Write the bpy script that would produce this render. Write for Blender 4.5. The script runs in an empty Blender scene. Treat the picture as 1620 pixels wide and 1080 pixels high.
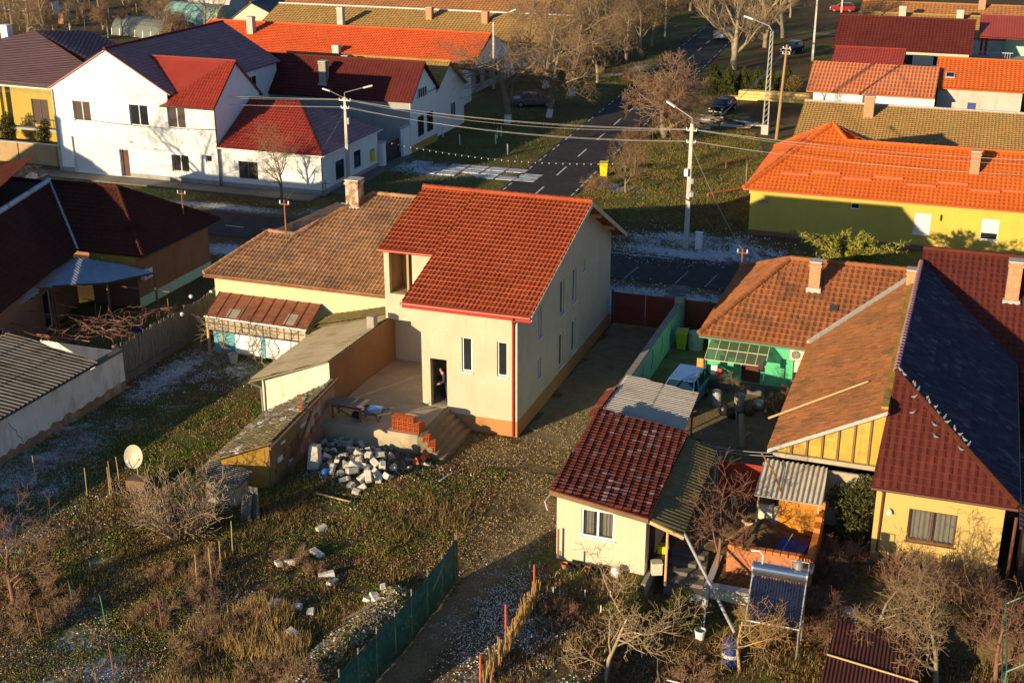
import bpy, bmesh, math, random
import numpy as np
from mathutils import Vector, Matrix
V = Vector
S = bpy.context.scene
COL = S.collection
rnd = random.Random(11)
# ------------------------------------------------------------ camera geometry (surveyed from the photo)
F, HZ, CX, CY, H = 2060.0, -250.0, 810.0, 540.0, 26.0
TH = math.atan((CY - HZ) / F)
YAW = math.atan(780.0 / math.hypot(F, CY - HZ))
_r = V((math.cos(YAW), math.sin(YAW), 0))
_f = V((-math.sin(YAW) * math.cos(TH), math.cos(YAW) * math.cos(TH), -math.sin(TH)))
_u = _r.cross(_f)
def ray(px, py): return _f + _r * ((px - CX) / F) + _u * ((CY - py) / F)
def P(px, py, z=0.0):
    d = ray(px, py); t = (z - H) / d.z
    return V((d.x * t, d.y * t, z))
def onY(px, py, y):
    d = ray(px, py); t = y / d.y
    return V((d.x * t, y, H + d.z * t))
def onX(px, py, x):
    d = ray(px, py); t = x / d.x
    return V((x, d.y * t, H + d.z * t))
def ztop(px, py, p):
    d = ray(px, py); t = (p[0] * d.x + p[1] * d.y) / (d.x ** 2 + d.y ** 2)
    return H + d.z * t
def boxY(a, b, c, d, y):      # photo rectangle on a wall facing the viewer -> x0,x1,z0,z1
    mx, my = (a + c) / 2, (b + d) / 2
    return onY(a, my, y).x, onY(c, my, y).x, onY(mx, d, y).z, onY(mx, b, y).z
def boxX(a, b, c, d, x):
    mx, my = (a + c) / 2, (b + d) / 2
    return onX(a, my, x).y, onX(c, my, x).y, onX(mx, d, x).z, onX(mx, b, x).z
# ------------------------------------------------------------ materials
MATS = {}
def new_mat(name):
    m = bpy.data.materials.new(name); m.use_nodes = True
    nt = m.node_tree; b = nt.nodes['Principled BSDF']
    MATS[name] = m
    return m, nt, b
class N:
    def __init__(s, nt): s.nt = nt
    def n(s, t, **k):
        x = s.nt.nodes.new(t)
        for a, v in k.items():
            if a.startswith('i_'):
                key = a[2:]
                x.inputs[int(key) if key.isdigit() else key.replace('_', ' ')].default_value = v
            else: setattr(x, a, v)
        return x
    def l(s, a, b): s.nt.links.new(a, b)
    def coord(s, kind='Object'): return s.n('ShaderNodeTexCoord').outputs[kind]
    def geo(s): return s.n('ShaderNodeNewGeometry').outputs['Position']
    def noise(s, vec, scale, detail=4, rough=.55, dist=0):
        x = s.n('ShaderNodeTexNoise'); x.inputs['Scale'].default_value = scale
        x.inputs['Detail'].default_value = detail; x.inputs['Roughness'].default_value = rough
        x.inputs['Distortion'].default_value = dist
        s.l(vec, x.inputs['Vector']); return x.outputs['Fac']
    def ramp(s, fac, a, b, c0=0., c1=1.):
        x = s.n('ShaderNodeMapRange'); x.clamp = True
        for i, v in zip((1, 2, 3, 4), (a, b, c0, c1)): x.inputs[i].default_value = v
        s.l(fac, x.inputs[0]); return x.outputs[0]
    def mix(s, fac, a, b, mode='MIX'):
        x = s.n('ShaderNodeMix', data_type='RGBA', blend_type=mode)
        if isinstance(fac, (int, float)): x.inputs[0].default_value = fac
        else: s.l(fac, x.inputs[0])
        for i, v in ((6, a), (7, b)):
            if isinstance(v, tuple): x.inputs[i].default_value = (*v[:3], 1)
            else: s.l(v, x.inputs[i])
        return x.outputs[2]
    def math(s, op, a, b=None):
        x = s.n('ShaderNodeMath', operation=op)
        for i, v in enumerate((a, b)):
            if v is None: continue
            if isinstance(v, (int, float)): x.inputs[i].default_value = v
            else: s.l(v, x.inputs[i])
        return x.outputs[0]
    def bump(s, h, strength=.4, dist=.02):
        x = s.n('ShaderNodeBump'); x.inputs['Strength'].default_value = strength; x.inputs['Distance'].default_value = dist
        s.l(h, x.inputs['Height']); return x.outputs['Normal']
def C(h):    # sRGB hex -> linear tuple
    h = h.lstrip('#'); o = []
    for i in (0, 2, 4):
        c = int(h[i:i + 2], 16) / 255
        o.append(c / 12.92 if c <= .04045 else ((c + .055) / 1.055) ** 2.4)
    return tuple(o)
def plaster(name, col, var=.12, dirt=None, dirt_amt=.5, rough=.9, fine=60, bump=.25, scale=.8, streak=.38):
    m, nt, b = new_mat(name); n = N(nt); p = n.geo()
    lo = tuple(c * (1 - var) for c in col); hi = tuple(min(1, c * (1 + var * .6)) for c in col)
    c = n.mix(n.ramp(n.noise(p, scale, 5, .6), .3, .7), lo, hi)
    c = n.mix(n.ramp(n.noise(p, 9, 3), .35, .75, 0, .35), c, lo)
    st = n.n('ShaderNodeMapping'); st.inputs['Scale'].default_value = (5, 5, .22); n.l(p, st.inputs[0])
    c = n.mix(n.ramp(n.noise(st.outputs[0], 1.0, 4, .6), .55, .8, 0, streak), c, tuple(x * .62 for x in col))
    if dirt:
        mp = n.n('ShaderNodeMapping'); mp.inputs['Scale'].default_value = (1, 1, .35); n.l(p, mp.inputs[0])
        f = n.ramp(n.noise(mp.outputs[0], 1.4, 6, .65), .5, .72, 0, dirt_amt)
        c = n.mix(f, c, dirt)
    n.l(c, b.inputs['Base Color']); b.inputs['Roughness'].default_value = rough
    b.inputs['Specular IOR Level'].default_value = .2
    n.l(n.bump(n.noise(p, fine, 3, .7), bump, .01), b.inputs['Normal'])
    return m
def flat(name, col, rough=.6, metal=0., var=.15, scale=6., spec=.4, bump=0):
    m, nt, b = new_mat(name); n = N(nt); p = n.coord()
    lo = tuple(c * (1 - var) for c in col); hi = tuple(min(1, c * (1 + var)) for c in col)
    c = n.mix(n.ramp(n.noise(p, scale, 5, .65), .3, .7), lo, hi)
    n.l(c, b.inputs['Base Color']); b.inputs['Roughness'].default_value = rough
    b.inputs['Metallic'].default_value = metal; b.inputs['Specular IOR Level'].default_value = spec
    if bump: n.l(n.bump(n.noise(p, scale * 4, 4, .7), bump, .02), b.inputs['Normal'])
    return m
def roofmat(name, c1, c2, patch=None, patch_amt=.5, patch_scale=.5, rough=.75, tile_var=1., frost=0., spec=.25, bump=.3, pthr=.5):
    """clay tiles: every tile (one unit of UV) gets its own tone; lichen, soot and frost in patches"""
    m, nt, b = new_mat(name); n = N(nt); uv = n.n('ShaderNodeUVMap').outputs[0]; p = n.geo()
    fl = n.n('ShaderNodeVectorMath', operation='FLOOR'); n.l(uv, fl.inputs[0])
    wn = n.n('ShaderNodeTexWhiteNoise', noise_dimensions='2D'); n.l(fl.outputs[0], wn.inputs['Vector'])
    f = n.math('ADD', n.math('MULTIPLY', wn.outputs['Value'], .6 * tile_var), n.math('MULTIPLY', n.ramp(n.noise(p, .45, 5, .6), .3, .7), 1 - .6 * tile_var))
    c = n.mix(f, c1, c2)
    if patch:
        q = n.math('ADD', n.noise(p, patch_scale, 7, .7), n.math('MULTIPLY', n.math('SUBTRACT', wn.outputs['Value'], .5), .14))
        c = n.mix(n.ramp(q, pthr, pthr + .16, 0, patch_amt), c, patch)
        c = n.mix(n.ramp(n.noise(p, 14, 4, .7), .52, .68, 0, patch_amt * .6), c, patch)
    if frost:
        w2 = n.n('ShaderNodeTexWhiteNoise', noise_dimensions='2D')
        ad = n.n('ShaderNodeVectorMath', operation='ADD'); n.l(fl.outputs[0], ad.inputs[0]); ad.inputs[1].default_value = (31.7, 11.3, 0)
        n.l(ad.outputs[0], w2.inputs['Vector'])
        c = n.mix(n.math('MULTIPLY', n.ramp(w2.outputs['Value'], .62, .95), n.ramp(n.noise(p, 1.1, 4), .42, .62, 0, frost)), c, (.62, .64, .68))
    n.l(c, b.inputs['Base Color']); b.inputs['Roughness'].default_value = rough; b.inputs['Specular IOR Level'].default_value = spec
    n.l(n.bump(n.noise(p, 35, 4, .7), bump, .01), b.inputs['Normal'])
    return m
def brickmat(name, c1, c2, mortar, scale=1., bw=.25, bh=.075, plast=None, plast_amt=.5):
    m, nt, b = new_mat(name); n = N(nt); uv = n.n('ShaderNodeUVMap').outputs[0]; p = n.geo()
    br = n.n('ShaderNodeTexBrick'); n.l(uv, br.inputs['Vector'])
    br.inputs['Scale'].default_value = 1; br.inputs['Brick Width'].default_value = bw; br.inputs['Row Height'].default_value = bh
    br.inputs['Mortar Size'].default_value = .012; br.inputs['Color1'].default_value = (*c1, 1); br.inputs['Color2'].default_value = (*c2, 1); br.inputs['Mortar'].default_value = (*mortar, 1)
    c = n.mix(n.ramp(n.noise(p, 5, 5, .65), .35, .75, 0, .55), br.outputs['Color'], tuple(x * .55 for x in c1))
    if plast: c = n.mix(n.ramp(n.noise(p, 1.0, 6, .65), .48, .53, 0, plast_amt), c, plast)
    n.l(c, b.inputs['Base Color']); b.inputs['Roughness'].default_value = .9
    n.l(n.bump(n.math('ADD', br.outputs['Fac'], n.math('MULTIPLY', n.noise(p, 40, 3), -.6)), -.5, .02), b.inputs['Normal'])
    return m
def woodmat(name, c1, c2, rough=.85, pl=.14):
    m, nt, b = new_mat(name); n = N(nt); uv = n.n('ShaderNodeUVMap').outputs[0]; p = n.geo()
    mp = n.n('ShaderNodeMapping'); mp.inputs['Scale'].default_value = (9, 9, 1.2); n.l(p, mp.inputs[0])
    c = n.mix(n.ramp(n.noise(mp.outputs[0], 2., 5, .65), .3, .7), c1, c2)
    c = n.mix(n.ramp(n.noise(p, .9, 4), .45, .75, 0, .5), c, tuple(x * .6 for x in c1))
    n.l(c, b.inputs['Base Color']); b.inputs['Roughness'].default_value = rough
    n.l(n.bump(n.noise(mp.outputs[0], 8, 4), .35, .01), b.inputs['Normal'])
    return m
def vcol(name, rough=.9, var=.3, trans=False):
    m, nt, b = new_mat(name); n = N(nt)
    a = n.n('ShaderNodeVertexColor', layer_name='Col')
    n.l(a.outputs['Color'], b.inputs['Base Color']); b.inputs['Roughness'].default_value = rough; b.inputs['Specular IOR Level'].default_value = .15
    return m
def glassmat(name, col=(.02, .024, .03), alpha=1., rough=.06):
    m, nt, b = new_mat(name); n = N(nt); p = n.geo()
    b.inputs['Base Color'].default_value = (*col, 1); b.inputs['Roughness'].default_value = rough
    b.inputs['Specular IOR Level'].default_value = .6; b.inputs['Alpha'].default_value = alpha
    n.l(n.bump(n.noise(p, 1.6, 2), .06, .05), b.inputs['Normal'])
    return m
# ------------------------------------------------------------ mesh builder
class MB:
    def __init__(s): s.v = []; s.f = []; s.uv = {}; s.col = None
    def add(s, vs, fs):
        k = len(s.v); s.v.extend([tuple(x) for x in vs]); s.f.extend([tuple(i + k for i in f) for f in fs]); return k
    def poly(s, pts): s.add(pts, [tuple(range(len(pts)))]); return s
    def box(s, x0, x1, y0, y1, z0, z1):
        s.add([(x, y, z) for z in (z0, z1) for y in (y0, y1) for x in (x0, x1)],
              [(0, 2, 3, 1), (4, 5, 7, 6), (0, 1, 5, 4), (1, 3, 7, 5), (3, 2, 6, 7), (2, 0, 4, 6)]); return s
    def mbox(s, M, sx, sy, sz):
        vs = [M @ V((x * sx / 2, y * sy / 2, z * sz / 2)) for z in (-1, 1) for y in (-1, 1) for x in (-1, 1)]
        s.add(vs, [(0, 2, 3, 1), (4, 5, 7, 6), (0, 1, 5, 4), (1, 3, 7, 5), (3, 2, 6, 7), (2, 0, 4, 6)]); return s
    def rbox(s, c, sx, sy, sz, rz=0, rx=0, ry=0):
        from mathutils import Euler
        return s.mbox(Matrix.Translation(V(c)) @ Euler((rx, ry, rz)).to_matrix().to_4x4(), sx, sy, sz)
    def ob(s, p0, p1, u0, u1, d0, d1, z0, z1):   # box on a wall running p0->p1 (outside on the right hand), d outward
        d = V((p1[0] - p0[0], p1[1] - p0[1], 0)).normalized(); n = V((d.y, -d.x, 0)); o = V((p0[0], p0[1], 0))
        vs = [o + d * u + n * w + V((0, 0, z)) for z in (z0, z1) for w in (d1, d0) for u in (u0, u1)]
        s.add(vs, [(0, 2, 3, 1), (4, 5, 7, 6), (0, 1, 5, 4), (1, 3, 7, 5), (3, 2, 6, 7), (2, 0, 4, 6)]); return s
    def prism(s, pts, vec):
        k = len(pts); vec = V(vec); a = [V(p) for p in pts]; b = [p + vec for p in a]
        s.add(a + b, [tuple(range(k))[::-1], tuple(range(k, 2 * k))] + [(i, (i + 1) % k, (i + 1) % k + k, i + k) for i in range(k)]); return s
    def tube(s, p, q, r0, r1=None, n=8, cap=True):
        p, q = V(p), V(q); r1 = r0 if r1 is None else r1
        d = (q - p); d.normalize(); a = d.cross(V((0, 0, 1)) if abs(d.z) < .9 else V((1, 0, 0))).normalized(); b = d.cross(a)
        vs = []
        for c, r in ((p, r0), (q, r1)):
            for i in range(n):
                t = 2 * math.pi * i / n; vs.append(c + a * (math.cos(t) * r) + b * (math.sin(t) * r))
        fs = [(i, i + n, (i + 1) % n + n, (i + 1) % n) for i in range(n)]
        if cap: fs += [tuple(range(n)), tuple(range(n, 2 * n))[::-1]]
        s.add(vs, fs); return s
    def path(s, pts, r, n=6):
        for a, b in zip(pts, pts[1:]): s.tube(a, b, r, r, n)
        return s
    def lathe(s, c, prof, n=14, cap=True):     # prof: (radius, z) list
        vs = [V(c) + V((math.cos(2 * math.pi * i / n) * r, math.sin(2 * math.pi * i / n) * r, z)) for r, z in prof for i in range(n)]
        fs = [(j * n + i, j * n + (i + 1) % n, (j + 1) * n + (i + 1) % n, (j + 1) * n + i) for j in range(len(prof) - 1) for i in range(n)]
        if cap: fs += [tuple(range(n))[::-1], tuple(range((len(prof) - 1) * n, len(prof) * n))]
        s.add(vs, fs); return s
    def wall(s, p0, p1, z0, z1, ops=(), reveal=.14):
        """vertical wall seen from outside left p0 -> right p1 with rectangular openings (u0,u1,za,zb) and reveals"""
        d = V((p1[0] - p0[0], p1[1] - p0[1], 0)); L = d.length; d.normalize(); n = V((d.y, -d.x, 0)); o = V((p0[0], p0[1], 0))
        us = sorted({0., L, *[x for q in ops for x in q[:2]]}); zs = sorted({z0, z1, *[x for q in ops for x in q[2:4]]})
        pt = lambda u, z, w=0: o + d * u + n * w + V((0, 0, z))
        for a, b in zip(us, us[1:]):
            for e, g in zip(zs, zs[1:]):
                m, k = (a + b) / 2, (e + g) / 2
                if any(q[0] < m < q[1] and q[2] < k < q[3] for q in ops): continue
                s.poly([pt(a, e), pt(b, e), pt(b, g), pt(a, g)])
        for q in ops:
            a, b, e, g = q[:4]; rv = -(q[4] if len(q) > 4 else reveal)
            s.poly([pt(a, e), pt(a, g), pt(a, g, rv), pt(a, e, rv)]); s.poly([pt(b, e, rv), pt(b, g, rv), pt(b, g), pt(b, e)])
            s.poly([pt(a, e, rv), pt(b, e, rv), pt(b, e), pt(a, e)]); s.poly([pt(a, g), pt(b, g), pt(b, g, rv), pt(a, g, rv)])
        return s
    def build(s, name, mat, parent=None, smooth=False, org=None, colors=None):
        root = parent
        while root is not None and root.parent is not None: root = root.parent
        off = V(root.location) if root is not None else V((0, 0, 0))
        if org is not None: off = V(org)
        me = bpy.data.meshes.new(name)
        va = np.array(s.v, dtype=float).reshape(-1, 3) - np.array(off)
        me.from_pydata(va.tolist(), [], s.f)
        if isinstance(mat, str): mat = MATS[mat]
        me.materials.append(mat)
        uvl = me.uv_layers.new(name='UVMap')
        nl = len(me.loops); li = np.empty(nl, dtype=np.int32); me.loops.foreach_get('vertex_index', li)
        npoly = len(me.polygons); nor = np.empty(npoly * 3); me.polygons.foreach_get('normal', nor); nor = nor.reshape(-1, 3)
        lt = np.empty(npoly, dtype=np.int32); me.polygons.foreach_get('loop_total', lt)
        ln = np.repeat(nor, lt, axis=0); W = np.array(s.v, dtype=float).reshape(-1, 3)[li]
        hor = np.abs(ln[:, 2]) > .8
        dx = np.stack([-ln[:, 1], ln[:, 0]], 1); q = np.linalg.norm(dx, axis=1, keepdims=True); dx = np.where(q > 1e-6, dx / np.maximum(q, 1e-6), np.array([[1., 0]]))
        uu = np.where(hor, W[:, 0], (W[:, :2] * dx).sum(1)); vv = np.where(hor, W[:, 1], W[:, 2])
        uvs = np.stack([uu, vv], 1)
        if s.uv:
            for k, (cnt, arr) in s.uv.items():
                msk = (li >= k) & (li < k + cnt); uvs[msk] = arr[li[msk] - k]
        uvl.data.foreach_set('uv', uvs.astype(np.float32).ravel())
        if colors is not None:
            ca = me.color_attributes.new('Col', 'FLOAT_COLOR', 'POINT')
            ca.data.foreach_set('color', np.asarray(colors, dtype=np.float32).ravel())
        if smooth: me.polygons.foreach_set('use_smooth', np.ones(npoly, dtype=bool))
        me.update()
        o = bpy.data.objects.new(name, me); COL.objects.link(o)
        if org is not None: o.location = V(org)
        if parent is not None: o.parent = parent
        return o
    # clay or metal tiles on a planar convex polygon (points in any order round the edge)
    def tiles(s, pts, tw=.3, th=.35, amp=.04, step=.03, q=4, slab=.1, flip=False, along=None):
        pts = [V(p) for p in pts]
        n = V((0, 0, 0))
        for a, b in zip(pts, pts[1:] + pts[:1]): n += a.cross(b)
        n.normalize()
        if n.z < 0: n = -n; pts = pts[::-1]
        u = V((0, 0, 1)).cross(n).normalized(); w = n.cross(u)
        o = pts[0]
        U = [(p - o).dot(u) for p in pts]; W = [(p - o).dot(w) for p in pts]
        u0, u1, w0, w1 = min(U) - .01, max(U) + .01, min(W) - .01, max(W) + .01
        nu = max(2, int(math.ceil((u1 - u0) / tw * q)) + 1); nr = max(1, int(math.ceil((w1 - w0) / th)))
        ua = u0 + np.arange(nu) * tw / q
        wav = amp * (.5 + .5 * np.cos(2 * np.pi * np.arange(nu) / q))
        rows = []; off = []
        for k in range(nr):
            rows += [w0 + k * th + .002, w0 + (k + 1) * th - .002]; off += [step, 0.]
        ra = np.array(rows); ro = np.array(off)
        g = (np.array(o)[None, None] + ua[None, :, None] * np.array(u) + ra[:, None, None] * np.array(w) + (wav[None, :, None] + ro[:, None, None]) * np.array(n)).reshape(-1, 3)
        # a little unevenness from tile to tile
        g += np.array(n) * (np.repeat(np.random.RandomState(len(g)).rand(nr, nu), 2, axis=0).reshape(-1, 1) - .5) * step * .5
        ii = np.arange(len(ra) - 1)[:, None] * nu + np.arange(nu - 1)[None]
        fs = np.stack([ii, ii + 1, ii + 1 + nu, ii + nu], -1).reshape(-1, 4)
        me = bpy.data.meshes.new('t'); me.from_pydata(g.tolist(), [], fs.tolist())
        bm = bmesh.new(); bm.from_mesh(me); bpy.data.meshes.remove(me)
        for a, b in zip(pts, pts[1:] + pts[:1]):
            if (b - a).length < 1e-5: continue
            bmesh.ops.bisect_plane(bm, geom=bm.verts[:] + bm.edges[:] + bm.faces[:], plane_co=a, plane_no=(b - a).cross(n), clear_outer=True)
        bm.verts.index_update()
        vs = [v.co.copy() for v in bm.verts]; ff = [tuple(v.index for v in f.verts) for f in bm.faces]; bm.free()
        def put(vs, ff):
            k = s.add(vs, ff)
            s.uv[k] = (len(vs), np.array([((p - o).dot(u) / tw, (p - o).dot(w) / th) for p in vs]) if vs else np.zeros((0, 2)))
        put(vs, ff)
        if slab:
            k = len(pts); a = [p - n * .004 for p in pts]; b = [p - n * slab for p in pts]
            put(a + b, [tuple(range(k)), tuple(range(2 * k - 1, k - 1, -1))] + [(i + k, (i + 1) % k + k, (i + 1) % k, i) for i in range(k)])
        return s
    def caps(s, a, b, r=.12, L=.4, n=7):
        a, b = V(a), V(b); d = b - a; m = max(1, int(d.length / L)); d /= m
        for i in range(m):
            p = a + d * i; k = len(s.v)
            s.tube(p, p + d * 1.06, r * 1.12, r * .88, n)
            s.uv[k] = (len(s.v) - k, np.tile(np.array([[i * 3.3 + .5, 7.5]]), (len(s.v) - k, 1)))
        return s
# ------------------------------------------------------------ things
def tag(o, label, cat, group=None, kind=None):
    if label: o['label'] = label
    if cat: o['category'] = cat
    if group: o['group'] = group
    if kind: o['kind'] = kind
    return o
def thing(name, label, cat, loc=(0, 0, 0), rz=0, group=None):
    o = bpy.data.objects.new(name, None); o.empty_display_size = .3; COL.objects.link(o)
    o.location = V(loc); o.rotation_euler = (0, 0, rz)
    return tag(o, label, cat, group)
def children(o): return KIDS.get(o.name, None) or [c for c in bpy.data.objects if c.parent == o]
KIDS = {}
def freeze(o):
    k = [c for c in bpy.data.objects if c.parent == o]; KIDS[o.name] = k
    for c in k: freeze(c)
def dup(o, loc=None, rz=None, sc=None, label=None, group=None, parent=None):
    if o.name not in KIDS: freeze(o)
    c = o.copy(); COL.objects.link(c)
    if parent is not None: c.parent = parent
    if loc is not None: c.location = V(loc)
    if rz is not None: c.rotation_euler = (c.rotation_euler[0], c.rotation_euler[1], rz)
    if sc is not None: c.scale = (sc, sc, sc) if isinstance(sc, (int, float)) else sc
    if label: c['label'] = label
    if group: c['group'] = group
    for ch in KIDS[o.name]: dup(ch, parent=c)
    return c
def window(par, p0, p1, u0, u1, za, zb, depth=.12, fm='white_frame', nx=2, nz=1, sill=True, glass='window_glass', fw=.06, name='window', label=None, sillm=None, proud=False):
    d0 = -depth if not proud else .004
    fr = MB()
    for a, b, c, d in ((u0, u0 + fw, za, zb), (u1 - fw, u1, za, zb), (u0 + fw, u1 - fw, za, za + fw), (u0 + fw, u1 - fw, zb - fw, zb)):
        fr.ob(p0, p1, a, b, d0, d0 + .07, c, d)
    for k in range(1, nx):
        x = u0 + (u1 - u0) * k / nx; fr.ob(p0, p1, x - fw * .6, x + fw * .6, d0, d0 + .068, za + fw, zb - fw)
    for k in range(1, nz):
        z = za + (zb - za) * k / nz; fr.ob(p0, p1, u0 + fw, u1 - fw, d0, d0 + .066, z - fw * .35, z + fw * .35)
    w = fr.build(name, fm, par)
    if label: w['label'] = label
    MB().ob(p0, p1, u0 + fw * .5, u1 - fw * .5, d0 + .015, d0 + .03, za + fw * .5, zb - fw * .5).build('pane', glass, w)
    if sill: MB().ob(p0, p1, u0 - .06, u1 + .06, d0 + .07, .07, za - .05, za - .003).build('sill', sillm or fm, w)
    return w
def tubes_np(segs, n=4):
    """many tapered twigs at once -> verts, faces"""
    A = np.array(segs, dtype=float); p, q, r0, r1 = A[:, :3], A[:, 3:6], A[:, 6], A[:, 7]
    d = q - p; d /= np.maximum(np.linalg.norm(d, axis=1, keepdims=True), 1e-9)
    ref = np.where(np.abs(d[:, 2:3]) < .9, np.array([[0, 0, 1.]]), np.array([[1., 0, 0]]))
    a = np.cross(d, ref); a /= np.linalg.norm(a, axis=1, keepdims=True); b = np.cross(d, a)
    t = 2 * np.pi * np.arange(n) / n; cs, sn = np.cos(t), np.sin(t)
    ring = a[:, None] * cs[None, :, None] + b[:, None] * sn[None, :, None]
    v = np.concatenate([p[:, None] + ring * r0[:, None, None], q[:, None] + ring * r1[:, None, None]], 1).reshape(-1, 3)
    base = (np.arange(len(A)) * 2 * n)[:, None]; i = np.arange(n)[None]
    f = np.stack([base + i, base + n + i, base + n + (i + 1) % n, base + (i + 1) % n], -1).reshape(-1, 4)
    return v, f
def np_mesh(name, v, f, mat, parent=None, colors=None, smooth=False):
    me = bpy.data.meshes.new(name); v = np.asarray(v, dtype=np.float32); f = np.asarray(f, dtype=np.int32)
    k = f.shape[1]
    me.vertices.add(len(v)); me.vertices.foreach_set('co', v.ravel())
    me.loops.add(f.size); me.loops.foreach_set('vertex_index', f.ravel())
    me.polygons.add(len(f)); me.polygons.foreach_set('loop_start', np.arange(len(f), dtype=np.int32) * k)
    me.update(calc_edges=True); me.validate()
    me.materials.append(MATS[mat] if isinstance(mat, str) else mat)
    if colors is not None:
        ca = me.color_attributes.new('Col', 'FLOAT_COLOR', 'POINT'); ca.data.foreach_set('color', np.asarray(colors, dtype=np.float32).ravel())
    if smooth: me.polygons.foreach_set('use_smooth', np.ones(len(f), dtype=bool))
    o = bpy.data.objects.new(name, me); COL.objects.link(o)
    if parent is not None: o.parent = parent
    return o
def vnoise(x, y, sc, seed=0, octv=4):
    """value noise on arrays, 0..1"""
    out = np.zeros_like(x, dtype=float); amp = 1.; tot = 0.
    for k in range(octv):
        X = x / sc + 57.3 * k + seed * 13.7; Y = y / sc - 31.1 * k + seed * 7.9
        xi = np.floor(X); yi = np.floor(Y); fx = X - xi; fy = Y - yi; fx = fx * fx * (3 - 2 * fx); fy = fy * fy * (3 - 2 * fy)
        hsh = lambda a, b: np.modf(np.abs(np.sin(a * 127.1 + b * 311.7 + seed) * 43758.5453))[0]
        v = (hsh(xi, yi) * (1 - fx) + hsh(xi + 1, yi) * fx) * (1 - fy) + (hsh(xi, yi + 1) * (1 - fx) + hsh(xi + 1, yi + 1) * fx) * fy
        out += v * amp; tot += amp; amp *= .5; sc *= .5
    return out / tot
def sstep(x, a, b):
    t = np.clip((x - a) / (b - a), 0, 1); return t * t * (3 - 2 * t)
def inpoly(x, y, poly):
    c = np.zeros(x.shape, bool); k = len(poly)
    for i in range(k):
        x0, y0 = poly[i][:2]; x1, y1 = poly[(i + 1) % k][:2]
        if y0 == y1: continue
        c ^= ((y0 > y) != (y1 > y)) & (x < (x1 - x0) * (y - y0) / (y1 - y0) + x0)
    return c
def polydist(x, y, line):   # distance to a polyline
    d = np.full(x.shape, 1e9)
    for (x0, y0), (x1, y1) in zip(line, line[1:]):
        dx, dy = x1 - x0, y1 - y0; t = np.clip(((x - x0) * dx + (y - y0) * dy) / (dx * dx + dy * dy), 0, 1)
        d = np.minimum(d, np.hypot(x - x0 - t * dx, y - y0 - t * dy))
    return d
# ============================================================ materials
plaster('peach_plaster', (.55, .455, .335), .10, (.40, .30, .20), .35)
plaster('orange_plinth', (.44, .21, .08), .1)
plaster('tan_plaster', (.40, .28, .15), .12, (.25, .17, .09), .5)
plaster('terracotta_plaster', (.29, .155, .075), .14, (.22, .12, .06), .5)
plaster('white_plaster', (.80, .80, .79), .04, (.6, .6, .58), .25)
plaster('old_white_plaster', (.74, .72, .66), .1, (.42, .33, .2), .75, scale=1.2)
plaster('peeling_plaster', (.60, .58, .46), .12, (.40, .30, .18), .9, bump=.5)
plaster('pale_yellow_plaster', (.54, .52, .33), .07, (.55, .48, .28), .35)
plaster('cream_plaster', (.55, .50, .365), .05, (.62, .54, .34), .3)
plaster('warm_yellow_plaster', (.55, .37, .125), .05, (.6, .4, .16), .25)
plaster('bright_yellow_plaster', (.60, .45, .085), .08, (.46, .34, .08), .4)
plaster('ochre_plaster', (.42, .31, .07), .08, (.35, .24, .08), .3)
plaster('adobe', (.48, .27, .05), .22, (.32, .2, .09), .8, bump=.9, fine=22)
plaster('orange_wall', (.54, .22, .03), .15, (.4, .2, .05), .6)
plaster('green_plaster', (.10, .50, .25), .08, (.14, .33, .18), .35)
plaster('mint_plaster', (.40, .62, .48), .05)
plaster('grey_plaster', (.36, .35, .34), .12, (.22, .21, .2), .6)
plaster('brown_plaster', (.27, .14, .085), .12, (.16, .09, .06), .5)
plaster('concrete', (.34, .31, .27), .18, (.2, .18, .15), .7, bump=.45)
plaster('dark_concrete', (.15, .14, .125), .2, (.08, .075, .07), .7, bump=.45)
plaster('pale_concrete', (.52, .49, .43), .14, (.34, .3, .24), .6, bump=.4)
plaster('ruin_plaster', (.33, .27, .22), .25, (.16, .1, .07), .95, bump=.9, fine=25, scale=1.6)
plaster('grey_board', (.42, .36, .26), .2, (.25, .2, .14), .8)
plaster('yellow_board', (.50, .34, .07), .3, (.24, .14, .05), 1., scale=2.2, bump=.5)
plaster('aerated_block', (.64, .61, .53), .12, (.45, .40, .33), .5, bump=.5)
plaster('rubble_grit', (.42, .36, .28), .3, (.15, .13, .11), .7, bump=.9, fine=18, scale=3)
plaster('asphalt', (.046, .042, .040), .28, (.085, .075, .064), .75, bump=.35, fine=70, scale=.35, streak=.15)
plaster('paving', (.17, .155, .13), .2, (.09, .085, .08), .7, bump=.4)
plaster('kerb_stone', (.3, .29, .27), .15)
plaster('road_paint', (.72, .70, .65), .15, (.3, .28, .26), .6)
roofmat('new_red_tile', (.29, .055, .022), (.40, .09, .035), None, tile_var=.6, rough=.8, spec=.12)
roofmat('old_clay_tile', (.25, .115, .05), (.54, .31, .16), (.13, .085, .055), .8, .55, pthr=.5, bump=.6)
roofmat('barn_clay_tile', (.19, .075, .028), (.36, .14, .05), (.12, .075, .03), .8, .8, pthr=.5, bump=.6)
roofmat('green_house_tile', (.25, .085, .032), (.40, .15, .055), (.11, .055, .03), .7, .8, bump=.4)
roofmat('lichen_tile', (.33, .17, .055), (.46, .27, .09), (.30, .22, .07), .9, 1.6, pthr=.46, bump=.7)
roofmat('brown_old_tile', (.36, .15, .05), (.48, .22, .08), (.2, .11, .05), .6, .5, bump=.5)
roofmat('maroon_tile', (.095, .019, .017), (.13, .028, .023), None, tile_var=.5, rough=.75, spec=.12)
roofmat('dark_maroon_tile', (.10, .024, .018), (.15, .037, .027), (.06, .02, .02), .4, .7, rough=.8, spec=.1)
roofmat('frosty_maroon_tile', (.115, .030, .020), (.175, .046, .030), None, tile_var=.7, rough=.85, spec=.06, frost=.22)
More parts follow.
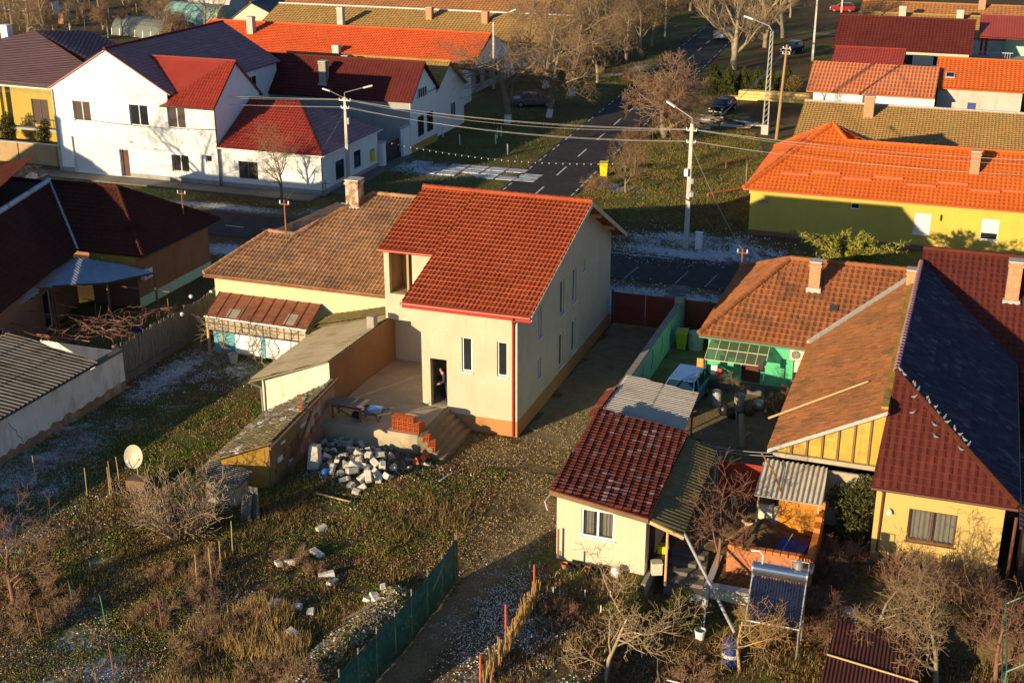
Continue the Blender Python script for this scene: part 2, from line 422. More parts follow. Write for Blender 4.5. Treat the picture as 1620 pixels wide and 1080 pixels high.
roofmat('brown_red_tile', (.062, .020, .014), (.095, .029, .020), None, tile_var=.5, rough=.85, spec=.06)
roofmat('red_metal_tile', (.23, .030, .018), (.30, .042, .024), None, tile_var=.4, rough=.4, spec=.4)
roofmat('purple_tile', (.27, .135, .14), (.40, .21, .215), None, tile_var=.5, rough=.45, frost=.06)
roofmat('purple_brown_tile', (.12, .066, .07), (.17, .098, .10), None, tile_var=.5, rough=.55)
roofmat('blue_black_tile', (.040, .030, .046), (.072, .056, .078), None, tile_var=.7, rough=.7, spec=.15, frost=.12)
roofmat('slate_tile', (.06, .068, .085), (.1, .11, .135), None, rough=.5)
roofmat('orange_tile', (.53, .11, .017), (.64, .15, .024), None, tile_var=.5, rough=.5)
roofmat('bright_orange_tile', (.56, .085, .018), (.66, .120, .026), None, tile_var=.4, rough=.5)
roofmat('light_orange_tile', (.56, .18, .07), (.66, .235, .10), None, tile_var=.5, rough=.6)
roofmat('fibre_cement', (.23, .195, .13), (.30, .25, .165), (.15, .125, .065), .7, .8, tile_var=.3, bump=.6)
roofmat('pale_fibre_cement', (.42, .38, .31), (.52, .47, .39), (.28, .24, .18), .6, .9, tile_var=.3)
roofmat('grey_corrugated', (.15, .125, .10), (.24, .205, .165), (.07, .055, .04), .8, .7, tile_var=.3, rough=.9, spec=.05)
roofmat('mossy_tile', (.17, .125, .06), (.26, .19, .09), (.13, .13, .045), .8, 1.4, pthr=.46, frost=.85)
roofmat('mossy_sheet', (.16, .12, .055), (.23, .175, .08), (.13, .115, .04), .8, 1.2, pthr=.46, rough=.95, spec=.05)
roofmat('maroon_sheet', (.075, .028, .025), (.11, .038, .032), (.05, .025, .02), .6, .8, rough=.8, spec=.1)
roofmat('blue_metal', (.22, .26, .33), (.30, .34, .42), (.40, .42, .46), .5, .9, tile_var=.2, rough=.4)
brickmat('red_brick', (.52, .14, .045), (.60, .20, .06), (.3, .2, .12))
brickmat('old_brick', (.27, .10, .055), (.34, .15, .085), (.30, .25, .2), plast=(.52, .42, .29), plast_amt=.9)
brickmat('ruin_brick', (.24, .1, .065), (.3, .15, .1), (.26, .21, .17), plast=(.40, .33, .27), plast_amt=.95); plaster('ruin_side', (.24, .155, .075), .35, (.12, .075, .045), 1., bump=1., fine=16, scale=2.)
brickmat('chimney_brick', (.50, .19, .08), (.58, .26, .11), (.45, .36, .25))
plaster('hollow_brick', (.60, .15, .045), .15, (.4, .1, .04), .5)
plaster('bbq_brick', (.62, .20, .05), .2, (.3, .12, .05), .6)
woodmat('grey_wood', (.13, .115, .095), (.24, .21, .17))
woodmat('brown_wood', (.15, .085, .045), (.24, .14, .07))
woodmat('pale_wood', (.46, .31, .15), (.58, .41, .21))
woodmat('yellow_lumber', (.70, .45, .14), (.8, .56, .2))
woodmat('pole_wood', (.32, .19, .09), (.42, .27, .13))
woodmat('bark', (.17, .13, .09), (.28, .22, .15))
woodmat('pale_bark', (.30, .225, .14), (.42, .33, .22))
woodmat('red_bark', (.16, .075, .05), (.24, .12, .075))
woodmat('gold_bark', (.40, .25, .10), (.52, .34, .15))
plaster('limewash', (.72, .70, .66), .1, (.4, .36, .3), .5)
flat('twig_brown', (.25, .165, .088), .9, var=.3); flat('twig_pale', (.40, .28, .15), .9, var=.25)
flat('twig_red', (.21, .11, .065), .9, var=.3); flat('twig_gold', (.42, .25, .09), .9, var=.25); flat('twig_grey', (.38, .27, .165), .9, var=.25)
flat('twig_rust', (.26, .155, .09), .9, var=.3)
flat('white_frame', (.78, .78, .76), .4, var=.04); flat('white_metal', (.75, .75, .73), .4, var=.05)
flat('brown_frame', (.12, .045, .025), .45); flat('dark_brown', (.045, .028, .022), .6); flat('door_brown', (.09, .028, .018), .5)
flat('shutter_white', (.78, .74, .68), .5, var=.04); flat('garage_white', (.66, .67, .67), .5, var=.04)
flat('red_gutter', (.36, .04, .025), .35, var=.08); flat('maroon_gate', (.17, .028, .020), .55, var=.2); flat('rust', (.24, .085, .04), .8, var=.4, scale=3, bump=.3)
flat('rust_pole', (.26, .10, .055), .8, var=.3); flat('orange_pipe', (.52, .11, .045), .6); flat('dark_metal', (.05, .048, .045), .5); flat('steel', (.5, .51, .53), .3, .85)
flat('galvanised', (.42, .42, .42), .45, .6); flat('grey_plastic', (.35, .36, .36), .5); flat('ivory', (.62, .55, .42), .6, var=.1)
flat('rubber', (.02, .02, .02), .8); flat('black_plastic', (.018, .018, .02), .4); flat('bin_yellow', (.78, .58, .01), .45, var=.06); flat('olive_bin', (.40, .42, .02), .5)
flat('barrel_blue', (.02, .05, .22), .4); flat('bright_blue', (.03, .16, .55), .4); flat('teal_paint', (.11, .36, .42), .6); flat('pale_teal', (.50, .66, .68), .6)
flat('red_plastic', (.55, .06, .03), .4); flat('white_plastic', (.72, .72, .7), .4); flat('wire', (.42, .40, .38), .5, var=.05); flat('dark_wire', (.05, .05, .05), .5)
flat('insulator', (.82, .8, .78), .2); flat('net_green', (.018, .115, .072), .85, var=.35, scale=2.5); flat('green_paint', (.085, .19, .13), .5)
flat('tank_blue', (.35, .42, .52), .18, .9, var=.05); flat('tube_glass', (.010, .014, .04), .12, spec=.7); flat('dish_cream', (.46, .43, .33), .5, var=.08)
flat('skin', (.5, .28, .18), .6); flat('jacket_dark', (.03, .032, .045), .8); flat('jacket_blue', (.02, .09, .3), .7); flat('trousers', (.03, .03, .036), .8); flat('hair_dark', (.03, .02, .015), .7); flat('shoe', (.015, .014, .013), .6)
flat('curtain', (.62, .58, .46), .9, var=.15, scale=8); flat('cloth_red', (.5, .06, .05), .9); flat('cloth_white', (.7, .7, .68), .9); flat('cloth_orange', (.62, .28, .08), .9)
flat('foil', (.10, .105, .11), .35, var=.4); flat('poly_dark', (.13, .15, .125), .45, var=.2); flat('poly_teal', (.22, .42, .37), .5, var=.15); flat('poly_white', (.5, .48, .42), .5)
plaster('frost_sheet', (.56, .58, .62), .2, (.13, .105, .075), .95, scale=1.5, bump=.5)
flat('car_silver', (.38, .41, .45), .3, .5, var=.03); flat('car_blue', (.20, .34, .55), .22, .55, var=.03); flat('panel_navy', (.012, .016, .045), .3); plaster('dark_soil', (.13, .085, .045), .35, (.05, .035, .02), .8, bump=1., fine=14, scale=2.5)
flat('car_black', (.012, .012, .016), .2, .2, var=.03); flat('car_red', (.42, .02, .015), .25, .1, var=.03); flat('car_grey', (.16, .165, .17), .3, .4, var=.03)
flat('lamp_lens', (.75, .73, .66), .2); flat('tail_red', (.4, .01, .01), .3); flat('sign_blue', (.03, .06, .25), .5); flat('flag_red', (.5, .05, .04), .6)
flat('cap_frost', (.62, .63, .64), .7, var=.12); flat('pot_clay', (.45, .15, .06), .7); flat('log', (.30, .17, .08), .9, var=.3)
flat('pigeon_grey', (.20, .21, .24), .8); flat('flash_grey', (.42, .40, .37), .6, var=.2); flat('fur_cream', (.62, .45, .24), .9); plaster('terrace_concrete', (.44, .37, .25), .2, (.26, .2, .12), .8, bump=.5); plaster('step_concrete', (.26, .2, .125), .22, (.12, .09, .055), .8, bump=.5); plaster('stained_base', (.30, .2, .11), .3, (.5, .45, .38), .8, bump=.8, fine=20, scale=2)
flat('soffit', (.50, .41, .30), .7)
glassmat('window_glass'); glassmat('clear_glass', (.05, .055, .06), .35); glassmat('car_glass', (.012, .03, .055), 1, .04); glassmat('green_glass', (.10, .16, .07), .62, .2)
_m = MATS['net_green'].node_tree.nodes['Principled BSDF']; _m.inputs['Alpha'].default_value = .8
vcol('ground_plants'); vcol('leafy')
# ============================================================ ground
YD0, YD1 = 76.7, 82.3          # the cross street
def road_x(y): return -31.6 - .045 * (y - 94.)
LOW = [(-9.45, 20), (-9.45, 41.2), (-8.9, 42.3), (-7.3, 42.3), (-7.0, 42.3), (12, 42.3), (12, 20)]
def hgt(x, y):
    x = np.asarray(x, float); y = np.asarray(y, float)
    ye = 42.1 + 2.6 * (1 - sstep(x, -7.3, -7.05))
    dz = np.minimum(sstep(x, -9.6, -9.3), 1 - sstep(y, ye - .2, ye + .2))
    h = -.8 * dz
    near = (1 - sstep(y, 49, 56)) * (1 - dz)
    h = h + near * (vnoise(x, y, 3.5, 3, 4) - .5) * .34
    h -= .16 * np.exp(-(polydist(x, y, TRACK) / .9) ** 2) * (y < 48)
    h += .35 * np.exp(-(polydist(x, y, BANK) / .8) ** 2) * (.6 + .8 * vnoise(x, y, 1.2, 9, 3))
    h += .5 * np.exp(-(((x + 23.2) / 2.3) ** 2 + ((y - 46.9) / 1.5) ** 2)) * (.7 + .6 * vnoise(x, y, 1, 4, 3))
    far = sstep(y, 84, 90)
    h = h + far * (vnoise(x, y, 9, 5, 3) - .5) * .25 * sstep(np.abs(x - road_x(y)), 4, 9)
    return h
TRACK = [(-14.6, 47), (-15.3, 40.5), (-15.6, 36), (-15.8, 33), (-15.9, 28)]
BANK = [(-17.7, 37.6), (-18.1, 35), (-18.4, 32.5), (-18.8, 30)]
def ground_z(x, y): return float(hgt(np.array([x]), np.array([y]))[0])
def G(px, py, dz=0.):
    p = P(px, py, 0)
    for _ in range(3): p = P(px, py, ground_z(p.x, p.y))
    return V((p.x, p.y, p.z + dz))
def axis(segs):
    o = []
    for a, b, st in segs: o += list(np.arange(a, b - 1e-6, st))
    return np.array(o + [segs[-1][1]])
gx = axis([(-900, -200, 100), (-200, -60, 5), (-60, -34, .8), (-34, -7, .2), (-7, 6, .3), (6, 30, 4), (30, 600, 95)])
gy = axis([(-60, 20, 10), (20, 26, 1.5), (26, 52, .2), (52, 76, .5), (76, 108, .5), (108, 200, 2.), (200, 300, 10), (300, 1500, 150)])
GX, GY = np.meshgrid(gx, gy); GZ = hgt(GX, GY)
n1 = vnoise(GX, GY, 4, 1, 5); n2 = vnoise(GX, GY, 1.4, 2, 4); n3 = vnoise(GX, GY, 10, 6, 4)
green = sstep(n1, .42, .62) * .7
gravel = np.zeros_like(GX); frost = np.zeros_like(GX); litter = sstep(n3, .5, .7) * .4
# yards and lanes
def soft(poly, wob=.6, w=.5):
    x = GX + (n2 - .5) * wob * 2; y = GY + (vnoise(GX, GY, 1.4, 8, 4) - .5) * wob * 2
    return inpoly(x, y, poly).astype(float)
drive = soft([(-18.2, 50.5), (-18.2, 68.6), (-14.2, 68.6), (-13.6, 50), (-13.6, 43), (-15.2, 41), (-16.4, 42.5), (-15.8, 46), (-16.6, 48.6), (-20.3, 50.2), (-20.3, 51)], 1.)
drive *= .55 + .45 * sstep(GY, 50, 54)
gravel = np.maximum(gravel, drive * .9); green *= 1 - drive * .9
gravel = np.maximum(gravel, np.exp(-(polydist(GX, GY, TRACK) / 1.0) ** 2) * .9 * (GY < 47))
gravel = np.maximum(gravel, np.exp(-(polydist(GX, GY, BANK) / .75) ** 2) * 1.1)
yardG = soft([(-14, 51), (-14, 68), (-6.5, 61), (-6, 48), (-9, 43), (-9.5, 50), (-10, 55)], .2)
gravel = np.maximum(gravel, yardG * .75); green *= 1 - yardG
# frost where the low sun does not reach
def fr(cx, cy, rx, ry, a=1.): return a * np.exp(-(((GX - cx) / rx) ** 2 + ((GY - cy) / ry) ** 2))
for q in [(-37.5, 44.5, 2.2, 5.5, 1.1), (-37, 40.5, 3, 2.5, 1.1), (-37.8, 53, 1.2, 6, 1.), (-34.8, 55.2, 2, 2, .7), (-34.5, 36.5, 3, 3, .8), (-29.5, 36, 2.2, 2, .5), (-26, 30.5, 4, 2.2, .95), (-28.5, 33.5, 1., 1.3, .9), (-23.5, 35.5, 2, 1.2, .45),
          (-17, 85.2, 5.0, 3.4, 1.5), (-11.5, 83.6, 2.6, 1.8, .8), (-20.4, 84.3, 1.5, 1.4, .7), (-18.2, 72.6, 4.2, 2.8, 1.7), (-14, 73, 4.0, 2.4, 1.5), (-10.5, 73.5, 2, 1.3, .8), (-46.5, 74, 3, 1.6, 1.2), (-53, 83.6, 8, 1.0, 1.0), (-60, 85, 4, .6, .5), (-45.8, 85, 2, .8, .7),
          (-43, 100.3, 4.6, 2.5, 1.2), (-38.3, 100.5, 3, 2.3, .95), (-40, 97.5, 3, 1.5, .5), (-25.8, 99.3, 2.4, 1.5, 1.5), (-23.5, 97.5, 2., 1.5, .35), (-42, 152, 6, 1.2, .9), (-39.3, 158, 1.4, 8, .8), (-39, 140, 1.2, 7, .4), (-44, 128, 3, 1.4, .5),
          (-40, 205, 5, 3, 1.), (-21, 163, 5, .9, .7), (-20, 196, 6, 1.5, .7), (-22, 131, 3, 1.5, .35), (-19, 152, 4, 3, .5), (-12.5, 37.5, 1.7, 1.8, .5), (-10.3, 52.2, 1.1, 1.6, .85), (-8.5, 38, 1.2, 2., .45), (-7.5, 36.5, 1, 2, .4), (-13.3, 34.5, 1.4, 2.4, .5), (-11.8, 33.5, 1.5, 2, .5), (-15.5, 37, .8, 3, .45),
          (-120, 185, 14, 3, .55), (-110, 172, 8, 2, .5), (-128, 172, 6, 1.5, .4)]: frost = np.maximum(frost, fr(*q))
lawn = inpoly(GX, GY, [(-28.3, 84), (-28, 125), (-19, 122), (-14, 105), (-14, 84)])
green = np.where(lawn, np.maximum(green, sstep(vnoise(GX, GY, 5, 12, 4), .38, .6)), green)
green = np.where(inpoly(GX, GY, [(-48, 84), (-46, 125), (-34, 125), (-34, 84)]), np.maximum(green, .5), green)
green = np.where(inpoly(GX, GY, [(-70, 84), (-70, 86.6), (-46, 86.8), (-46, 84)]), np.maximum(green, sstep(n1, .35, .55)), green)
green = np.where(inpoly(GX, GY, [(-39, 40), (-39, 56), (-31, 56), (-27.5, 50), (-29.5, 40)]), np.maximum(green, sstep(n1, .35, .55)), green)
soil = inpoly(GX, GY, [(-200, 104), (-200, 260), (-60, 260), (-60, 104)])
green = np.where(soil, green * .3, green)
cols = np.stack([green, gravel, np.clip(frost, 0, 1.3), litter], -1).reshape(-1, 4)
m, nt, b = new_mat('earth'); n = N(nt); p = n.geo()
va = n.n('ShaderNodeVertexColor', layer_name='Col'); sep = n.n('ShaderNodeSeparateColor'); n.l(va.outputs['Color'], sep.inputs[0])
f1, f2, f3, f4 = n.noise(p, 1.3, 6, .65), n.noise(p, 6, 6, .7), n.noise(p, 22, 4, .7), n.noise(p, .35, 4)
c = n.mix(n.ramp(f2, .35, .68), (.05, .033, .016), (.22, .145, .065))
c = n.mix(n.ramp(f3, .55, .7, 0, .6), c, (.30, .21, .09))
c = n.mix(n.ramp(f1, .5, .66, 0, .55), c, (.10, .075, .03))
gr = n.mix(n.ramp(f2, .3, .7), (.06, .072, .016), (.18, .19, .042))
gr = n.mix(n.ramp(f1, .42, .62, 0, .7), gr, (.19, .15, .05))
c = n.mix(n.ramp(n.math('ADD', sep.outputs[0], n.math('MULTIPLY', n.math('SUBTRACT', f2, .5), .9)), .3, .7), c, gr)
gv = n.mix(n.ramp(f3, .3, .7), (.16, .115, .06), (.42, .31, .17))
gv = n.mix(n.ramp(f1, .4, .65, 0, .6), gv, (.14, .10, .05))
c = n.mix(n.ramp(n.math('ADD', sep.outputs[1], n.math('MULTIPLY', n.math('SUBTRACT', f2, .5), 1.1)), .35, .75), c, gv)
f5 = n.noise(p, 3.2, 5, .75)
fm = n.math('ADD', sep.outputs[2], n.math('ADD', n.math('MULTIPLY', n.math('SUBTRACT', f3, .5), 2.2), n.math('ADD', n.math('MULTIPLY', n.math('SUBTRACT', f1, .5), .8), n.math('MULTIPLY', n.math('SUBTRACT', f5, .5), 2.4))))
c = n.mix(n.ramp(fm, .62, .86, 0, .85), c, (.58, .60, .64))
n.l(c, b.inputs['Base Color']); b.inputs['Roughness'].default_value = .95; b.inputs['Specular IOR Level'].default_value = .1
n.l(n.bump(n.math('ADD', n.math('MULTIPLY', f3, .5), f2), .8, .10), b.inputs['Normal'])
gv_ = np.stack([GX, GY, GZ], -1).reshape(-1, 3); W_ = len(gx)
ii = (np.arange(len(gy) - 1)[:, None] * W_ + np.arange(W_ - 1)[None]).reshape(-1)
go = np_mesh('ground', gv_, np.stack([ii, ii + 1, ii + 1 + W_, ii + W_], -1), 'earth', colors=cols, smooth=True)
tag(go, 'brown and green winter ground with patches of frost', 'ground', kind='structure')
# ---- streets (sheets above the ground, which is flat there)
rm = MB(); rm.prism([(-140, YD0, .03), (60, YD0, .03), (60, YD1, .03), (-140, YD1, .03)], (0, 0, -.2))
tag(rm.build('street', 'asphalt'), 'dark asphalt street behind the new house', 'street', kind='structure')
rd = MB(); ys = np.linspace(YD1 + .02, 235, 24)
for a, c_ in zip(ys, ys[1:]):
    wa, wc = 3.1 + 4.5 * max(0, 1 - (a - YD1) / 9) ** 2, 3.1 + 4.5 * max(0, 1 - (c_ - YD1) / 9) ** 2
    rd.poly([(road_x(a) - wa, a, .034), (road_x(a) + wa, a, .034), (road_x(c_) + wc, c_, .034), (road_x(c_) - wc, c_, .034)])
tag(rd.build('side_road', 'asphalt'), 'asphalt side road running away between bare trees', 'road', kind='structure')
mk = MB()
for k in range(17):
    y0 = 94.3 + k * 7.2; L = 3.2
    mk.poly([(road_x(y0) - .07, y0, .039), (road_x(y0) + .07, y0, .039), (road_x(y0 + L) + .07, y0 + L, .039), (road_x(y0 + L) - .07, y0 + L, .039)])
for k in range(90):
    y0 = 91 + k * 1.5
    for s_ in (-2.85, 2.85):
        if y0 < 104 or (k % 3 and y0 < 200): mk.poly([(road_x(y0) + s_ - .06, y0, .039), (road_x(y0) + s_ + .06, y0, .039), (road_x(y0 + .9) + s_ + .06, y0 + .9, .039), (road_x(y0 + .9) + s_ - .06, y0 + .9, .039)])
for k in range(17):
    x0 = -80 + k * 3.
    mk.poly([(x0, 79.0, .036), (x0 + 1.5, 79.0, .036), (x0 + 1.5, 79.12, .036), (x0, 79.12, .036)])
mk.poly([(-24, 81.9, .036), (-17.5, 81.9, .036), (-17.5, 82.0, .036), (-24, 82.0, .036)])
for x0 in (-19.6, -16.3, -14.4): mk.poly([(x0, 76.8, .036), (x0 + .035, 76.8, .036), (x0 + .3, 79.5, .036), (x0 + .265, 79.5, .036)])
tag(mk.build('road_markings', 'road_paint'), 'white painted lane lines on the roads', 'road marking', kind='structure')
pv = MB(); pv.box(-95, -47.3, 86.9, 88.8, -.1, .14); pv.box(-47.2, -46., 90, 104, -.1, .12)
tag(pv.build('pavement', 'paving'), 'pale worn pavement along the white house', 'pavement', kind='structure')
# frosty concrete drive beside the corner house: slabs with dark joints
sl = MB(); rr = random.Random(3)
for i in range(7):
    for j in range(3):
        x0, y0 = -45.2 + i * 1.75, 98.6 + j * 1.35
        if (i, j) in ((6, 2), (1, 2), (3, 0), (5, 1), (0, 0)): continue
        sl.prism([(x0 + .05 + rr.uniform(0, .1), y0 + .05, .05), (x0 + 1.68 - rr.uniform(0, .1), y0 + rr.uniform(0, .12), .05), (x0 + 1.68, y0 + 1.27, .05), (x0 + rr.uniform(0, .15), y0 + 1.27 - rr.uniform(0, .1), .05)], (0, 0, -.3))
tag(sl.build('slab_drive', 'frost_sheet'), 'frosted concrete slab drive at the corner house gate', 'drive', kind='structure')
# green house yard concrete and steps side drive patches on the street
cp = MB(); cp.box(-16.4, -15.2, 73.6, 76.65, -.1, .036); cp.box(-12.4, -11.2, 73.9, 76.65, -.1, .036)
tag(cp.build('drive_crossing', 'dark_concrete'), 'concrete crossings between the yard gates and the street', 'drive', kind='structure')
def plane_poly(px, z0, y0, s):         # photo outline dropped onto the plane z = z0 + s*(y-y0)
    o = []
    for a, b in px:
        d = ray(a, b); t = (z0 - s * y0 - H) / (d.z - s * d.y); o.append(V((d.x * t, d.y * t, H + d.z * t)))
    return o
def rod(par, a, b, mat='red_gutter', r=.07, name='gutter', n=8):
    return MB().tube(a, b, r, r, n).build(name, mat, par)
def chimney(par, x, y, z0, z1, s=.5, mat='chimney_brick', cap='pale_concrete', base=True):

    m_ = MB().box(x - s / 2, x + s / 2, y - s / 2, y + s / 2, z0, z1); m_.box(x - s / 2 - .05, x + s / 2 + .05, y - s / 2 - .05, y + s / 2 + .05, z1 - .22, z1 - .1)
    o = m_.build('chimney', mat, par)
    MB().box(x - s / 2 - .04, x + s / 2 + .04, y - s / 2 - .04, y + s / 2 + .04, z1 + .002, z1 + .06).build('chimney_cap', cap, o)
    if base: MB().box(x - s / 2 - .09, x + s / 2 + .09, y - s / 2 - .09, y + s / 2 + .09, z0, z0 + .42).build('flashing', 'flash_grey', o)
    return o
def aircon(label, p0, p1, u, z, mat='ivory'):
    d = V((p1[0] - p0[0], p1[1] - p0[1], 0)).normalized(); nn = V((d.y, -d.x, 0)); c = V((p0[0], p0[1], 0)) + d * u + V((0, 0, z))
    t = thing('air_conditioner', label, 'air conditioner', c)
    MB().ob(p0, p1, u - .42, u + .42, .12, .42, z - .28, z + .28).build('casing', mat, t)
    ang = MB(); q = c + nn * .425
    for k in range(14):
        a0, a1 = k * math.tau / 14, (k + 1) * math.tau / 14
        ang.poly([q + d * (-.12), q + d * (-.12 + .21 * math.cos(a1)) + V((0, 0, .21 * math.sin(a1))), q + d * (-.12 + .21 * math.cos(a0)) + V((0, 0, .21 * math.sin(a0)))][::-1])
    ang.build('fan_opening', 'black_plastic', t)
    g_ = MB()
    for k in range(8):
        a0 = k * math.tau / 8; g_.tube(q + nn * .012 + d * -.12, q + nn * .012 + d * (-.12 + .22 * math.cos(a0)) + V((0, 0, .22 * math.sin(a0))), .008, .008, 4)
    for rr_ in (.1, .16, .22):
        pts = [q + nn * .012 + d * (-.12 + rr_ * math.cos(k * math.tau / 16)) + V((0, 0, rr_ * math.sin(k * math.tau / 16))) for k in range(17)]; g_.path(pts, .008, 4)
    g_.build('grille', mat, t)
    br = MB()
    for s_ in (-.3, .3): br.ob(p0, p1, u + s_ - .02, u + s_ + .02, .005, .4, z - .33, z - .285)
    br.build('bracket', 'galvanised', t)
    return t
# ============================================================ 1 the new house
hs = thing('new_house', 'new two storey peach house with red tiled roof beside a bare terrace', 'house', (-22, 60, 0))
xl, xm, xr, yf, ym, yb = -26.72, -22.95, -18.2, 52.2, 56.4, 68.2
EY, RY = 52.05, 61.7
rz = lambda y: 6.10 + .297 * (y - EY)
bz = lambda y: rz(RY) - .5 * (y - RY)
w = MB()
w.wall((xm, yf), (xr, yf), 0, 6.0, [(2.02, 2.54, 2.97, 4.68), (3.76, 4.28, 2.96, 4.68), (.42, 1.26, 1.0, 3.42, .32)], .17)
SW = [(55.27, 55.75, 3.8, 5.56), (58.66, 59.41, 3.78, 5.56), (60.82, 61.5, 3.74, 5.56), (62.62, 63.08, 4.92, 5.55), (55.25, 55.73, 1.75, 2.74), (58.6, 59.36, .98, 2.77), (60.78, 61.55, .98, 2.75)]
w.wall((xr, yf), (xr, yb), 0, 5.6, [(a - yf, c - yf, e, g) for a, c, e, g in SW], .17)
w.poly([(xr, yf, 5.6), (xr, yb, 5.6), (xr, RY, rz(RY) - .14), (xr, yf, 6.0)])
w.wall((xr, yb), (xl, yb), 0, 5.6)
w.poly([(xl, yb, 0), (xl, ym, 0), (xl, ym, rz(ym) - .14), (xl, RY, rz(RY) - .14), (xl, yb, 5.6)])
# upper bay with its open loggia above a recessed porch
lx0, lx1, lz0, lz1 = -26.45, -25.2, 4.82, 6.96
w.wall((xl, ym), (xm, ym), 3.45, rz(ym) - .14, [(lx0 - xl, lx1 - xl, lz0, lz1, .28)])
w.poly([(xl, ym, 3.45), (xl, ym + .7, 3.45), (xm, ym + .7, 3.45), (xm, ym, 3.45)])
w.wall((xl, ym + .7), (xm, ym + .7), 0, 3.45, [(2.55, 3.2, 1.0, 3.1)])
w.wall((xm, ym), (xm, yf), 0, rz(yf) - .14)
w.poly([(xm, ym, rz(yf) - .14), (xm, yf, rz(yf) - .14), (xm, ym, rz(ym) - .14)])
w.build('wall', 'peach_plaster', hs)
lg = MB()   # loggia interior
lg.poly([(lx0, ym + 1.6, lz0), (lx1 + 1.6, ym + 1.6, lz0), (lx1 + 1.6, ym + 1.6, lz1 + .3), (lx0, ym + 1.6, lz1 + .3)])
lg.poly([(lx0 - .02, ym + .28, lz0), (lx0 - .02, ym + 1.6, lz0), (lx0 - .02, ym + 1.6, lz1 + .3), (lx0 - .02, ym + .28, lz1 + .3)])
lg.box(-25.72, -25.6, ym + .5, ym + 1.6, lz0, lz1 + .25)
lg.poly([(lx0 - .1, ym + .25, lz0 - .003), (lx1 + 1.6, ym + .25, lz0 - .003), (lx1 + 1.6, ym + 1.6, lz0 - .003), (lx0 - .1, ym + 1.6, lz0 - .003)])
lg.build('loggia', 'tan_plaster', hs)
rm_ = MB()  # room behind the doorway
rm_.box(-22.95 + .02, -18.6, 52.55, 57.6, .9, .995)
rm_.poly([(-22.9, 57.0, 1), (-18.5, 57.0, 1), (-18.5, 57.0, 3.6), (-22.9, 57.0, 3.6)])
rm_.poly([(-22.9, 52.5, 3.6), (-18.5, 52.5, 3.6), (-18.5, 57.0, 3.6), (-22.9, 57.0, 3.6)])
rm_.build('room', 'concrete', hs)
pl = MB()
pl.ob((xm, yf), (xr, yf), 1.35, xr - xm + .012, .001, .012, 0, .78); pl.ob((xr, yf), (xr, yb), 0, yb - yf, .001, .012, 0, .78)
pl.build('plinth', 'orange_plinth', hs)
ox = .70
R_ = MB()
t0, t1 = xl - .06, xr + ox
A = [(xm - 1.25 + .02, EY, rz(EY)), (t1, EY, rz(EY)), (t1, RY, rz(RY)), (xm - 1.25 + .02, RY, rz(RY))]
E0 = 55.95; xs = -23.82
R_.tiles([(xs, EY, rz(EY)), (t1, EY, rz(EY)), (t1, RY, rz(RY)), (xs, RY, rz(RY))], .21, .385, .052, .04, 5, .14)
R_.tiles([(t0, E0, rz(E0)), (xs, E0, rz(E0)), (xs, RY, rz(RY)), (t0, RY, rz(RY))], .21, .385, .052, .04, 5, .14)
R_.tiles([(t0, RY, rz(RY)), (t1, RY, rz(RY)), (t1, 68.9, bz(68.9)), (t0, 68.9, bz(68.9))], .30, .35, .05, .035, 4, .14)
rf = R_.build('roof', 'new_red_tile', hs)
MB().caps((t0, RY, rz(RY) + .05), (t1, RY, rz(RY) + .05), .15, .42).build('ridge_tiles', 'new_red_tile', rf)
vg = MB()
for yy0, yy1, fz in ((EY, RY, rz), (RY, 68.9, bz)):
    vg.prism([(t1 + .004, yy0, fz(yy0) - .20), (t1 + .004, yy1, fz(yy1) - .20), (t1 + .004, yy1, fz(yy1) + .04), (t1 + .004, yy0, fz(yy0) + .04)], (.05, 0, 0))
vg.build('verge_board', 'soffit', rf)
for yy in (53.2, 55.5, 58, 60.4, 61.7, 63.7, 66.4): MB().box(xr + .01, t1 - .06, yy - .06, yy + .06, (rz(yy) if yy <= RY else bz(yy)) - .34, (rz(yy) if yy <= RY else bz(yy)) - .15).build('purlin_end', 'pale_wood', rf)
rod(hs, (xs - .05, EY - .07, rz(EY) - .06), (t1, EY - .07, rz(EY) - .06))
rod(hs, (t0, E0 - .07, rz(E0) - .06), (xs, E0 - .07, rz(E0) - .06))
MB().box(xs, t1, EY - .004, EY + .03, rz(EY) - .28, rz(EY) - .02).build('fascia', 'red_gutter', hs)
dp = MB().path([(-18.35, EY - .07, 6.0), (-18.35, EY - .07, 5.86), (-18.38, yf - .07, 5.6), (-18.38, yf - .07, .05)], .055, 8); dp.build('downpipe', 'red_gutter', hs)
for u0, u1, za, zb in ((2.02, 2.54, 2.97, 4.68), (3.76, 4.28, 2.96, 4.68)): window(hs, (xm, yf), (xr, yf), u0, u1, za, zb, .15, nx=1, fw=.07)
for a, c, e, g in SW: window(hs, (xr, yf), (xr, yb), a - yf, c - yf, e, g, .15, nx=1, fw=.06)
window(hs, (xl, ym + .7), (xm, ym + .7), 2.55, 3.2, 1.0, 3.1, .1, nx=1, name='door', sill=False)
# terrace and stairs
t = thing('terrace', 'bare concrete terrace slab in front of the new house', 'terrace', (-24, 52, 0))
MB().box(-26.75, -21.8, 48.9, 57.1, -.3, .99).build('slab', 'terrace_concrete', t)
st = MB()
for k in range(5):
    x0 = -21.78 + k * .26; z1 = .99 - k * .2
    st.box(x0, x0 + .26 if k < 4 else x0 + .3, 48.8 - .06 * k, 52.18, -.3, z1 - (.004 if k == 0 else 0))
tag(st.build('stair_flight', 'step_concrete'), 'five grey concrete steps going down from the terrace to the muddy yard', 'stairs')
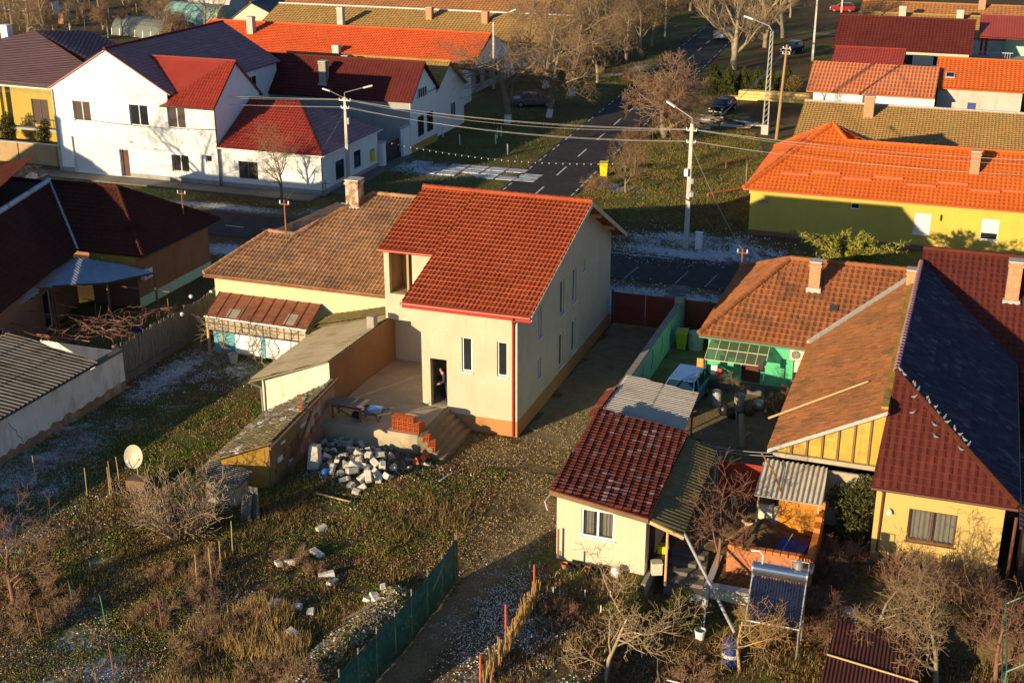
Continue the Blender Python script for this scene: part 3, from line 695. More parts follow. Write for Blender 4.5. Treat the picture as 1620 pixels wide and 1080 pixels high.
# two people in the doorway
def person(label, base, face, lean, top_mat, legs='trousers'):
    """one continuous skinned body, clothes and hair as children"""
    J = dict(pel=(0, 0, .95), sp=(0, .02 + lean * .12, 1.18), ch=(0, .03 + lean * .3, 1.40), nk=(0, .05 + lean * .42, 1.52), hd=(0, .09 + lean * .5, 1.62), tp=(0, .09 + lean * .52, 1.73),
             ls=(-.19, .03 + lean * .32, 1.42), le=(-.26, .06 + lean * .25, 1.14), lw=(-.2, .24 + lean * .3, 1.0), lh=(-.18, .32 + lean * .3, .98),
             rs=(.19, .03 + lean * .32, 1.42), re=(.27, .04 + lean * .22, 1.13), rw=(.24, .20 + lean * .3, .95), rh=(.22, .27 + lean * .3, .92),
             lt=(-.10, 0, .92), lk=(-.12, .04, .50), la=(-.13, -.02, .09), lf=(-.14, .16, .04), rt=(.10, 0, .92), rk=(.13, .03, .50), ra=(.15, -.03, .09), rf=(.17, .15, .04))
    E_ = [('pel', 'sp'), ('sp', 'ch'), ('ch', 'nk'), ('nk', 'hd'), ('hd', 'tp'), ('ch', 'ls'), ('ls', 'le'), ('le', 'lw'), ('lw', 'lh'), ('ch', 'rs'), ('rs', 're'), ('re', 'rw'), ('rw', 'rh'), ('pel', 'lt'), ('lt', 'lk'), ('lk', 'la'), ('la', 'lf'), ('pel', 'rt'), ('rt', 'rk'), ('rk', 'ra'), ('ra', 'rf')]
    Rd = dict(pel=.15, sp=.14, ch=.16, nk=.06, hd=.095, tp=.075, ls=.075, le=.05, lw=.034, lh=.035, rs=.075, re=.05, rw=.034, rh=.035, lt=.095, lk=.065, la=.042, lf=.035, rt=.095, rk=.065, ra=.042, rf=.035)
    def skin(name, mat, edges, grow, par=None):
        ks = []; [ks.append(x) for e in edges for x in e if x not in ks]
        me = bpy.data.meshes.new(name); me.from_pydata([J[k] for k in ks], [(ks.index(a), ks.index(b_)) for a, b_ in edges], []); me.materials.append(MATS[mat])
        o = bpy.data.objects.new(name, me); COL.objects.link(o)
        if par: o.parent = par
        mo = o.modifiers.new('s', 'SKIN'); o.modifiers.new('d', 'SUBSURF').levels = 1; o.modifiers['d'].render_levels = 2
        for i, k in enumerate(ks): me.skin_vertices[0].data[i].radius = (Rd[k] + grow, Rd[k] + grow)
        me.skin_vertices[0].data[0].use_root = True
        return o
    # fingers root in each hand
    for s_, h_ in (('l', 'lh'), ('r', 'rh')):
        hx, hy, hz_ = J[h_]
        for i, (dx, dy, dz) in enumerate(((-.03, .06, -.03), (-.01, .08, -.035), (.01, .075, -.04), (.03, .055, -.04), (.05 * (1 if s_ == 'l' else -1), .02, .0))):
            k = f'{s_}f{i}'; J[k] = (hx + dx, hy + dy, hz_ + dz); Rd[k] = .009; E_.append((h_, k))
    body = skin('person', 'skin', E_, 0)
    body.location = V(base); body.rotation_euler = (0, 0, face); tag(body, label, 'person')
    skin('jacket', top_mat, [('pel', 'sp'), ('sp', 'ch'), ('ch', 'ls'), ('ls', 'le'), ('le', 'lw'), ('ch', 'rs'), ('rs', 're'), ('re', 'rw')], .022, body)
    skin('trousers', legs, [('pel', 'lt'), ('lt', 'lk'), ('lk', 'la'), ('pel', 'rt'), ('rt', 'rk'), ('rk', 'ra')], .024, body)
    skin('shoe', 'shoe', [('la', 'lf')], .02, body); skin('shoe', 'shoe', [('ra', 'rf')], .02, body)
    hp = J['hd']; hm = MB(); hm.lathe((hp[0], hp[1] - .015, hp[2] - .02), [(.102, 0), (.112, .06), (.105, .12), (.07, .165), (.01, .18)], 12)
    hm.build('hair', 'hair_dark', body, smooth=True)
    fm = MB(); fm.rbox((0, hp[1] + .10, hp[2] - .0), .025, .035, .04); fm.rbox((-.035, hp[1] + .092, hp[2] + .03), .02, .01, .01); fm.rbox((.035, hp[1] + .092, hp[2] + .03), .02, .01, .01); fm.rbox((0, hp[1] + .088, hp[2] - .045), .05, .012, .01)
    fm.build('face', 'skin', body)
    return body
person('person in a dark jacket and dark trousers standing bent over inside the doorway', (-21.95, 52.95, 1.0), math.radians(115), .55, 'jacket_dark')
person('person in a bright blue jacket half hidden behind the left door jamb', (-22.42, 53.5, 1.0), math.radians(-95), .25, 'jacket_blue')
# ============================================================ 2 old tiled house on the left of it
oh = thing('old_house', 'old pale yellow house under a weathered clay tile roof left of the new house', 'house', (-33, 62, 0))
wl, wr, wf = -38.0, -26.8, 58.55
q = lambda y: 4.0 + .38 * (y - 58.15)
front = plane_poly([(325, 430), (425, 367), (467, 372), (590, 307.5), (664, 314)], 4.0, 58.15, .38)
xa, xb = front[0].x, -26.5
RYo = front[3].y; RZo = front[3].z
w = MB(); w.wall((wl, wf), (wr, wf), 0, 4.05); w.poly([(wl, wf, 0), (wl, wf, 4.05), (wl, 74.0, 4.05), (wl, 74.0, 0)]); w.wall((wr, wf), (wr, 74), 0, 4.05); w.wall((wr, 74), (wl, 74), 0, 4.05); w.poly([(wr, wf, 4.05), (wr, 74, 4.05), (wr, RYo, RZo - .15)])
w.build('wall', 'pale_yellow_plaster', oh)
er = V((xb, 58.15, 4.0)); rr_ = V((xb, RYo, RZo)); L0 = V((xa, 58.15, 4.0)); G0, G1, R0 = front[1], front[2], front[3]
bl = V((xa, 2 * RYo - 58.15, 4.0)); br = V((xb, bl.y, 4.0))
R_ = MB(); T = dict(tw=.22, th=.36, amp=.075, step=.018, q=4)
R_.tiles([L0, V((G1.x, 58.15, 4.0)), G1, G0], **T); R_.tiles([V((G1.x, 58.15, 4.0)), V((R0.x, 58.15, 4)), R0, G1], **T); R_.tiles([V((R0.x, 58.15, 4.0)), er, rr_, R0], **T)
R_.tiles([rr_, R0, V((R0.x - 3, bl.y, 4.0)), br], **T)
R_.tiles([L0, G0, V((G0.x + .1, G0.y + .3, G0.z)), V((G0.x - .6, bl.y, 4.0)), bl], **T)
R_.tiles([G0 + V((0, 0, -.02)), G1 + V((0, 0, -.02)), V((G1.x, bl.y, 4.0)), V((G0.x - .6, bl.y, 4.0))], .27, .34, .05, .04, 3); R_.tiles([G1 + V((0, 0, -.02)), R0 + V((0, 0, -.02)), V((R0.x, bl.y, 4.0)), V((G1.x, bl.y, 4.0))][:3], .27, .34, .05, .04, 3); R_.tiles([G1 + V((0, 0, -.02)), V((R0.x, bl.y, 4.0)), V((G1.x, bl.y, 4.0))], .27, .34, .05, .04, 3)
rf = R_.build('roof', 'old_clay_tile', oh)
cp_ = MB(); up_ = V((0, 0, .07))
for a, c in ((L0, G0), (G0, G1), (G1, R0), (R0, rr_)): cp_.caps(a + up_, c + up_, .13, .36)
cp_.build('ridge_tiles', 'old_clay_tile', rf)
MB().tube((xa, 58.1, 3.9), (xb, 58.1, 3.9), .06, .06, 8).build('gutter', 'rust', oh)
pc = plane_poly([(562, 322)], 4.0, 58.15, .38)[0]
chimney(oh, pc.x, pc.y, pc.z - .5, ztop(561, 284, pc), .78, 'old_brick')
MB().rbox((-27.1, 61.9, q(61.9) + .06), .6, .5, .05, 0, math.atan(.38)).build('skylight', 'dark_metal', rf)
# rusty veranda canopy with posts and painted panels
t = thing('veranda', 'veranda with a rusty sheet metal roof and white and teal panels against the old house', 'veranda', (-34, 57, 0))
ca, cb, cc, cd = V((-37.7, 58.5, 2.95)), V((-31.5, 58.5, 2.95)), V((-31.2, 56.25, 2.35)), V((-37.4, 56.4, 2.35))
MB().prism([ca, cb, cc, cd], (0, 0, -.04)).build('roof', 'rust', t)
for k in range(10):
    f_ = k / 9; a, c = ca.lerp(cb, f_), cd.lerp(cc, f_)
    rod(t, a + V((0, 0, .02)), c + V((0, 0, .02)), 'rust' if k not in (3,) else 'pale_wood', .022, 'seam', 5)
for f0, f1, g0, g1 in ((.2, .31, .62, .97), (.76, .86, .52, .93)):
    MB().prism([ca.lerp(cb, f0).lerp(cd.lerp(cc, f0), g0) + V((0, 0, .006)), ca.lerp(cb, f1).lerp(cd.lerp(cc, f1), g0) + V((0, 0, .006)), ca.lerp(cb, f1).lerp(cd.lerp(cc, f1), g1) + V((0, 0, .006)), ca.lerp(cb, f0).lerp(cd.lerp(cc, f0), g1) + V((0, 0, .006))], (0, 0, .005)).build('patched_sheet', 'grey_board', t)
MB().tube(cd + V((0, -.05, -.06)), cc + V((0, -.05, -.06)), .05, .05, 8).build('gutter', 'galvanised', t)
MB().tube((-37.3, 56.45, 0), (-37.3, 56.45, 2.3), .09, .09, 8).build('post', 'pale_wood', t)
MB().tube((-36.4, 56.4, .2), (-36.4, 56.4, 2.3), .05, .05, 8).build('post', 'pale_wood', t)
MB().box(-37.4, -31.4, 56.42, 56.5, 1.55, 2.3).build('lattice', 'grey_board', t)
MB().box(-36.9, -31.4, 56.44, 56.5, .35, 1.45).build('panel', 'white_plaster', t)
for x0, x1 in ((-36.95, -35.7), (-34.1, -33.85)): MB().box(x0, x1, 56.40, 56.435, .3, 1.5).build('teal_panel', 'teal_paint', t)
lt = MB()
for k in range(14): lt.box(-37.3 + k * .42, -37.26 + k * .42, 56.385, 56.415, 1.56, 2.3)
lt.box(-37.3, -31.5, 56.38, 56.41, 1.9, 1.94); lt.build('slats', 'brown_wood', t)
# lean-to with fibre cement roof, whitewashed front, terracotta side
t = thing('lean_to', 'whitewashed outbuilding with a sloping fibre cement roof and blind terracotta side wall', 'outbuilding', (-28.5, 53, 0))
ae, aw = [(-27.0, 50.5, 3.27), (-26.55, 57.0, 3.45)], [(-30.9, 49.85, 2.0), (-31.0, 57.4, 2.1)]
w = MB(); w.wall((-30.65, 50.55), (-26.98, 50.55), 0, 1.95); w.poly([(-30.65, 50.55, 1.95), (-26.98, 50.55, 1.95), (-26.98, 50.55, 3.2), (-30.65, 50.55, 2.05)])
w.poly([(-30.65, 50.55, 0), (-30.65, 50.55, 2.05), (-30.75, 57.2, 2.1), (-30.75, 57.2, 0)])
w.build('wall', 'peeling_plaster', t)
MB().prism([(-26.98, 50.56, 0), (-26.53, 57.0, 0), (-26.53, 57.0, 3.4), (-26.98, 50.56, 3.22)], (-.12, 0, 0)).build('side_wall', 'terracotta_plaster', t)
R_ = MB(); R_.tiles([ae[0], ae[1], aw[1], aw[0]], .18, 1.2, .05, .02, 4, .06); R_.build('roof', 'fibre_cement', t)
R_ = MB(); R_.tiles([(-26.6, 57.0, 3.5), (-26.6, 58.5, 3.45), (-31.2, 58.45, 2.35), (-31.2, 56.9, 2.25)], .3, .35, .05, .04, 4, .05); R_.build('back_roof', 'mossy_sheet', t)
rod(t, (-30.9, 49.8, 1.95), (-30.6, 50.35, 1.5), 'galvanised', .05, 'downpipe'); rod(t, (-30.6, 50.35, 1.5), (-30.6, 50.4, 0), 'galvanised', .05, 'downpipe')
p = V((-26.78, 55.2, 0)); MB().box(-27.1, -26.72, 54.95, 55.4, 3.1, 4.0).build('chimney', 'concrete', t)
# derelict shed
t = thing('ruined_shed', 'derelict adobe and brick shed with a mossy frosted tile roof', 'shed', (-28, 47, 0))
w = MB(); w.poly([(-28.25, 42.85, 0), (-26.5, 43.9, 0), (-26.5, 43.9, 2.1), (-28.25, 42.85, 1.72)]); w.build('front_wall', 'adobe', t)
w = MB(); w.prism([(-26.5, 43.86, 0), (-26.5, 46.6, 0), (-26.5, 46.6, 2.2), (-26.5, 43.86, 2.1)], (-.2, 0, 0)); w.build('side_wall', 'ruin_side', t)
w = MB(); w.prism([(-26.5, 46.61, 0), (-26.5, 48.6, 0), (-26.5, 48.6, 2.28), (-26.5, 46.61, 2.2)], (-.22, 0, 0)); w.build('brick_wall', 'ruin_brick', t)
w = MB(); w.prism([(-26.52, 48.61, 0), (-26.75, 50.5, 0), (-26.75, 50.5, 2.42), (-26.52, 48.61, 2.28)], (-.22, 0, 0)); w.build('grey_wall', 'ruin_plaster', t)
w = MB(); w.prism([(-25.75, 45.6, -.1), (-25.2, 45.7, -.1), (-25.3, 45.9, 1.2), (-25.65, 45.8, 1.25)], (0, .35, 0)); w.build('buttress', 'pale_concrete', t)
w = MB(); w.poly([(-28.25, 42.85, 0), (-28.25, 42.85, 1.7), (-28.45, 47.0, 1.7), (-28.45, 47.0, 0)]); w.build('back_wall', 'adobe', t)
R_ = MB(); rr_ = random.Random(71)
for k in range(26): y_ = 44.2 + rr_.random() * 5.6; z_ = .15 + rr_.random() * 1.7; MB().rbox((-26.49 - .055 * max(0, y_ - 48.6) * 2, y_, z_), .06 + .05 * rr_.random(), .25 + .35 * rr_.random(), .1 + .16 * rr_.random(), .05, rr_.uniform(-.1, .1)).build('bare_stone', rr_.choice(['ruin_plaster', 'chimney_brick', 'ruin_side', 'old_white_plaster']), t)
R_ = MB(); R_.tiles([(-26.3, 43.75, 2.24), (-26.75, 50.35, 2.42), (-28.65, 47.1, 1.82), (-28.5, 42.35, 1.70)], .2, .22, .04, .05, 4, .08); rf = R_.build('roof', 'mossy_tile', t)
bm_ = MB(); bm_.rbox((-26.3, 46.9, 2.34), .1, 7.2, .1, .05, .05); bm_.rbox((-26.28, 46.3, 1.2), .1, 3.2, .1, 0, .75); bm_.build('rafter', 'brown_wood', rf)
for k in range(4): MB().rbox((-26.5 - k * .3, 46.8 + .5 * k, 2.43 - k * .02), .2, .28, .03, .2 * k).build('loose_tile', 'light_orange_tile', rf)
t = thing('chicken_coop', 'low shed of boards under dark corrugated sheets beside the derelict shed', 'shed', (-28.6, 42.7, 0))
MB().box(-28.35, -27.0, 41.75, 42.75, 0, 1.02).build('body', 'grey_board', t)
R_ = MB(); R_.tiles([(-28.75, 41.7, 1.30), (-28.95, 43.1, 1.30), (-26.8, 42.95, 1.12), (-26.65, 41.45, 1.12)], .16, 1.6, .075, .01, 5, .03); R_.build('roof', 'grey_corrugated', t)
t = tag(MB().rbox((-31.9, 41.9, .25), .8, .6, .5, .2).build('crate', 'brown_wood'), 'old wooden crate standing under the satellite dish', 'crate')
for k, (a, b_, lab) in enumerate(((392, 822, 'stack of weathered boards leaning upright beside the low shed, shorter stack'), (404, 818, 'stack of weathered boards leaning upright beside the low shed, taller stack'))):
    p = G(a, b_); m_ = MB()
    for j in range(5): m_.rbox(p + V((j * .09 - .2, .02 * (j % 2), .55 + .1 * k)), .085, .05, 1.2 + .2 * k, .1, -.12, .1 if k == 0 else -.05)
    tag(m_.build('board_stack', 'grey_wood'), lab, 'boards')
# satellite dish
p = G(221, 770); t = thing('satellite_dish', 'cream satellite dish on a thin pole above the crate', 'satellite dish', p)
MB().tube(p, p + V((0, 0, 1.15)), .035, .035, 8).build('pole', 'galvanised', t)
m_ = MB(); cc = p + V((0, -.05, 1.5)); nd = V((.0, -.95, .30)).normalized(); ux = nd.cross(V((0, 0, 1))).normalized(); uy = ux.cross(nd)
rings = []
for k in range(6):
    r_ = .47 * k / 5; rings.append([cc + ux * (r_ * math.cos(a)) + uy * (r_ * 1.1 * math.sin(a)) + nd * (.16 * (k / 5) ** 2) for a in np.linspace(0, math.tau, 25)[:-1]])
for A_, B_ in zip(rings, rings[1:]):
    for i in range(24): m_.poly([A_[i], A_[(i + 1) % 24], B_[(i + 1) % 24], B_[i]])
m_.build('reflector', 'dish_cream', t, smooth=True)
m_ = MB(); m_.path([cc - uy * .5 + nd * .16, cc + nd * .5 - uy * .15], .018, 6); m_.tube(cc + nd * .47 - uy * .15, cc + nd * .57 - uy * .14, .045, .045, 8); m_.build('feed_arm', 'galvanised', t)
# ============================================================ 3 brown house on the far left with its wing
t = bh = thing('brown_house', 'brown house with dark red hipped tile roof at the left edge of the picture', 'house', (-50, 62, 0))
C0, C1, R0, R1 = V((-44.55, 61.35, 3.4)), V((-44.55, 69.9, 3.4)), V((-49.1, 65.8, 6.1)), V((-53.95, 65.6, 6.1))
VB = V((-48.9, 61.15, 3.42)); WE = V((-43.0, 40.5, 3.42)); WR = V((-51.5, 49, 6.1)); WR2 = V((-49.5, 40.5, 6.1))
WEe = V((-45.9, 51.0, 3.42))
R_ = MB(); T = dict(tw=.3, th=.35, amp=.045, step=.035, q=4)
R_.tiles([VB, C0, R0, R1], **T); R_.tiles([C0, C1, R0], **T); R_.tiles([C1, R0, R1, V((-70, 65.6, 6.1)), V((-70, 70, 3.4))], .3, .35, .045, .035, 3)
d_ = (WEe - VB); R_.tiles([VB, R1, R1 + d_ * 1.25, VB + d_ * 1.25], **T)
R_.tiles([R1, R1 + d_ * 1.25, R1 + d_ * 1.25 + V((-6, -1.6, -2.7)), V((-62, 63, 3.4)), V((-60, 65.6, 6.1))], .3, .35, .045, .035, 3)
rf = R_.build('roof', 'brown_red_tile', bh)
cp_ = MB()
for a, c in ((C0, R0), (C1, R0), (R0, R1)): cp_.caps(a + V((0, 0, .07)), c + V((0, 0, .07)), .12, .36)
cp_.build('ridge_tiles', 'brown_red_tile', rf)
MB().tube(VB + V((0, 0, .05)), R1 + V((0, 0, .05)), .1, .1, 6).build('valley_flashing', 'flash_grey', rf)
MB().tube(R1 + V((0, 0, .12)), R1 + d_ * 1.25 + V((0, 0, .12)), .16, .16, 6).build('ridge_flashing', 'frost_sheet', rf)
w = MB(); w.wall((-48.6, 61.75), (-45.35, 61.75), 0, 3.35); w.wall((-45.35, 61.75), (-45.35, 69.6), 0, 3.35); w.wall((-45.35, 69.6), (-60, 69.6), 0, 3.35)
a = VB + V((-.45, .1, 0)); c = a + d_ * 1.25; w.wall((c.x, c.y), (a.x, a.y), 0, 3.38, [(2.0, 3.0, .9, 2.3), (8.2, 9.2, .1, 2.3)])
w.build('wall', 'brown_plaster', bh)
window(bh, (c.x, c.y), (a.x, a.y), 2.0, 3.0, .9, 2.3, nx=2); window(bh, (c.x, c.y), (a.x, a.y), 8.2, 9.2, .1, 2.3, nx=1, name='door', sill=False)
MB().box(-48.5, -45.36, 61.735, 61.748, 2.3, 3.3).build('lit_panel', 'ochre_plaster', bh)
w = MB(); w.ob((-45.35, 61.75), (-45.35, 69.6), 0, 7.85, .002, .03, 0, .62); w.build('plinth', 'mint_plaster', bh)
w = MB(); w.ob((-45.35, 61.75), (-45.35, 69.6), 0, 7.85, .002, .06, 2.75, 2.9); w.build('cornice', 'brown_plaster', bh)
MB().tube(C0 + V((.05, 0, -.05)), C1 + V((.05, 0, -.05)), .06, .06, 8).build('gutter', 'dark_brown', bh)
MB().rbox((-53.2, 57.0, 5.6), .5, .6, .08, 0, 0, -.3).build('roof_hatch', 'dark_metal', rf)
t = thing('porch_roof', 'blue grey metal porch roof in the corner of the brown house', 'porch', (-46.5, 58.5, 0))
pp = [P(40, 450, 3.1), P(120, 409, 3.1), P(200, 417, 3.05), P(243, 430, 2.85), P(168, 449, 2.75), P(83, 457, 2.75)]
R_ = MB(); ctr = sum(pp, V()) / 6
def fitz(p): return 3.12 - .11 * max(0, (62.2 - p.y)) * .55 - .03 * max(0, p.x + 49)
pp = [V((p.x, p.y, 0)) for p in pp]; nrm = None
A_ = np.array([[p.x, p.y, 1] for p in pp]); zt = np.array([3.12, 3.12, 3.0, 2.8, 2.72, 2.76]); co = np.linalg.lstsq(A_, zt, rcond=None)[0]
pp = [V((p.x, p.y, co[0] * p.x + co[1] * p.y + co[2])) for p in pp]
R_.tiles(pp, .22, .9, .03, .012, 4, .06); R_.build('roof', 'blue_metal', t)
for i in (3, 4, 5): MB().box(pp[i].x - .1, pp[i].x, pp[i].y + .08, pp[i].y + .18, 0, pp[i].z - .07).build('post', 'brown_wood', t)
MB().tube(pp[3], pp[4], .05, .05, 6).tube(pp[4], pp[5], .05, .05, 6).build('gutter', 'dark_brown', t)
R_ = MB(); e0 = P(-8, 486, 2.9); e1 = P(62, 462, 2.75); tt = thing('awning', 'pale lilac metal awning along the wing of the brown house', 'awning', (e0.x, e0.y, 0))
R_.tiles([e0, P(46, 455, 3.1), e1, P(-8, 508, 2.65)], .22, .9, .03, .01, 4, .05); R_.build('sheet', 'blue_metal', tt); 
br_ = MB()
for f_ in (.15, .85): br_.tube(P(-8, 508, 2.65).lerp(e1, f_) - V((0, 0, .05)), P(-8, 508, 2.65).lerp(e1, f_) + V((-.9, .2, -.7)), .03, .03, 6)
br_.build('bracket', 'dark_metal', tt)
aircon('white air conditioner on the corner of the brown house wall', (-45.35, 61.75), (-45.35, 69.6), .55, 2.05, 'white_plastic')
# neighbours' corrugated shed with white wall and the plank fence
t = thing('corrugated_shed', 'low shed with ribbed grey roof and cracked white wall at the left edge', 'shed', (-41, 46, 0))
w = MB(); w.wall((-39.0, 27.0), (-39.0, 51.2), -.1, 1.95); w.poly([(-39.0, 27, 1.95), (-39.0, 48.6, 1.95), (-39.0, 48.6, 2.15), (-39, 27, 2.15)])
w.wall((-39.0, 51.2), (-44, 51.2), 0, 1.95); w.build('wall', 'old_white_plaster', t)
R_ = MB(); R_.tiles([(-38.75, 27.0, 2.18), (-38.75, 49.0, 2.18), (-44.6, 49.7, 2.78), (-46, 27.0, 2.92)], .3, 2.2, .10, .015, 5, .05); R_.build('roof', 'grey_corrugated', t)
MB().box(-39.3, -38.95, 49.05, 51.22, 1.96, 2.1).build('coping', 'dark_concrete', t)
bs_ = MB(); rr_ = random.Random(12); ys_b = [38 + .3 * k for k in range(45)]; hb_ = [.3 + .22 * rr_.random() for _ in ys_b]
for i in range(44): bs_.prism([(-38.999, ys_b[i], -.1), (-38.999, ys_b[i + 1], -.1), (-38.999, ys_b[i + 1], hb_[i + 1]), (-38.999, ys_b[i], hb_[i])], (.012, 0, 0))
bs_.build('stained_base', 'stained_base', t)
crk = MB(); zz = [(42.6, 1.7), (42.8, 1.35), (43.0, 1.2), (43.05, .9), (43.3, .65), (43.35, .4)]
crk.path([(-38.992, a, c) for a, c in zz], .013, 4); crk.build('crack', 'dark_brown', t)
t = thing('plank_fence', 'weathered grey plank fence between the two left yards', 'fence', (-39.7, 56, 0))
rr_ = random.Random(5)
pk = MB()
for k in range(68):
    y = 51.3 + k * .148; h = 1.75 + rr_.uniform(-.12, .1); pk.rbox((-39.62 + rr_.uniform(-.01, .01), y, .28 + h / 2), .03, .13, h, 0, rr_.uniform(-.02, .02), rr_.uniform(-.02, .02))
pk.build('planks', 'grey_wood', t)
MB().box(-39.75, -39.45, 51.25, 61.3, -.2, .34).build('base', 'dark_concrete', t)
for y in (51.5, 54.8, 58, 61.2): MB().box(-39.78, -39.66, y - .06, y + .06, 0, 2.1).build('post', 'brown_wood', t)
for z in (.7, 1.6): MB().box(-39.68, -39.645, 51.3, 61.3, z, z + .09).build('rail', 'brown_wood', t)
# ============================================================ 4 driveway wall, gates, green house, barn, yellow house
t = thing('maroon_gate', 'wide maroon sheet metal gate closing the driveway', 'gate', (-16.2, 68.6, 0))
for x0, x1 in ((-18.05, -16.2), (-16.15, -14.35)):
    lf = MB().box(x0, x1, 68.56, 68.60, .08, 1.95).build('leaf', 'maroon_gate', t)
    m_ = MB()
    for z in (.1, 1.0, 1.9): m_.box(x0, x1, 68.52, 68.56, z, z + .06)
    m_.build('rail', 'maroon_gate', lf)
for x in (-18.12, -14.3): MB().box(x - .05, x + .05, 68.5, 68.62, 0, 2.1).build('post', 'dark_metal', t)
t = thing('maroon_fence', 'dark maroon sheet fence in front of the green house yard', 'fence', (-12.4, 68.8, 0))
MB().box(-14.0, -11.0, 68.7, 68.74, .1, 1.9).build('panel', 'maroon_gate', t)
for x in (-13.9, -12.5, -11.1): MB().box(x - .04, x + .04, 68.62, 68.69, 0, 2.0).build('post', 'dark_metal', t)
t = thing('yard_wall', 'pale green concrete yard wall beside the driveway', 'wall', (-14.1, 62, 0))
w = MB(); w.box(-14.25, -14.05, 52.0, 68.4, -.1, 1.75); w.build('wall', 'mint_plaster', t)
MB().box(-14.31, -13.99, 51.95, 68.45, 1.752, 1.86).build('coping', 'concrete', t)
MB().box(-14.4, -13.9, 68.1, 68.6, 0, 2.1).build('pillar', 'concrete', t)
m_ = MB(); rr_ = random.Random(9)
for k in range(7):
    y = 53 + k * 2.1; m_.path([(-14.04, y, .5), (-14.035, y + .3, 1.1), (-14.04, y + .1, 1.5)], .012, 4)
m_.build('cable', 'dark_wire', t)
gh = thing('green_house', 'bright green house with a brown hipped tile roof and two brick chimneys', 'house', (-7, 65, 0))
E0, E1 = V((-11.55, 60.75, 2.95)), V((-5.6, 60.55, 2.95)); B0 = V((-11.5, 72.3, 2.95)); R0, R1 = V((-8.0, 66.3, 5.6)), V((-1.5, 66.3, 5.6))
s_ = (5.6 - 2.95) / (66.3 - 60.7)
w = MB(); w.wall((-11.1, 61.15), (-5.6, 61.15), 0, 2.95, [(4.28, 5.45, .95, 2.1), (1.75, 2.7, .55, 2.3)]); w.wall((-5.6, 61.15), (-5.6, 66), 0, 2.95); w.poly([(-11.1, 61.15, 0), (-11.1, 61.15, 2.95), (-11.1, 72, 2.95), (-11.1, 72, 0)]); w.wall((-1.5, 72), (-11.1, 72), 0, 2.95)
w.build('wall', 'green_plaster', gh)
MB().box(-11.1, -5.6, 60.9, 61.145, -.2, .5).build('base', 'dark_concrete', gh)
R_ = MB(); T = dict(tw=.3, th=.38, amp=.06, step=.045, q=4)
R_.tiles([E0, E1, V((-1.5, 60.55 + 5.4, 2.95 + 5.4 * s_)), R1, R0], **T); R_.tiles([E0, R0, B0], **T); R_.tiles([R0, R1, V((-1.5, 72.3, 2.95)), B0], .3, .38, .05, .04, 3)
rf = R_.build('roof', 'green_house_tile', gh)
cp_ = MB()
for a, c in ((E0, R0), (B0, R0), (R0, R1)): cp_.caps(a + V((0, 0, .08)), c + V((0, 0, .08)), .13, .4)
cp_.build('ridge_tiles', 'green_house_tile', rf)
for a, b_, tp in ((1288, 456, 413), (1441, 462, 426)):
    pc = plane_poly([(a, b_)], 2.95, 60.7, s_)[0]; chimney(gh, pc.x, pc.y, pc.z - .3, ztop(a, tp, pc), .55)
pv_ = plane_poly([(1319, 490)], 2.95, 60.7, s_)[0]; MB().rbox(pv_ + V((0, 0, .09)), .42, .4, .06, 0, math.atan(s_)).build('roof_hatch', 'dark_metal', rf)
window(gh, (-11.1, 61.15), (-5.6, 61.15), 4.28, 5.45, .95, 2.1, nx=2, fm='brown_frame', sillm='white_frame')
MB().box(-6.75, -5.7, 61.02, 61.13, 1.45, 2.05).build('curtain', 'curtain', gh)
dr = MB().box(-9.3, -8.45, 61.2, 61.24, .55, 2.3).build('door', 'door_brown', gh); MB().box(-9.25, -8.5, 61.12, 61.14, 1.9, 2.25).build('door_curtain', 'cloth_red', dr)
MB().tube((-11.5, 60.68, 2.85), (-5.7, 60.5, 2.85), .055, .055, 8).build('gutter', 'green_paint', gh)
t = thing('glass_canopy', 'green glass canopy on thin posts over the door of the green house', 'canopy', (-9.5, 60, 0))
q0, q1, q2, q3 = V((-10.95, 61.1, 2.75)), V((-8.0, 61.1, 2.75)), V((-7.95, 59.5, 2.15)), V((-10.95, 59.5, 2.15))
fr_ = MB()
for k in range(7): fr_.tube(q0.lerp(q1, k / 6), q3.lerp(q2, k / 6), .022, .022, 5)
for k in range(3): fr_.tube(q0.lerp(q3, k / 2), q1.lerp(q2, k / 2), .022, .022, 5)
fr_.build('frame', 'ivory', t)
MB().prism([q0, q1, q2, q3], (0, 0, -.01)).build('glass', 'green_glass', t)
for x in (-10.9, -8.0): MB().tube((x, 59.55, 0), (x, 59.55, 2.13), .03, .03, 6).build('post', 'green_paint', t)
aircon('cream air conditioner on the green house wall', (-11.1, 61.15), (-5.6, 61.15), 4.55, 2.48)
# barn
t = bn = thing('barn', 'barn with a steep old clay tile roof slope and yellow boarded gable', 'barn', (-4, 54, 0))
e = [V((-6.05, 48.1, 3.3)), V((-5.7, 60.4, 3.05)), V((-1.6, 66.0, 5.55)), V((-1.6, 48.25, 5.55))]
ev = V((-1.6, 61.5, 5.55))
R_ = MB(); R_.tiles([V((-6.1, 48.1, 3.2)), V((-6.1, 60.4, 3.2)), V((-1.62, 60.4, 5.5)), V((-1.62, 48.1, 5.5))], .2, .3, .045, .04, 4, .1)
R_.tiles([V((-6.1, 60.41, 3.2)), V((-1.62, 66.0, 5.5)), V((-1.62, 60.41, 5.5))], .2, .3, .045, .04, 4, .1)
rf = R_.build('roof', 'barn_clay_tile', bn)
MB().tube((-6.1, 60.45, 3.3), (-1.62, 66.0, 5.6), .14, .14, 6).build('flashing', 'flash_grey', rf)
MB().prism([(-6.1, 48.05, 3.22), (-1.64, 48.05, 5.52), (-1.64, 48.05, 5.36), (-6.1, 48.05, 3.06)], (0, .05, 0)).build('verge_board', 'flash_grey', rf)
MB().box(-1.9, -1.64, 48.3, 64, 5.5, 5.62).build('mossy_edge', 'yellow_board', rf)
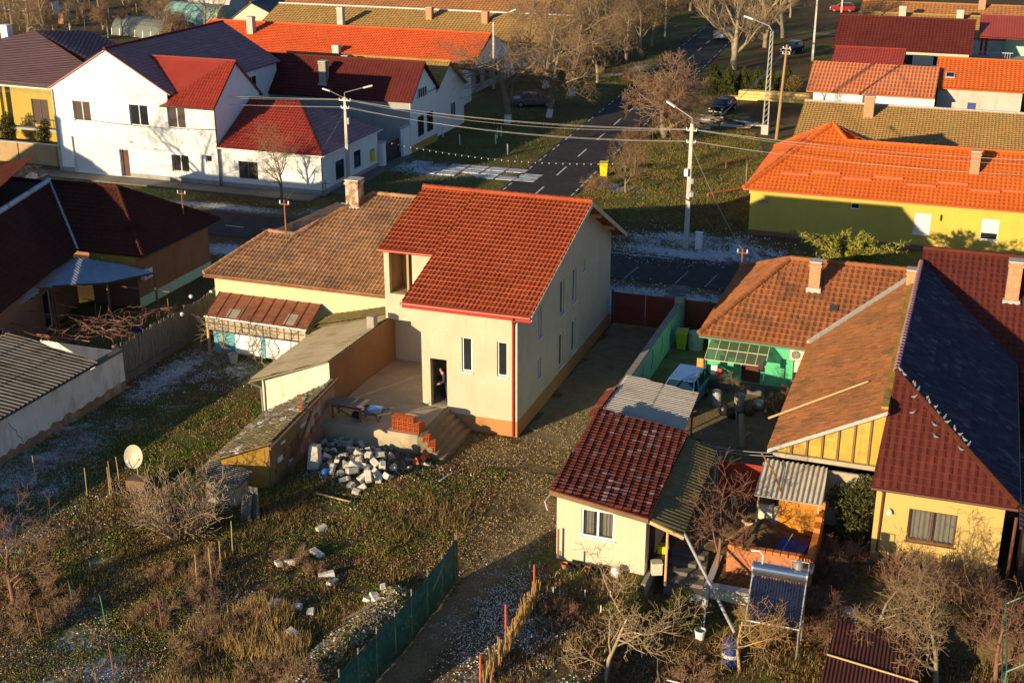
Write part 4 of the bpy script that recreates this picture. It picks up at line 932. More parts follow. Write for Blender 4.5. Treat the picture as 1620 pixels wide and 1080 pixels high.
tri = lambda x: 3.2 + (x + 6.1) * .5134 - .16
gb = MB(); bxs = [-5.2, -4.6, -4.0, -3.4, -2.8, -2.2, -1.66]
for a, c in zip(bxs, bxs[1:]): gb.poly([(a + .03, 48.5, 2.98), (c - .03, 48.5, 2.98), (c - .03, 48.5, tri(c)), (a + .03, 48.5, tri(a))])
gb.poly([(-5.75, 48.5, 2.98), (-5.23, 48.5, 2.98), (-5.23, 48.5, tri(-5.23)), (-5.75, 48.5, tri(-5.75))])
gb.build('gable_boards', 'yellow_board', bn)
for x in bxs[:-1]: MB().box(x - .04, x + .04, 48.42, 48.6, 2.9, tri(x) - .02).build('stud', 'brown_wood', bn)
for b6 in ((-5.9, -1.66, 48.38, 48.52, 2.78, 2.96), (-5.9, -1.66, 48.36, 48.46, 2.42, 2.52), (-5.6, -5.45, 48.4, 48.55, 0, 2.41), (-2.3, -2.15, 48.4, 48.55, 0, 2.41)): MB().box(*b6).build('beam', 'grey_board', bn)
MB().box(-5.5, -1.66, 48.56, 48.6, 0, 2.45).build('lower_boards', 'grey_board', bn)
w = MB(); w.poly([(-5.7, 48.6, 0), (-5.7, 48.6, 3.2), (-5.7, 61, 3.2), (-5.7, 61, 0)]); w.poly([(-5.7, 48.9, 2.5), (-1.66, 48.9, 2.5), (-1.66, 48.9, 3), (-5.7, 48.9, 3)]); w.build('side_wall', 'dark_brown', bn)  # includes a dark sheet behind the beams, standing in for shade in the open gap
# pole lying across the barn roof
a_ = V((-6.85, 50.3, 3.0)); 
def on_barn(px, py):
    d = ray(px, py); s2 = .5134; k = 3.2 + 6.1 * s2; tt_ = (k - H) / (d.z - s2 * d.x); return V((d.x * tt_, d.y * tt_, H + d.z * tt_))
a_, b_ = on_barn(1215, 666), on_barn(1373, 608)
tag(MB().tube(a_ + V((0, 0, .14)), b_ + V((0, 0, .14)), .05, .04, 8).build('wooden_pole', 'pale_wood'), 'long pale wooden pole lying across the barn roof', 'pole')
# yellow house
t = yh = thing('yellow_house', 'warm yellow house with a maroon hipped tile roof, its shaded slope coloured black, at the right edge', 'house', (1, 55, 0))
AP, AB = V((-1.58, 50.6, 6.2)), V((-1.45, 66.0, 6.2)); FL, FR, BR = V((-1.85, 45.75, 3.4)), V((3.35, 45.75, 3.4)), V((3.35, 66, 3.4))
w = MB(); w.wall((-1.65, 46.2), (2.95, 46.2), -.9, 3.4, [(1.25, 3.0, 1.15, 2.5)], .16); w.wall((2.95, 46.2), (2.95, 66), -.9, 3.35); w.poly([(-1.65, 46.2, -.9), (-1.65, 46.2, 3.4), (-1.6, 50.7, 6.1), (-1.6, 66, 6.1), (-1.65, 66, 0)][::-1])
w.build('wall', 'warm_yellow_plaster', yh)
R_ = MB(); T = dict(tw=.3, th=.35, amp=.05, step=.04, q=4)
R_.tiles([FL, FR, AP], **T); rf = R_.build('roof', 'dark_maroon_tile', yh)
R_ = MB(); R_.tiles([FR, BR, AB, AP], .24, .32, .045, .04, 4, .12); R_.build('shade_slope', 'blue_black_tile', rf)  # roof side away from the sun, its shade put into the tile colour
cp_ = MB().caps(FR + V((0, 0, .08)), AP + V((0, 0, .08)), .12, .36); cp_.build('hip_tiles', 'brown_red_tile', rf)
cp_ = MB().caps(AP + V((0, 0, .08)), AB + V((0, 0, .08)), .12, .36); cp_.build('ridge_tiles', 'purple_tile', rf)
MB().tube(FL + V((0, -.06, -.06)), FR + V((0, -.06, -.06)), .06, .06, 8).build('gutter', 'brown_frame', yh)
MB().tube(FR + V((.06, 0, -.06)), BR + V((.06, 0, -.06)), .06, .06, 8).build('gutter', 'brown_frame', yh)
MB().path([(-1.45, 45.7, 3.3), (-1.4, 46.1, 3.05), (-1.42, 46.12, .5), (-1.2, 45.95, .3)], .04, 8).build('downpipe', 'brown_frame', yh)
window(yh, (-1.65, 46.2), (2.95, 46.2), 1.25, 3.0, 1.15, 2.5, .13, fm='brown_frame', nx=2, glass='clear_glass')
cu = MB(); cu.add([(-1.65 + 1.3 + k * .05, 46.42 + .04 * math.sin(k * 1.7), z) for z in (1.2, 2.48) for k in range(34)], [(k, k + 1, k + 35, k + 34) for k in range(33) if not 15 < k < 19])
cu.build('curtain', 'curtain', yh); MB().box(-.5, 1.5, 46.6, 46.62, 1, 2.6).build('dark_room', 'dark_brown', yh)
lm = thing('wall_lamp', 'white lamp on the yellow wall near the downpipe', 'lamp', (-1.1, 46.1, 2.3)); MB().lathe((-1.1, 46.08, 2.2), [(.02, .2), (.09, .12), (.12, 0)], 10).build('shade', 'white_plastic', lm); MB().rbox((-1.1, 46.15, 2.36), .05, .1, .05).build('bracket', 'dark_metal', lm)
# pigeons on the hip
rr_ = random.Random(4)
for k in range(15):
    f_ = .04 + .6 * k / 15 + rr_.uniform(-.012, .012); p = AP.lerp(FR, f_) + V((rr_.uniform(-.02, .1), 0, .26))
    m_ = MB(); ry = rr_.uniform(0, 6.28); ca, sa = math.cos(ry), math.sin(ry)
    prof = [(-.16, .02, .015), (-.08, .02, .05), (0, .03, .075), (.08, .07, .06), (.11, .12, .035), (.13, .16, .035), (.17, .16, .01)]
    vs = []; n_ = 6
    for x_, z_, r_ in prof:
        for i in range(n_):
            a2 = i * math.tau / n_; ly, lz = math.cos(a2) * r_, z_ + math.sin(a2) * r_; vs.append((x_ * ca - ly * sa, x_ * sa + ly * ca, lz))
    m_.add(vs, [(j * n_ + i, j * n_ + (i + 1) % n_, (j + 1) * n_ + (i + 1) % n_, (j + 1) * n_ + i) for j in range(6) for i in range(n_)])
    for sgn in (-1, 1): m_.tube((.0, 0, -.02), (.0 + sgn * .03 * -sa, sgn * .03 * ca, -.13), .006, .006, 4)
    o = m_.build('pigeon', 'pigeon_grey', None, smooth=True); o.scale = (.75, .75, .75); o.location = p; tag(o, 'grey pigeon perched along the hip of the maroon roof', 'pigeon', 'pigeons on the roof hip')
for k, (px, py) in enumerate(((1480, 695), (1443, 657), (1520, 715), (1446, 632), (1478, 676))):
    pc = plane_poly([(px, py)], 3.4, 45.75, 2.8 / 4.85)[0]; m_ = MB(); vs = []
    for x_, z_, r_ in prof:
        for i in range(6): a2 = i * math.tau / 6; vs.append((x_ * (1 if k % 2 else -1), math.cos(a2) * r_ * (1 if k % 2 else -1), z_ + math.sin(a2) * r_))
    m_.add(vs, [(j * 6 + i, j * 6 + (i + 1) % 6, (j + 1) * 6 + (i + 1) % 6, (j + 1) * 6 + i) for j in range(6) for i in range(6)])
    o = m_.build('pigeon', 'pigeon_grey', None, smooth=True); o.scale = (.75, .75, .75); o.location = pc + V((0, 0, .1)); tag(o, 'grey pigeon sitting out on the maroon front slope', 'pigeon', 'pigeons on the maroon slope')
# maroon roofed house behind the yellow one
t = mh = thing('maroon_house', 'house with a maroon tiled roof and tall brick chimney behind the shade-darkened roof slope', 'house', (4, 66, 0))
R_ = MB(); T = dict(tw=.3, th=.36, amp=.05, step=.04, q=4)
R_.tiles([(-1.45, 58.5, 2.3), (11, 58.5, 2.3), (11, 67, 6.6), (-1.45, 67, 6.6)], **T); R_.tiles([(-1.45, 67, 6.6), (11, 67, 6.6), (11, 73.5, 3.2), (-1.45, 73.5, 3.2)], .3, .36, .05, .04, 3)
rf = R_.build('roof', 'dark_maroon_tile', mh); MB().caps((-1.45, 67, 6.68), (11, 67, 6.68), .13, .38).build('ridge_tiles', 'dark_maroon_tile', rf)
w = MB(); w.poly([(-1.3, 61, 0), (-1.3, 61, 3.3), (-1.3, 67, 6.4), (-1.3, 73, 3.3), (-1.3, 73, 0)]); w.wall((10.8, 73), (-1.3, 73), 0, 3.3); w.wall((10.8, 60), (10.8, 73), 0, 3.2); w.build('wall', 'warm_yellow_plaster', mh)
s2 = 4.3 / 8.5; d = plane_poly([(1600, 472)], 2.3, 58.5, s2)[0]; chimney(mh, d.x, d.y, d.z - .4, ztop(1608, 413, d), .62)
# ============================================================ 5 cream shed by the drive and its roofs
t = cs = thing('cream_shed', 'small cream shed with a maroon tile lean-to roof and white window', 'shed', (-11.4, 46, 0))
w = MB(); w.wall((-13.1, 42.2), (-9.6, 42.2), -.9, 2.6, [(.98, 2.28, 1.25, 2.45)], .13); w.poly([(-13.1, 42.2, 2.6), (-9.6, 42.2, 2.6), (-9.6, 42.2, 2.62), (-13.1, 42.2, 3.12)])
w.poly([(-13.1, 42.2, -.9), (-13.1, 42.2, 3.12), (-13.5, 49.5, 3.0), (-13.5, 49.5, -.9)]); w.wall((-9.6, 42.2), (-9.6, 49.5), -.9, 2.55, [(.6, 1.5, .05, 2.0)]); w.wall((-9.6, 49.5), (-13.5, 49.5), -.9, 2.5)
w.build('wall', 'cream_plaster', cs)
R_ = MB(); R_.tiles([(-13.3, 41.85, 3.2), (-9.45, 41.85, 2.66), (-9.65, 49.8, 2.62), (-13.65, 49.8, 3.1)], .26, .33, .055, .045, 4, .06); rf = R_.build('roof', 'frosty_maroon_tile', cs)
MB().prism([(-13.3, 41.83, 3.16), (-9.45, 41.83, 2.62), (-9.45, 41.83, 2.44), (-13.3, 41.83, 2.98)], (0, .06, 0)).build('fascia', 'brown_wood', rf)
window(cs, (-13.1, 42.2), (-9.6, 42.2), .98, 2.28, 1.25, 2.45, .1, nx=2, glass='clear_glass', fw=.07)
for u_ in (.0, .72):
    cu = MB(); cu.add([(-12.05 + u_ + k * .045, 42.42 + .03 * math.sin(k * 1.9), z) for z in (1.3, 2.42) for k in range(9)], [(k, k + 1, k + 10, k + 9) for k in range(8)]); cu.build('curtain', 'curtain', cs)
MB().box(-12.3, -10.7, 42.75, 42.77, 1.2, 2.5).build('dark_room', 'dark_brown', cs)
MB().box(-9.595, -9.56, 42.85, 43.65, .05, 2.0).build('door', 'dark_brown', cs)
tb = thing('corrugated_canopy', 'pale corrugated roof behind the cream shed shading the blue car', 'canopy', (-12, 52, 0))
R_ = MB(); R_.tiles([(-13.7, 49.85, 2.72), (-9.95, 49.75, 2.42), (-10.2, 54.5, 2.42), (-13.7, 54.9, 2.72)], .19, 1.85, .06, .015, 5, .04); R_.build('sheet', 'pale_fibre_cement', tb)
for x, y in ((-13.5, 50.2), (-10.1, 50.1), (-10.4, 54.2), (-13.5, 54.7)): MB().tube((x, y, 0), (x, y, 2.5), .05, .05, 6).build('post', 'brown_wood', tb)
R_ = MB(); R_.tiles([(-13.75, 50.0, 2.78), (-13.7, 53.3, 2.78), (-14.15, 53.2, 2.6), (-14.15, 50.0, 2.6)], .26, .33, .05, .04, 4, .05); R_.build('edge_tiles', 'frosty_maroon_tile', tb)
tb = thing('mossy_lean_to', 'mossy olive sheet lean-to roof on posts along the cream shed', 'lean-to', (-9, 45.5, 0))
R_ = MB(); R_.tiles([(-9.42, 42.0, 2.55), (-8.1, 41.85, 2.2), (-8.3, 49.0, 2.25), (-9.62, 49.5, 2.55)], .25, 1.4, .04, .012, 4, .04); R_.build('roof', 'mossy_sheet', tb)
MB().rbox((-8.75, 41.9, 2.28), 1.4, .07, .14, -.1, 0, .26).build('fascia', 'pale_wood', tb)
MB().tube((-8.75, 42.1, -.2), (-8.75, 42.1, 2.25), .055, .05, 8).build('post', 'pale_wood', tb); MB().tube((-8.25, 48.7, 0), (-8.25, 48.7, 2.2), .05, .05, 8).build('post', 'pale_wood', tb)
def gable_house(name, label, x0, x1, y0, y1, ze, zr, ax, wm, rm, ov=.35, yr=None, tile=(.3, .36, .05, .04, 3), ops=(), z0=0, eave_ov=.3, zb=None, ridge_mat=None, hip=0.):
    """gabled house, ridge along ax; ops: openings on the front wall (x based, absolute)"""
    t = thing(name, label, 'house', ((x0 + x1) / 2, (y0 + y1) / 2, 0))
    zb = ze if zb is None else zb; w = MB(); R_ = MB(); tw, th, am, stp, q = tile
    if ax == 'x':
        yr = (y0 + y1) / 2 if yr is None else yr; sf, sb = (zr - ze) / (yr - y0), (zr - zb) / (y1 - yr)
        w.wall((x0, y0), (x1, y0), z0, ze - .12, [(a - x0, b_ - x0, c, d) for a, b_, c, d in ops]); w.wall((x1, y1), (x0, y1), z0, zb - .12)
        for x in (x0, x1): w.poly([(x, y0, z0), (x, y1, z0), (x, y1, zb - .12), (x, yr, zr - .12), (x, y0, ze - .12)])
        a0, a1 = x0 - ov, x1 + ov; f = ze - sf * eave_ov
        R_.tiles([(a0 + 0, y0 - eave_ov, f), (a1, y0 - eave_ov, f), (a1 - hip, yr, zr), (a0, yr, zr)], tw, th, am, stp, q)
        R_.tiles([(a1 - hip, yr, zr), (a0, yr, zr), (a0, y1 + eave_ov, zb - sb * eave_ov), (a1, y1 + eave_ov, zb - sb * eave_ov)], tw, th, am, stp, max(2, q - 1))
        if hip: R_.tiles([(a1, y0 - eave_ov, f), (a1, y1 + eave_ov, zb - sb * eave_ov), (a1 - hip, yr, zr)], tw, th, am, stp, q)
        e0, e1 = V((a0, yr, zr + .06)), V((a1 - hip, yr, zr + .06))
    else:
        xr_ = (x0 + x1) / 2 if yr is None else yr; sf, sb = (zr - ze) / (xr_ - x0), (zr - zb) / (x1 - xr_)
        w.wall((x0, y0), (x1, y0), z0, min(ze, zb) - .12, [(a - x0, b_ - x0, c, d) for a, b_, c, d in ops]); w.wall((x1, y1), (x0, y1), z0, min(ze, zb) - .12)
        for y in (y0, y1): w.poly([(x0, y, min(ze, zb) - .12), (x1, y, min(ze, zb) - .12), (x1, y, zb - .12), (xr_, y, zr - .12), (x0, y, ze - .12)])
        w.wall((x1, y0), (x1, y1), z0, zb - .12); w.wall((x0, y1), (x0, y0), z0, ze - .12)
        a0, a1 = y0 - ov, y1 + ov
        R_.tiles([(xr_, a0, zr), (xr_, a1, zr), (x0 - eave_ov, a1, ze - sf * eave_ov), (x0 - eave_ov, a0, ze - sf * eave_ov)], tw, th, am, stp, q)
        R_.tiles([(xr_, a0, zr), (xr_, a1, zr), (x1 + eave_ov, a1, zb - sb * eave_ov), (x1 + eave_ov, a0, zb - sb * eave_ov)], tw, th, am, stp, q)
        e0, e1 = V((xr_, a0, zr + .06)), V((xr_, a1, zr + .06))
    w.build('wall', wm, t); rf = R_.build('roof', rm, t)
    MB().caps(e0, e1, .13, .4, 6).build('ridge_tiles', ridge_mat or rm, rf)
    return t, rf
def win_f(t, y, px, x0=None, wallx=None, **k):     # window on a front wall from its photo rectangle, openings cut already
    a, b_, c, d = px if isinstance(px, tuple) and len(px) == 4 and px[0] < 0 else boxY(*px, y)
    return window(t, (wallx, y), (wallx + 50, y), a - wallx, b_ - wallx, c, d, **k)
# ---- white two storey house across the street
YW = 88.85; x0, xp, x1, xw = -71.75, -66.0, -60.6, -56.3
t = wh = thing('white_house', 'white two storey house with purple tiled gable roof and red side wing', 'house', (-64, 95, 0))
ops = [boxY(*b_, YW) for b_ in ((116, 160, 143, 192), (205, 166, 234, 199), (265, 169, 293, 203), (116, 219, 192, 273), (190, 237, 205, 277), (272, 246, 299, 272), (325, 246, 335, 257))]
ops[3] = (ops[3][0], ops[3][1], .15, ops[3][3]); ops[4] = (ops[4][0], ops[4][1], .15, ops[4][3])
w = MB(); w.wall((x0, YW), (xw, YW), 0, 6.45, [(a - x0, b_ - x0, c, d) for a, b_, c, d in ops], .22)
zl = lambda x: 10.5 - .57 * abs(x - xp) - .1
w.poly([(x0, YW, 6.45), (x1, YW, 6.45), (x1, YW, zl(x1)), (xp, YW, zl(xp)), (x0, YW, zl(x0))])
w.wall((xw, YW), (xw, 95.8), 0, 6.45); w.poly([(xw, YW, 6.45), (xw, 95.8, 6.45), (xw, 92.3, 9.4)])
w.wall((x1, 95.8), (x1, 106.5), 0, zl(x1)); w.wall((x0, 106.5), (x0, YW), 0, zl(x0)); w.wall((x1, 106.5), (x0, 106.5), 0, 7.2); w.wall((xw, 95.8), (x1, 95.8), 0, 6.45)
w.poly([(x0, 106.5, 7.2), (x1, 106.5, 7.2), (x1, 106.5, zl(x1)), (xp, 106.5, zl(xp)), (x0, 106.5, zl(x0))])
w.build('wall', 'white_plaster', t)
z2 = lambda x: 10.5 - .57 * abs(x - xp)
R_ = MB()
R_.tiles([(xp, YW - .12, z2(xp)), (xp, 106.7, z2(xp)), (x1 + .35, 106.7, z2(x1 + .35)), (x1 + .35, YW - .12, z2(x1 + .35))], .32, .36, .05, .04, 4)
R_.tiles([(xp, YW - .12, z2(xp)), (xp, 106.7, z2(xp)), (x0 - .3, 106.7, z2(x0 - .3)), (x0 - .3, YW - .12, z2(x0 - .3))], .32, .36, .05, .04, 3)
rf = R_.build('roof', 'purple_tile', t); MB().caps((xp, YW - .12, 10.56), (xp, 106.7, 10.56), .13, .4, 6).build('ridge_tiles', 'maroon_tile', rf)
R_ = MB(); xin = xp + (10.5 - 9.45) / .57
R_.tiles([(-61.1, YW - .35, 6.35), (xw + .12, YW - .35, 6.35), (xw + .12, 92.3, 9.5), (xin, 92.3, 9.5), (x1 - .1, 88.9, 6.6)], .26, .36, .05, .04, 4)
R_.tiles([(xw + .12, 92.3, 9.5), (xin, 92.3, 9.5), (x1 - .1, 96.2, 6.2), (xw + .12, 96.2, 6.2)], .26, .36, .05, .04, 3)
wr_ = R_.build('wing_roof', 'red_metal_tile', t); MB().caps((xin, 92.3, 9.56), (xw + .12, 92.3, 9.56), .12, .4, 6).build('ridge_tiles', 'red_metal_tile', wr_)
MB().tube((-61.1, YW - .4, 6.3), (xw + .1, YW - .4, 6.3), .06, .06, 6).build('gutter', 'dark_metal', t)
MB().path([(xw + .02, YW - .12, 6.2), (xw + .02, YW - .08, .1)], .05, 6).build('downpipe', 'dark_metal', t)
MB().path([(x0 + .15, YW - .08, 7.0), (x0 + .15, YW - .08, .1)], .06, 6).build('downpipe', 'flash_grey', t)
for k in range(3): window(t, (x0, YW), (xw, YW), ops[k][0] - x0, ops[k][1] - x0, ops[k][2], ops[k][3], .2, fm='white_frame', nx=2, glass='dark_brown' if k != 1 else 'window_glass')
g_ = MB(); a, b_, c, d = ops[3]; g_.box(a, b_, YW + .2, YW + .24, c, d)
for k in range(1, 5): g_.box(a, b_, YW + .19, YW + .2, c + (d - c) * k / 5, c + (d - c) * k / 5 + .015)
g_.build('garage_door', 'garage_white', t)
a, b_, c, d = ops[4]; MB().box(a, b_, YW + .18, YW + .22, c, d).build('door', 'door_brown', t)
wn_ = window(t, (x0, YW), (xw, YW), ops[5][0] - x0, ops[5][1] - x0, ops[5][2], ops[5][3], .2, nx=2)
gr_ = MB(); a, b_, c, d = ops[5]
for k in range(9): gr_.box(a + (b_ - a) * (k + .5) / 9 - .012, a + (b_ - a) * (k + .5) / 9 + .012, YW - .03, YW - .01, c - .05, d)
gr_.box(a, b_, YW - .035, YW - .005, d - .02, d + .02); gr_.box(a, b_, YW - .035, YW - .005, c - .06, c - .03); gr_.build('bars', 'dark_metal', wn_)
window(t, (x0, YW), (xw, YW), ops[6][0] - x0, ops[6][1] - x0, ops[6][2], ops[6][3], .2, nx=1)
window(t, (x1, 95.8), (x1, 106.5), 3.6, 6.9, 4.9, 6.6, nx=4, proud=True)
w = MB(); w.ob((x0, YW), (xw, YW), 0, ops[3][0] - x0, .002, .03, 0, .5); w.build('plinth', 'grey_plaster', t); MB().ob((x0, YW), (xw, YW), ops[4][1] - x0, xw - x0, .002, .03, 0, .5).build('plinth', 'grey_plaster', t)
MB().box(x0 + 7.2, x0 + 7.5, YW - .12, YW - .004, 3.05, 3.12).build('outdoor_light', 'dark_metal', t)
# ---- annex with hipped red roof
t = thing('corner_house', 'low white corner house with a red hipped roof, its shaded slopes coloured purple, beside the two storey house', 'house', (-52, 94, 0))
a0, a1, b0, b1 = -56.25, -47.2, 89.0, 99.2
wf_ = boxY(378, 256, 408, 283, b0); wr1, wr2 = boxX(531, 253, 545, 283, a1), boxX(560, 238, 571, 265, a1)
w = MB(); w.wall((a0, b0), (a1, b0), 0, 3.35, [(wf_[0] - a0, wf_[1] - a0, wf_[2], wf_[3])], .15); w.wall((a1, b0), (a1, b1), 0, 3.35, [(q_[0] - b0, q_[1] - b0, q_[2], q_[3]) for q_ in (wr1, wr2)], .15); w.wall((a1, b1), (a0, b1), 0, 3.35); w.build('wall', 'white_plaster', t)
window(t, (a0, b0), (a1, b0), wf_[0] - a0, wf_[1] - a0, wf_[2], wf_[3], .12, nx=2, fm='dark_metal', sillm='white_frame')
for q_ in (wr1, wr2): window(t, (a1, b0), (a1, b1), q_[0] - b0, q_[1] - b0, q_[2], q_[3], .12, nx=1, fm='dark_metal', sillm='white_frame')
yr_, zr_ = 94.2, 6.15; o = .32
R_ = MB(); R_.tiles([(a0 - .1, b0 - o, 3.3), (a1 + o, b0 - o, 3.3), (-51.6, yr_, zr_), (a0 - .1 - .6, yr_, zr_)], .26, .36, .05, .04, 4); rf = R_.build('roof', 'red_metal_tile', t)
R_ = MB(); R_.tiles([(a1 + o, b0 - o, 3.3), (a1 + o, b1 + o, 3.3), (-51.6, yr_, zr_)], .3, .36, .05, .04, 4); R_.tiles([(a1 + o, b1 + o, 3.3), (-51.6, yr_, zr_), (a0 - .7, yr_, zr_), (a0 - .7, b1 + o, 3.3)], .3, .36, .05, .04, 2); R_.build('side_slope', 'purple_tile', t)  # slopes turned from the sun: shade on the red roof coloured in as purple
cp_ = MB().caps((a1 + o, b0 - o, 3.4), (-51.6, yr_, zr_ + .07), .12, .38, 6).caps((-51.6, yr_, zr_ + .07), (a0 - .7, yr_, zr_ + .07), .12, .38, 6); cp_.build('ridge_tiles', 'brown_red_tile', rf)
MB().tube((a0, b0 - o - .06, 3.24), (a1 + o, b0 - o - .06, 3.24), .055, .055, 6).tube((a1 + o + .05, b0 - o, 3.24), (a1 + o + .05, b1 + o, 3.24), .055, .055, 6).build('gutter', 'white_metal', t)
w = MB(); w.ob((a0, b0), (a1, b0), 0, a1 - a0, .002, .03, 0, .45); w.ob((a1, b0), (a1, b1), 0, b1 - b0, .002, .03, 0, .45); w.build('plinth', 'grey_plaster', t)
MB().path([(a1 + .05, b0 - .1, 3.2), (a1 + .03, b0 - .06, .1)], .045, 6).build('downpipe', 'dark_metal', t)
mb_ = thing('mailbox', 'yellow box on the side wall of the low corner house', 'box', (a1 + .12, 98.2, 1.2)); MB().rbox((a1 + .12, 98.0, 1.3), .2, .45, .95).build('case', 'bin_yellow', mb_); MB().rbox((a1 + .14, 98.0, 1.82), .26, .5, .06, 0, 0, .2).build('lid', 'olive_bin', mb_)
t = thing('gate_pillar', 'white gate pillar beside the low corner house', 'pillar', (-46.9, 99.6, 0)); MB().box(-47.3, -46.75, 99.3, 99.9, 0, 2.1).build('shaft', 'white_plaster', t); MB().box(-47.36, -46.69, 99.24, 99.96, 2.102, 2.2).build('cap', 'flash_grey', t)
t = thing('dark_gate', 'dark gate between the white pillar and the long white wall', 'gate', (-47, 101.4, 0)); MB().box(-47.1, -47.05, 99.95, 103.3, .1, 1.75).build('leaf', 'dark_brown', t)
m_ = MB()
for k in range(3): m_.box(-47.05, -47.01, 99.95, 103.3, .3 + .6 * k, .36 + .6 * k)
m_.build('rail', 'dark_metal', t)
MB().box(-46.75, -46.6, 103.35, 105.0, 0, 2.5).build('_', 'white_plaster') if False else None
t = thing('white_yard_wall', 'tall white yard wall joining the grey house', 'wall', (-46.7, 104, 0)); MB().box(-46.9, -46.65, 100.9 + 2.4, 104.9, 0, 2.6).build('wall', 'white_plaster', t); MB().box(-46.95, -46.6, 103.25, 104.9, 2.602, 2.68).build('coping', 'flash_grey', t)
# ---- grey walled house with maroon roof
X = -46.65
t, rf = gable_house('grey_house', 'house with a grey side wall, maroon roof and white gable facing the side road', -66, X, 105.0, 110.9, 4.9, 7.6, 'x', 'grey_plaster', 'maroon_tile', .3, 107.9, zb=5.1)
w = MB(); w.ob((X, 105.0), (X, 110.9), -.1, 5.9, .004, .05, 0, 4.75); w.prism([(X + .004, 105.0, 4.76), (X + .004, 110.9, 4.95), (X + .004, 107.9, 7.3)], (.04, 0, 0)); w.build('gable_front', 'white_plaster', t)
window(t, (X + .05, 105.0), (X + .05, 110.9), 1.5, 2.7, 1.3, 3.0, proud=True, fm='brown_frame'); window(t, (X + .05, 105.0), (X + .05, 110.9), 3.6, 4.8, 1.3, 3.0, proud=True, fm='brown_frame')
window(t, (X + .05, 105.0), (X + .05, 110.9), 1.6, 3.6, 4.6, 5.5, proud=True, nx=4)
MB().ob((X, 105.0), (X, 110.9), 0, 5.9, .052, .09, 0, .7).build('plinth', 'ochre_plaster', t)
s_ = 2.7 / 2.9; pc = plane_poly([(513, 128)], 4.9, 105, s_)[0]; chimney(t, pc.x, pc.y, pc.z - .6, ztop(513, 97, pc), .7, 'concrete')
t, rf = gable_house('rear_cottage', 'cottage with mossy grey brown tiles tucked behind the maroon roofed house', -64, -47.2, 111.3, 119.3, 4.1, 6.6, 'x', 'white_plaster', 'lichen_tile', .3)
pc = V((-57.0, 113.5, 0)); chimney(t, pc.x, pc.y, 4.6, 6.9, .6, 'pale_concrete')
window(t, (-47.2, 111.3), (-47.2, 119.3), 4.4, 5.6, 1.2, 2.6, proud=True)
# ---- bright orange roof house
t = thing('orange_roof_house', 'long low house with a bright orange tiled roof in the background', 'house', (-62, 137, 0))
e1, r1 = P(746, 110, 2.9), P(763, 53, 5.7); rl = P(352, 29, 5.7)
s_ = (5.7 - 2.9) / (r1.y - e1.y); e0 = V((rl.x - .5, e1.y, 2.9)); xe = -52.0
R_ = MB(); R_.tiles([e0, V((xe + .3, e1.y, 2.9)), V((xe + .3 - .6, r1.y, 5.7)), V((rl.x - .5, r1.y, 5.7))], .32, .38, .05, .04, 3)
yb_ = 2 * r1.y - e1.y; R_.tiles([V((xe - .3, r1.y, 5.7)), V((rl.x - .5, r1.y, 5.7)), V((rl.x - .5, yb_, 2.9)), V((xe + .3, yb_, 2.9))], .32, .38, .05, .04, 2)
rf = R_.build('roof', 'bright_orange_tile', t); MB().caps((rl.x - .5, r1.y, 5.76), (xe - .3, r1.y, 5.76), .13, .4, 6).build('ridge_tiles', 'bright_orange_tile', rf)
w = MB(); w.wall((e0.x + .3, e1.y + .3), (xe, e1.y + .3), 0, 2.85); w.wall((xe, e1.y + .3), (xe, yb_ - .3), 0, 2.85); w.poly([(xe, e1.y + .3, 2.85), (xe, yb_ - .3, 2.85), (xe - .1, r1.y, 5.5)]); w.wall((xe, yb_ - .3), (e0.x + .3, yb_ - .3), 0, 2.85); w.build('wall', 'white_plaster', t)
MB().ob((xe, e1.y + .3), (xe, yb_ - .3), .3, 11, .003, .03, 0, 2.8).build('gable_front', 'grey_plaster', t)
for u_ in (1.6, 4.4, 7.2): window(t, (xe + .03, e1.y + .3), (xe + .03, yb_), u_, u_ + 1.1, 1., 2.4, proud=True, fm='dark_metal')
for a, b_, tp in ((398, 52, 27), (533, 84, 72)):
    pc = plane_poly([(a, b_)], 2.9, e1.y, s_)[0]; chimney(t, pc.x, pc.y, pc.z - .5, ztop(a, tp, pc), .8, 'pale_concrete', base=False)
t = thing('front_garden_wall', 'low white wall with a fence top in front of the orange roofed house', 'wall', (-48.5, 125, 0))
g0, g1 = P(712, 180), P(746, 160); MB().prism([g0, g1, g1 + V((0, 0, 1.7)), g0 + V((0, 0, 1.7))], (-.2, 0, 0)).build('wall', 'white_plaster', t); MB().prism([g0 + V((.03, 0, 1.702)), g1 + V((.03, 0, 1.702)), g1 + V((.03, 0, 1.8)), g0 + V((.03, 0, 1.8))], (-.26, 0, 0)).build('coping', 'flash_grey', t)
# ---- old long roofs at the top
a, b_ = P(540, 10, 5.6), P(895, 29, 5.6)
t, rf = gable_house('long_house', 'long old house with lichen covered brown tiles and a pale ridge in the background', a.x - 9, b_.x, a.y - 7.5, a.y + 7.5, 2.9, 5.6, 'x', 'old_white_plaster', 'lichen_tile', .3, tile=(.45, .5, .06, .05, 2), ridge_mat='cap_frost')
for px, py, tp in ((540, 42, 12), (680, 30, 12), (768, 36, 19)):
    pc = plane_poly([(px, py)], 2.9, a.y - 7.5, 2.7 / 7.5)[0]; chimney(t, pc.x, pc.y, pc.z - .6, ztop(px, tp, pc), .8, 'chimney_brick' if px > 600 else 'pale_concrete', base=False)
a, b_ = P(470, -14, 6.0), P(880, 4, 6.0)
t, rf = gable_house('far_long_house', 'long farmhouse with a plain brown tiled roof at the top edge', a.x, b_.x, a.y - 9, a.y + 9, 3., 6.0, 'x', 'old_white_plaster', 'brown_old_tile', .3, tile=(.5, .6, .06, .05, 2))
a = P(397, 4, 5.4)
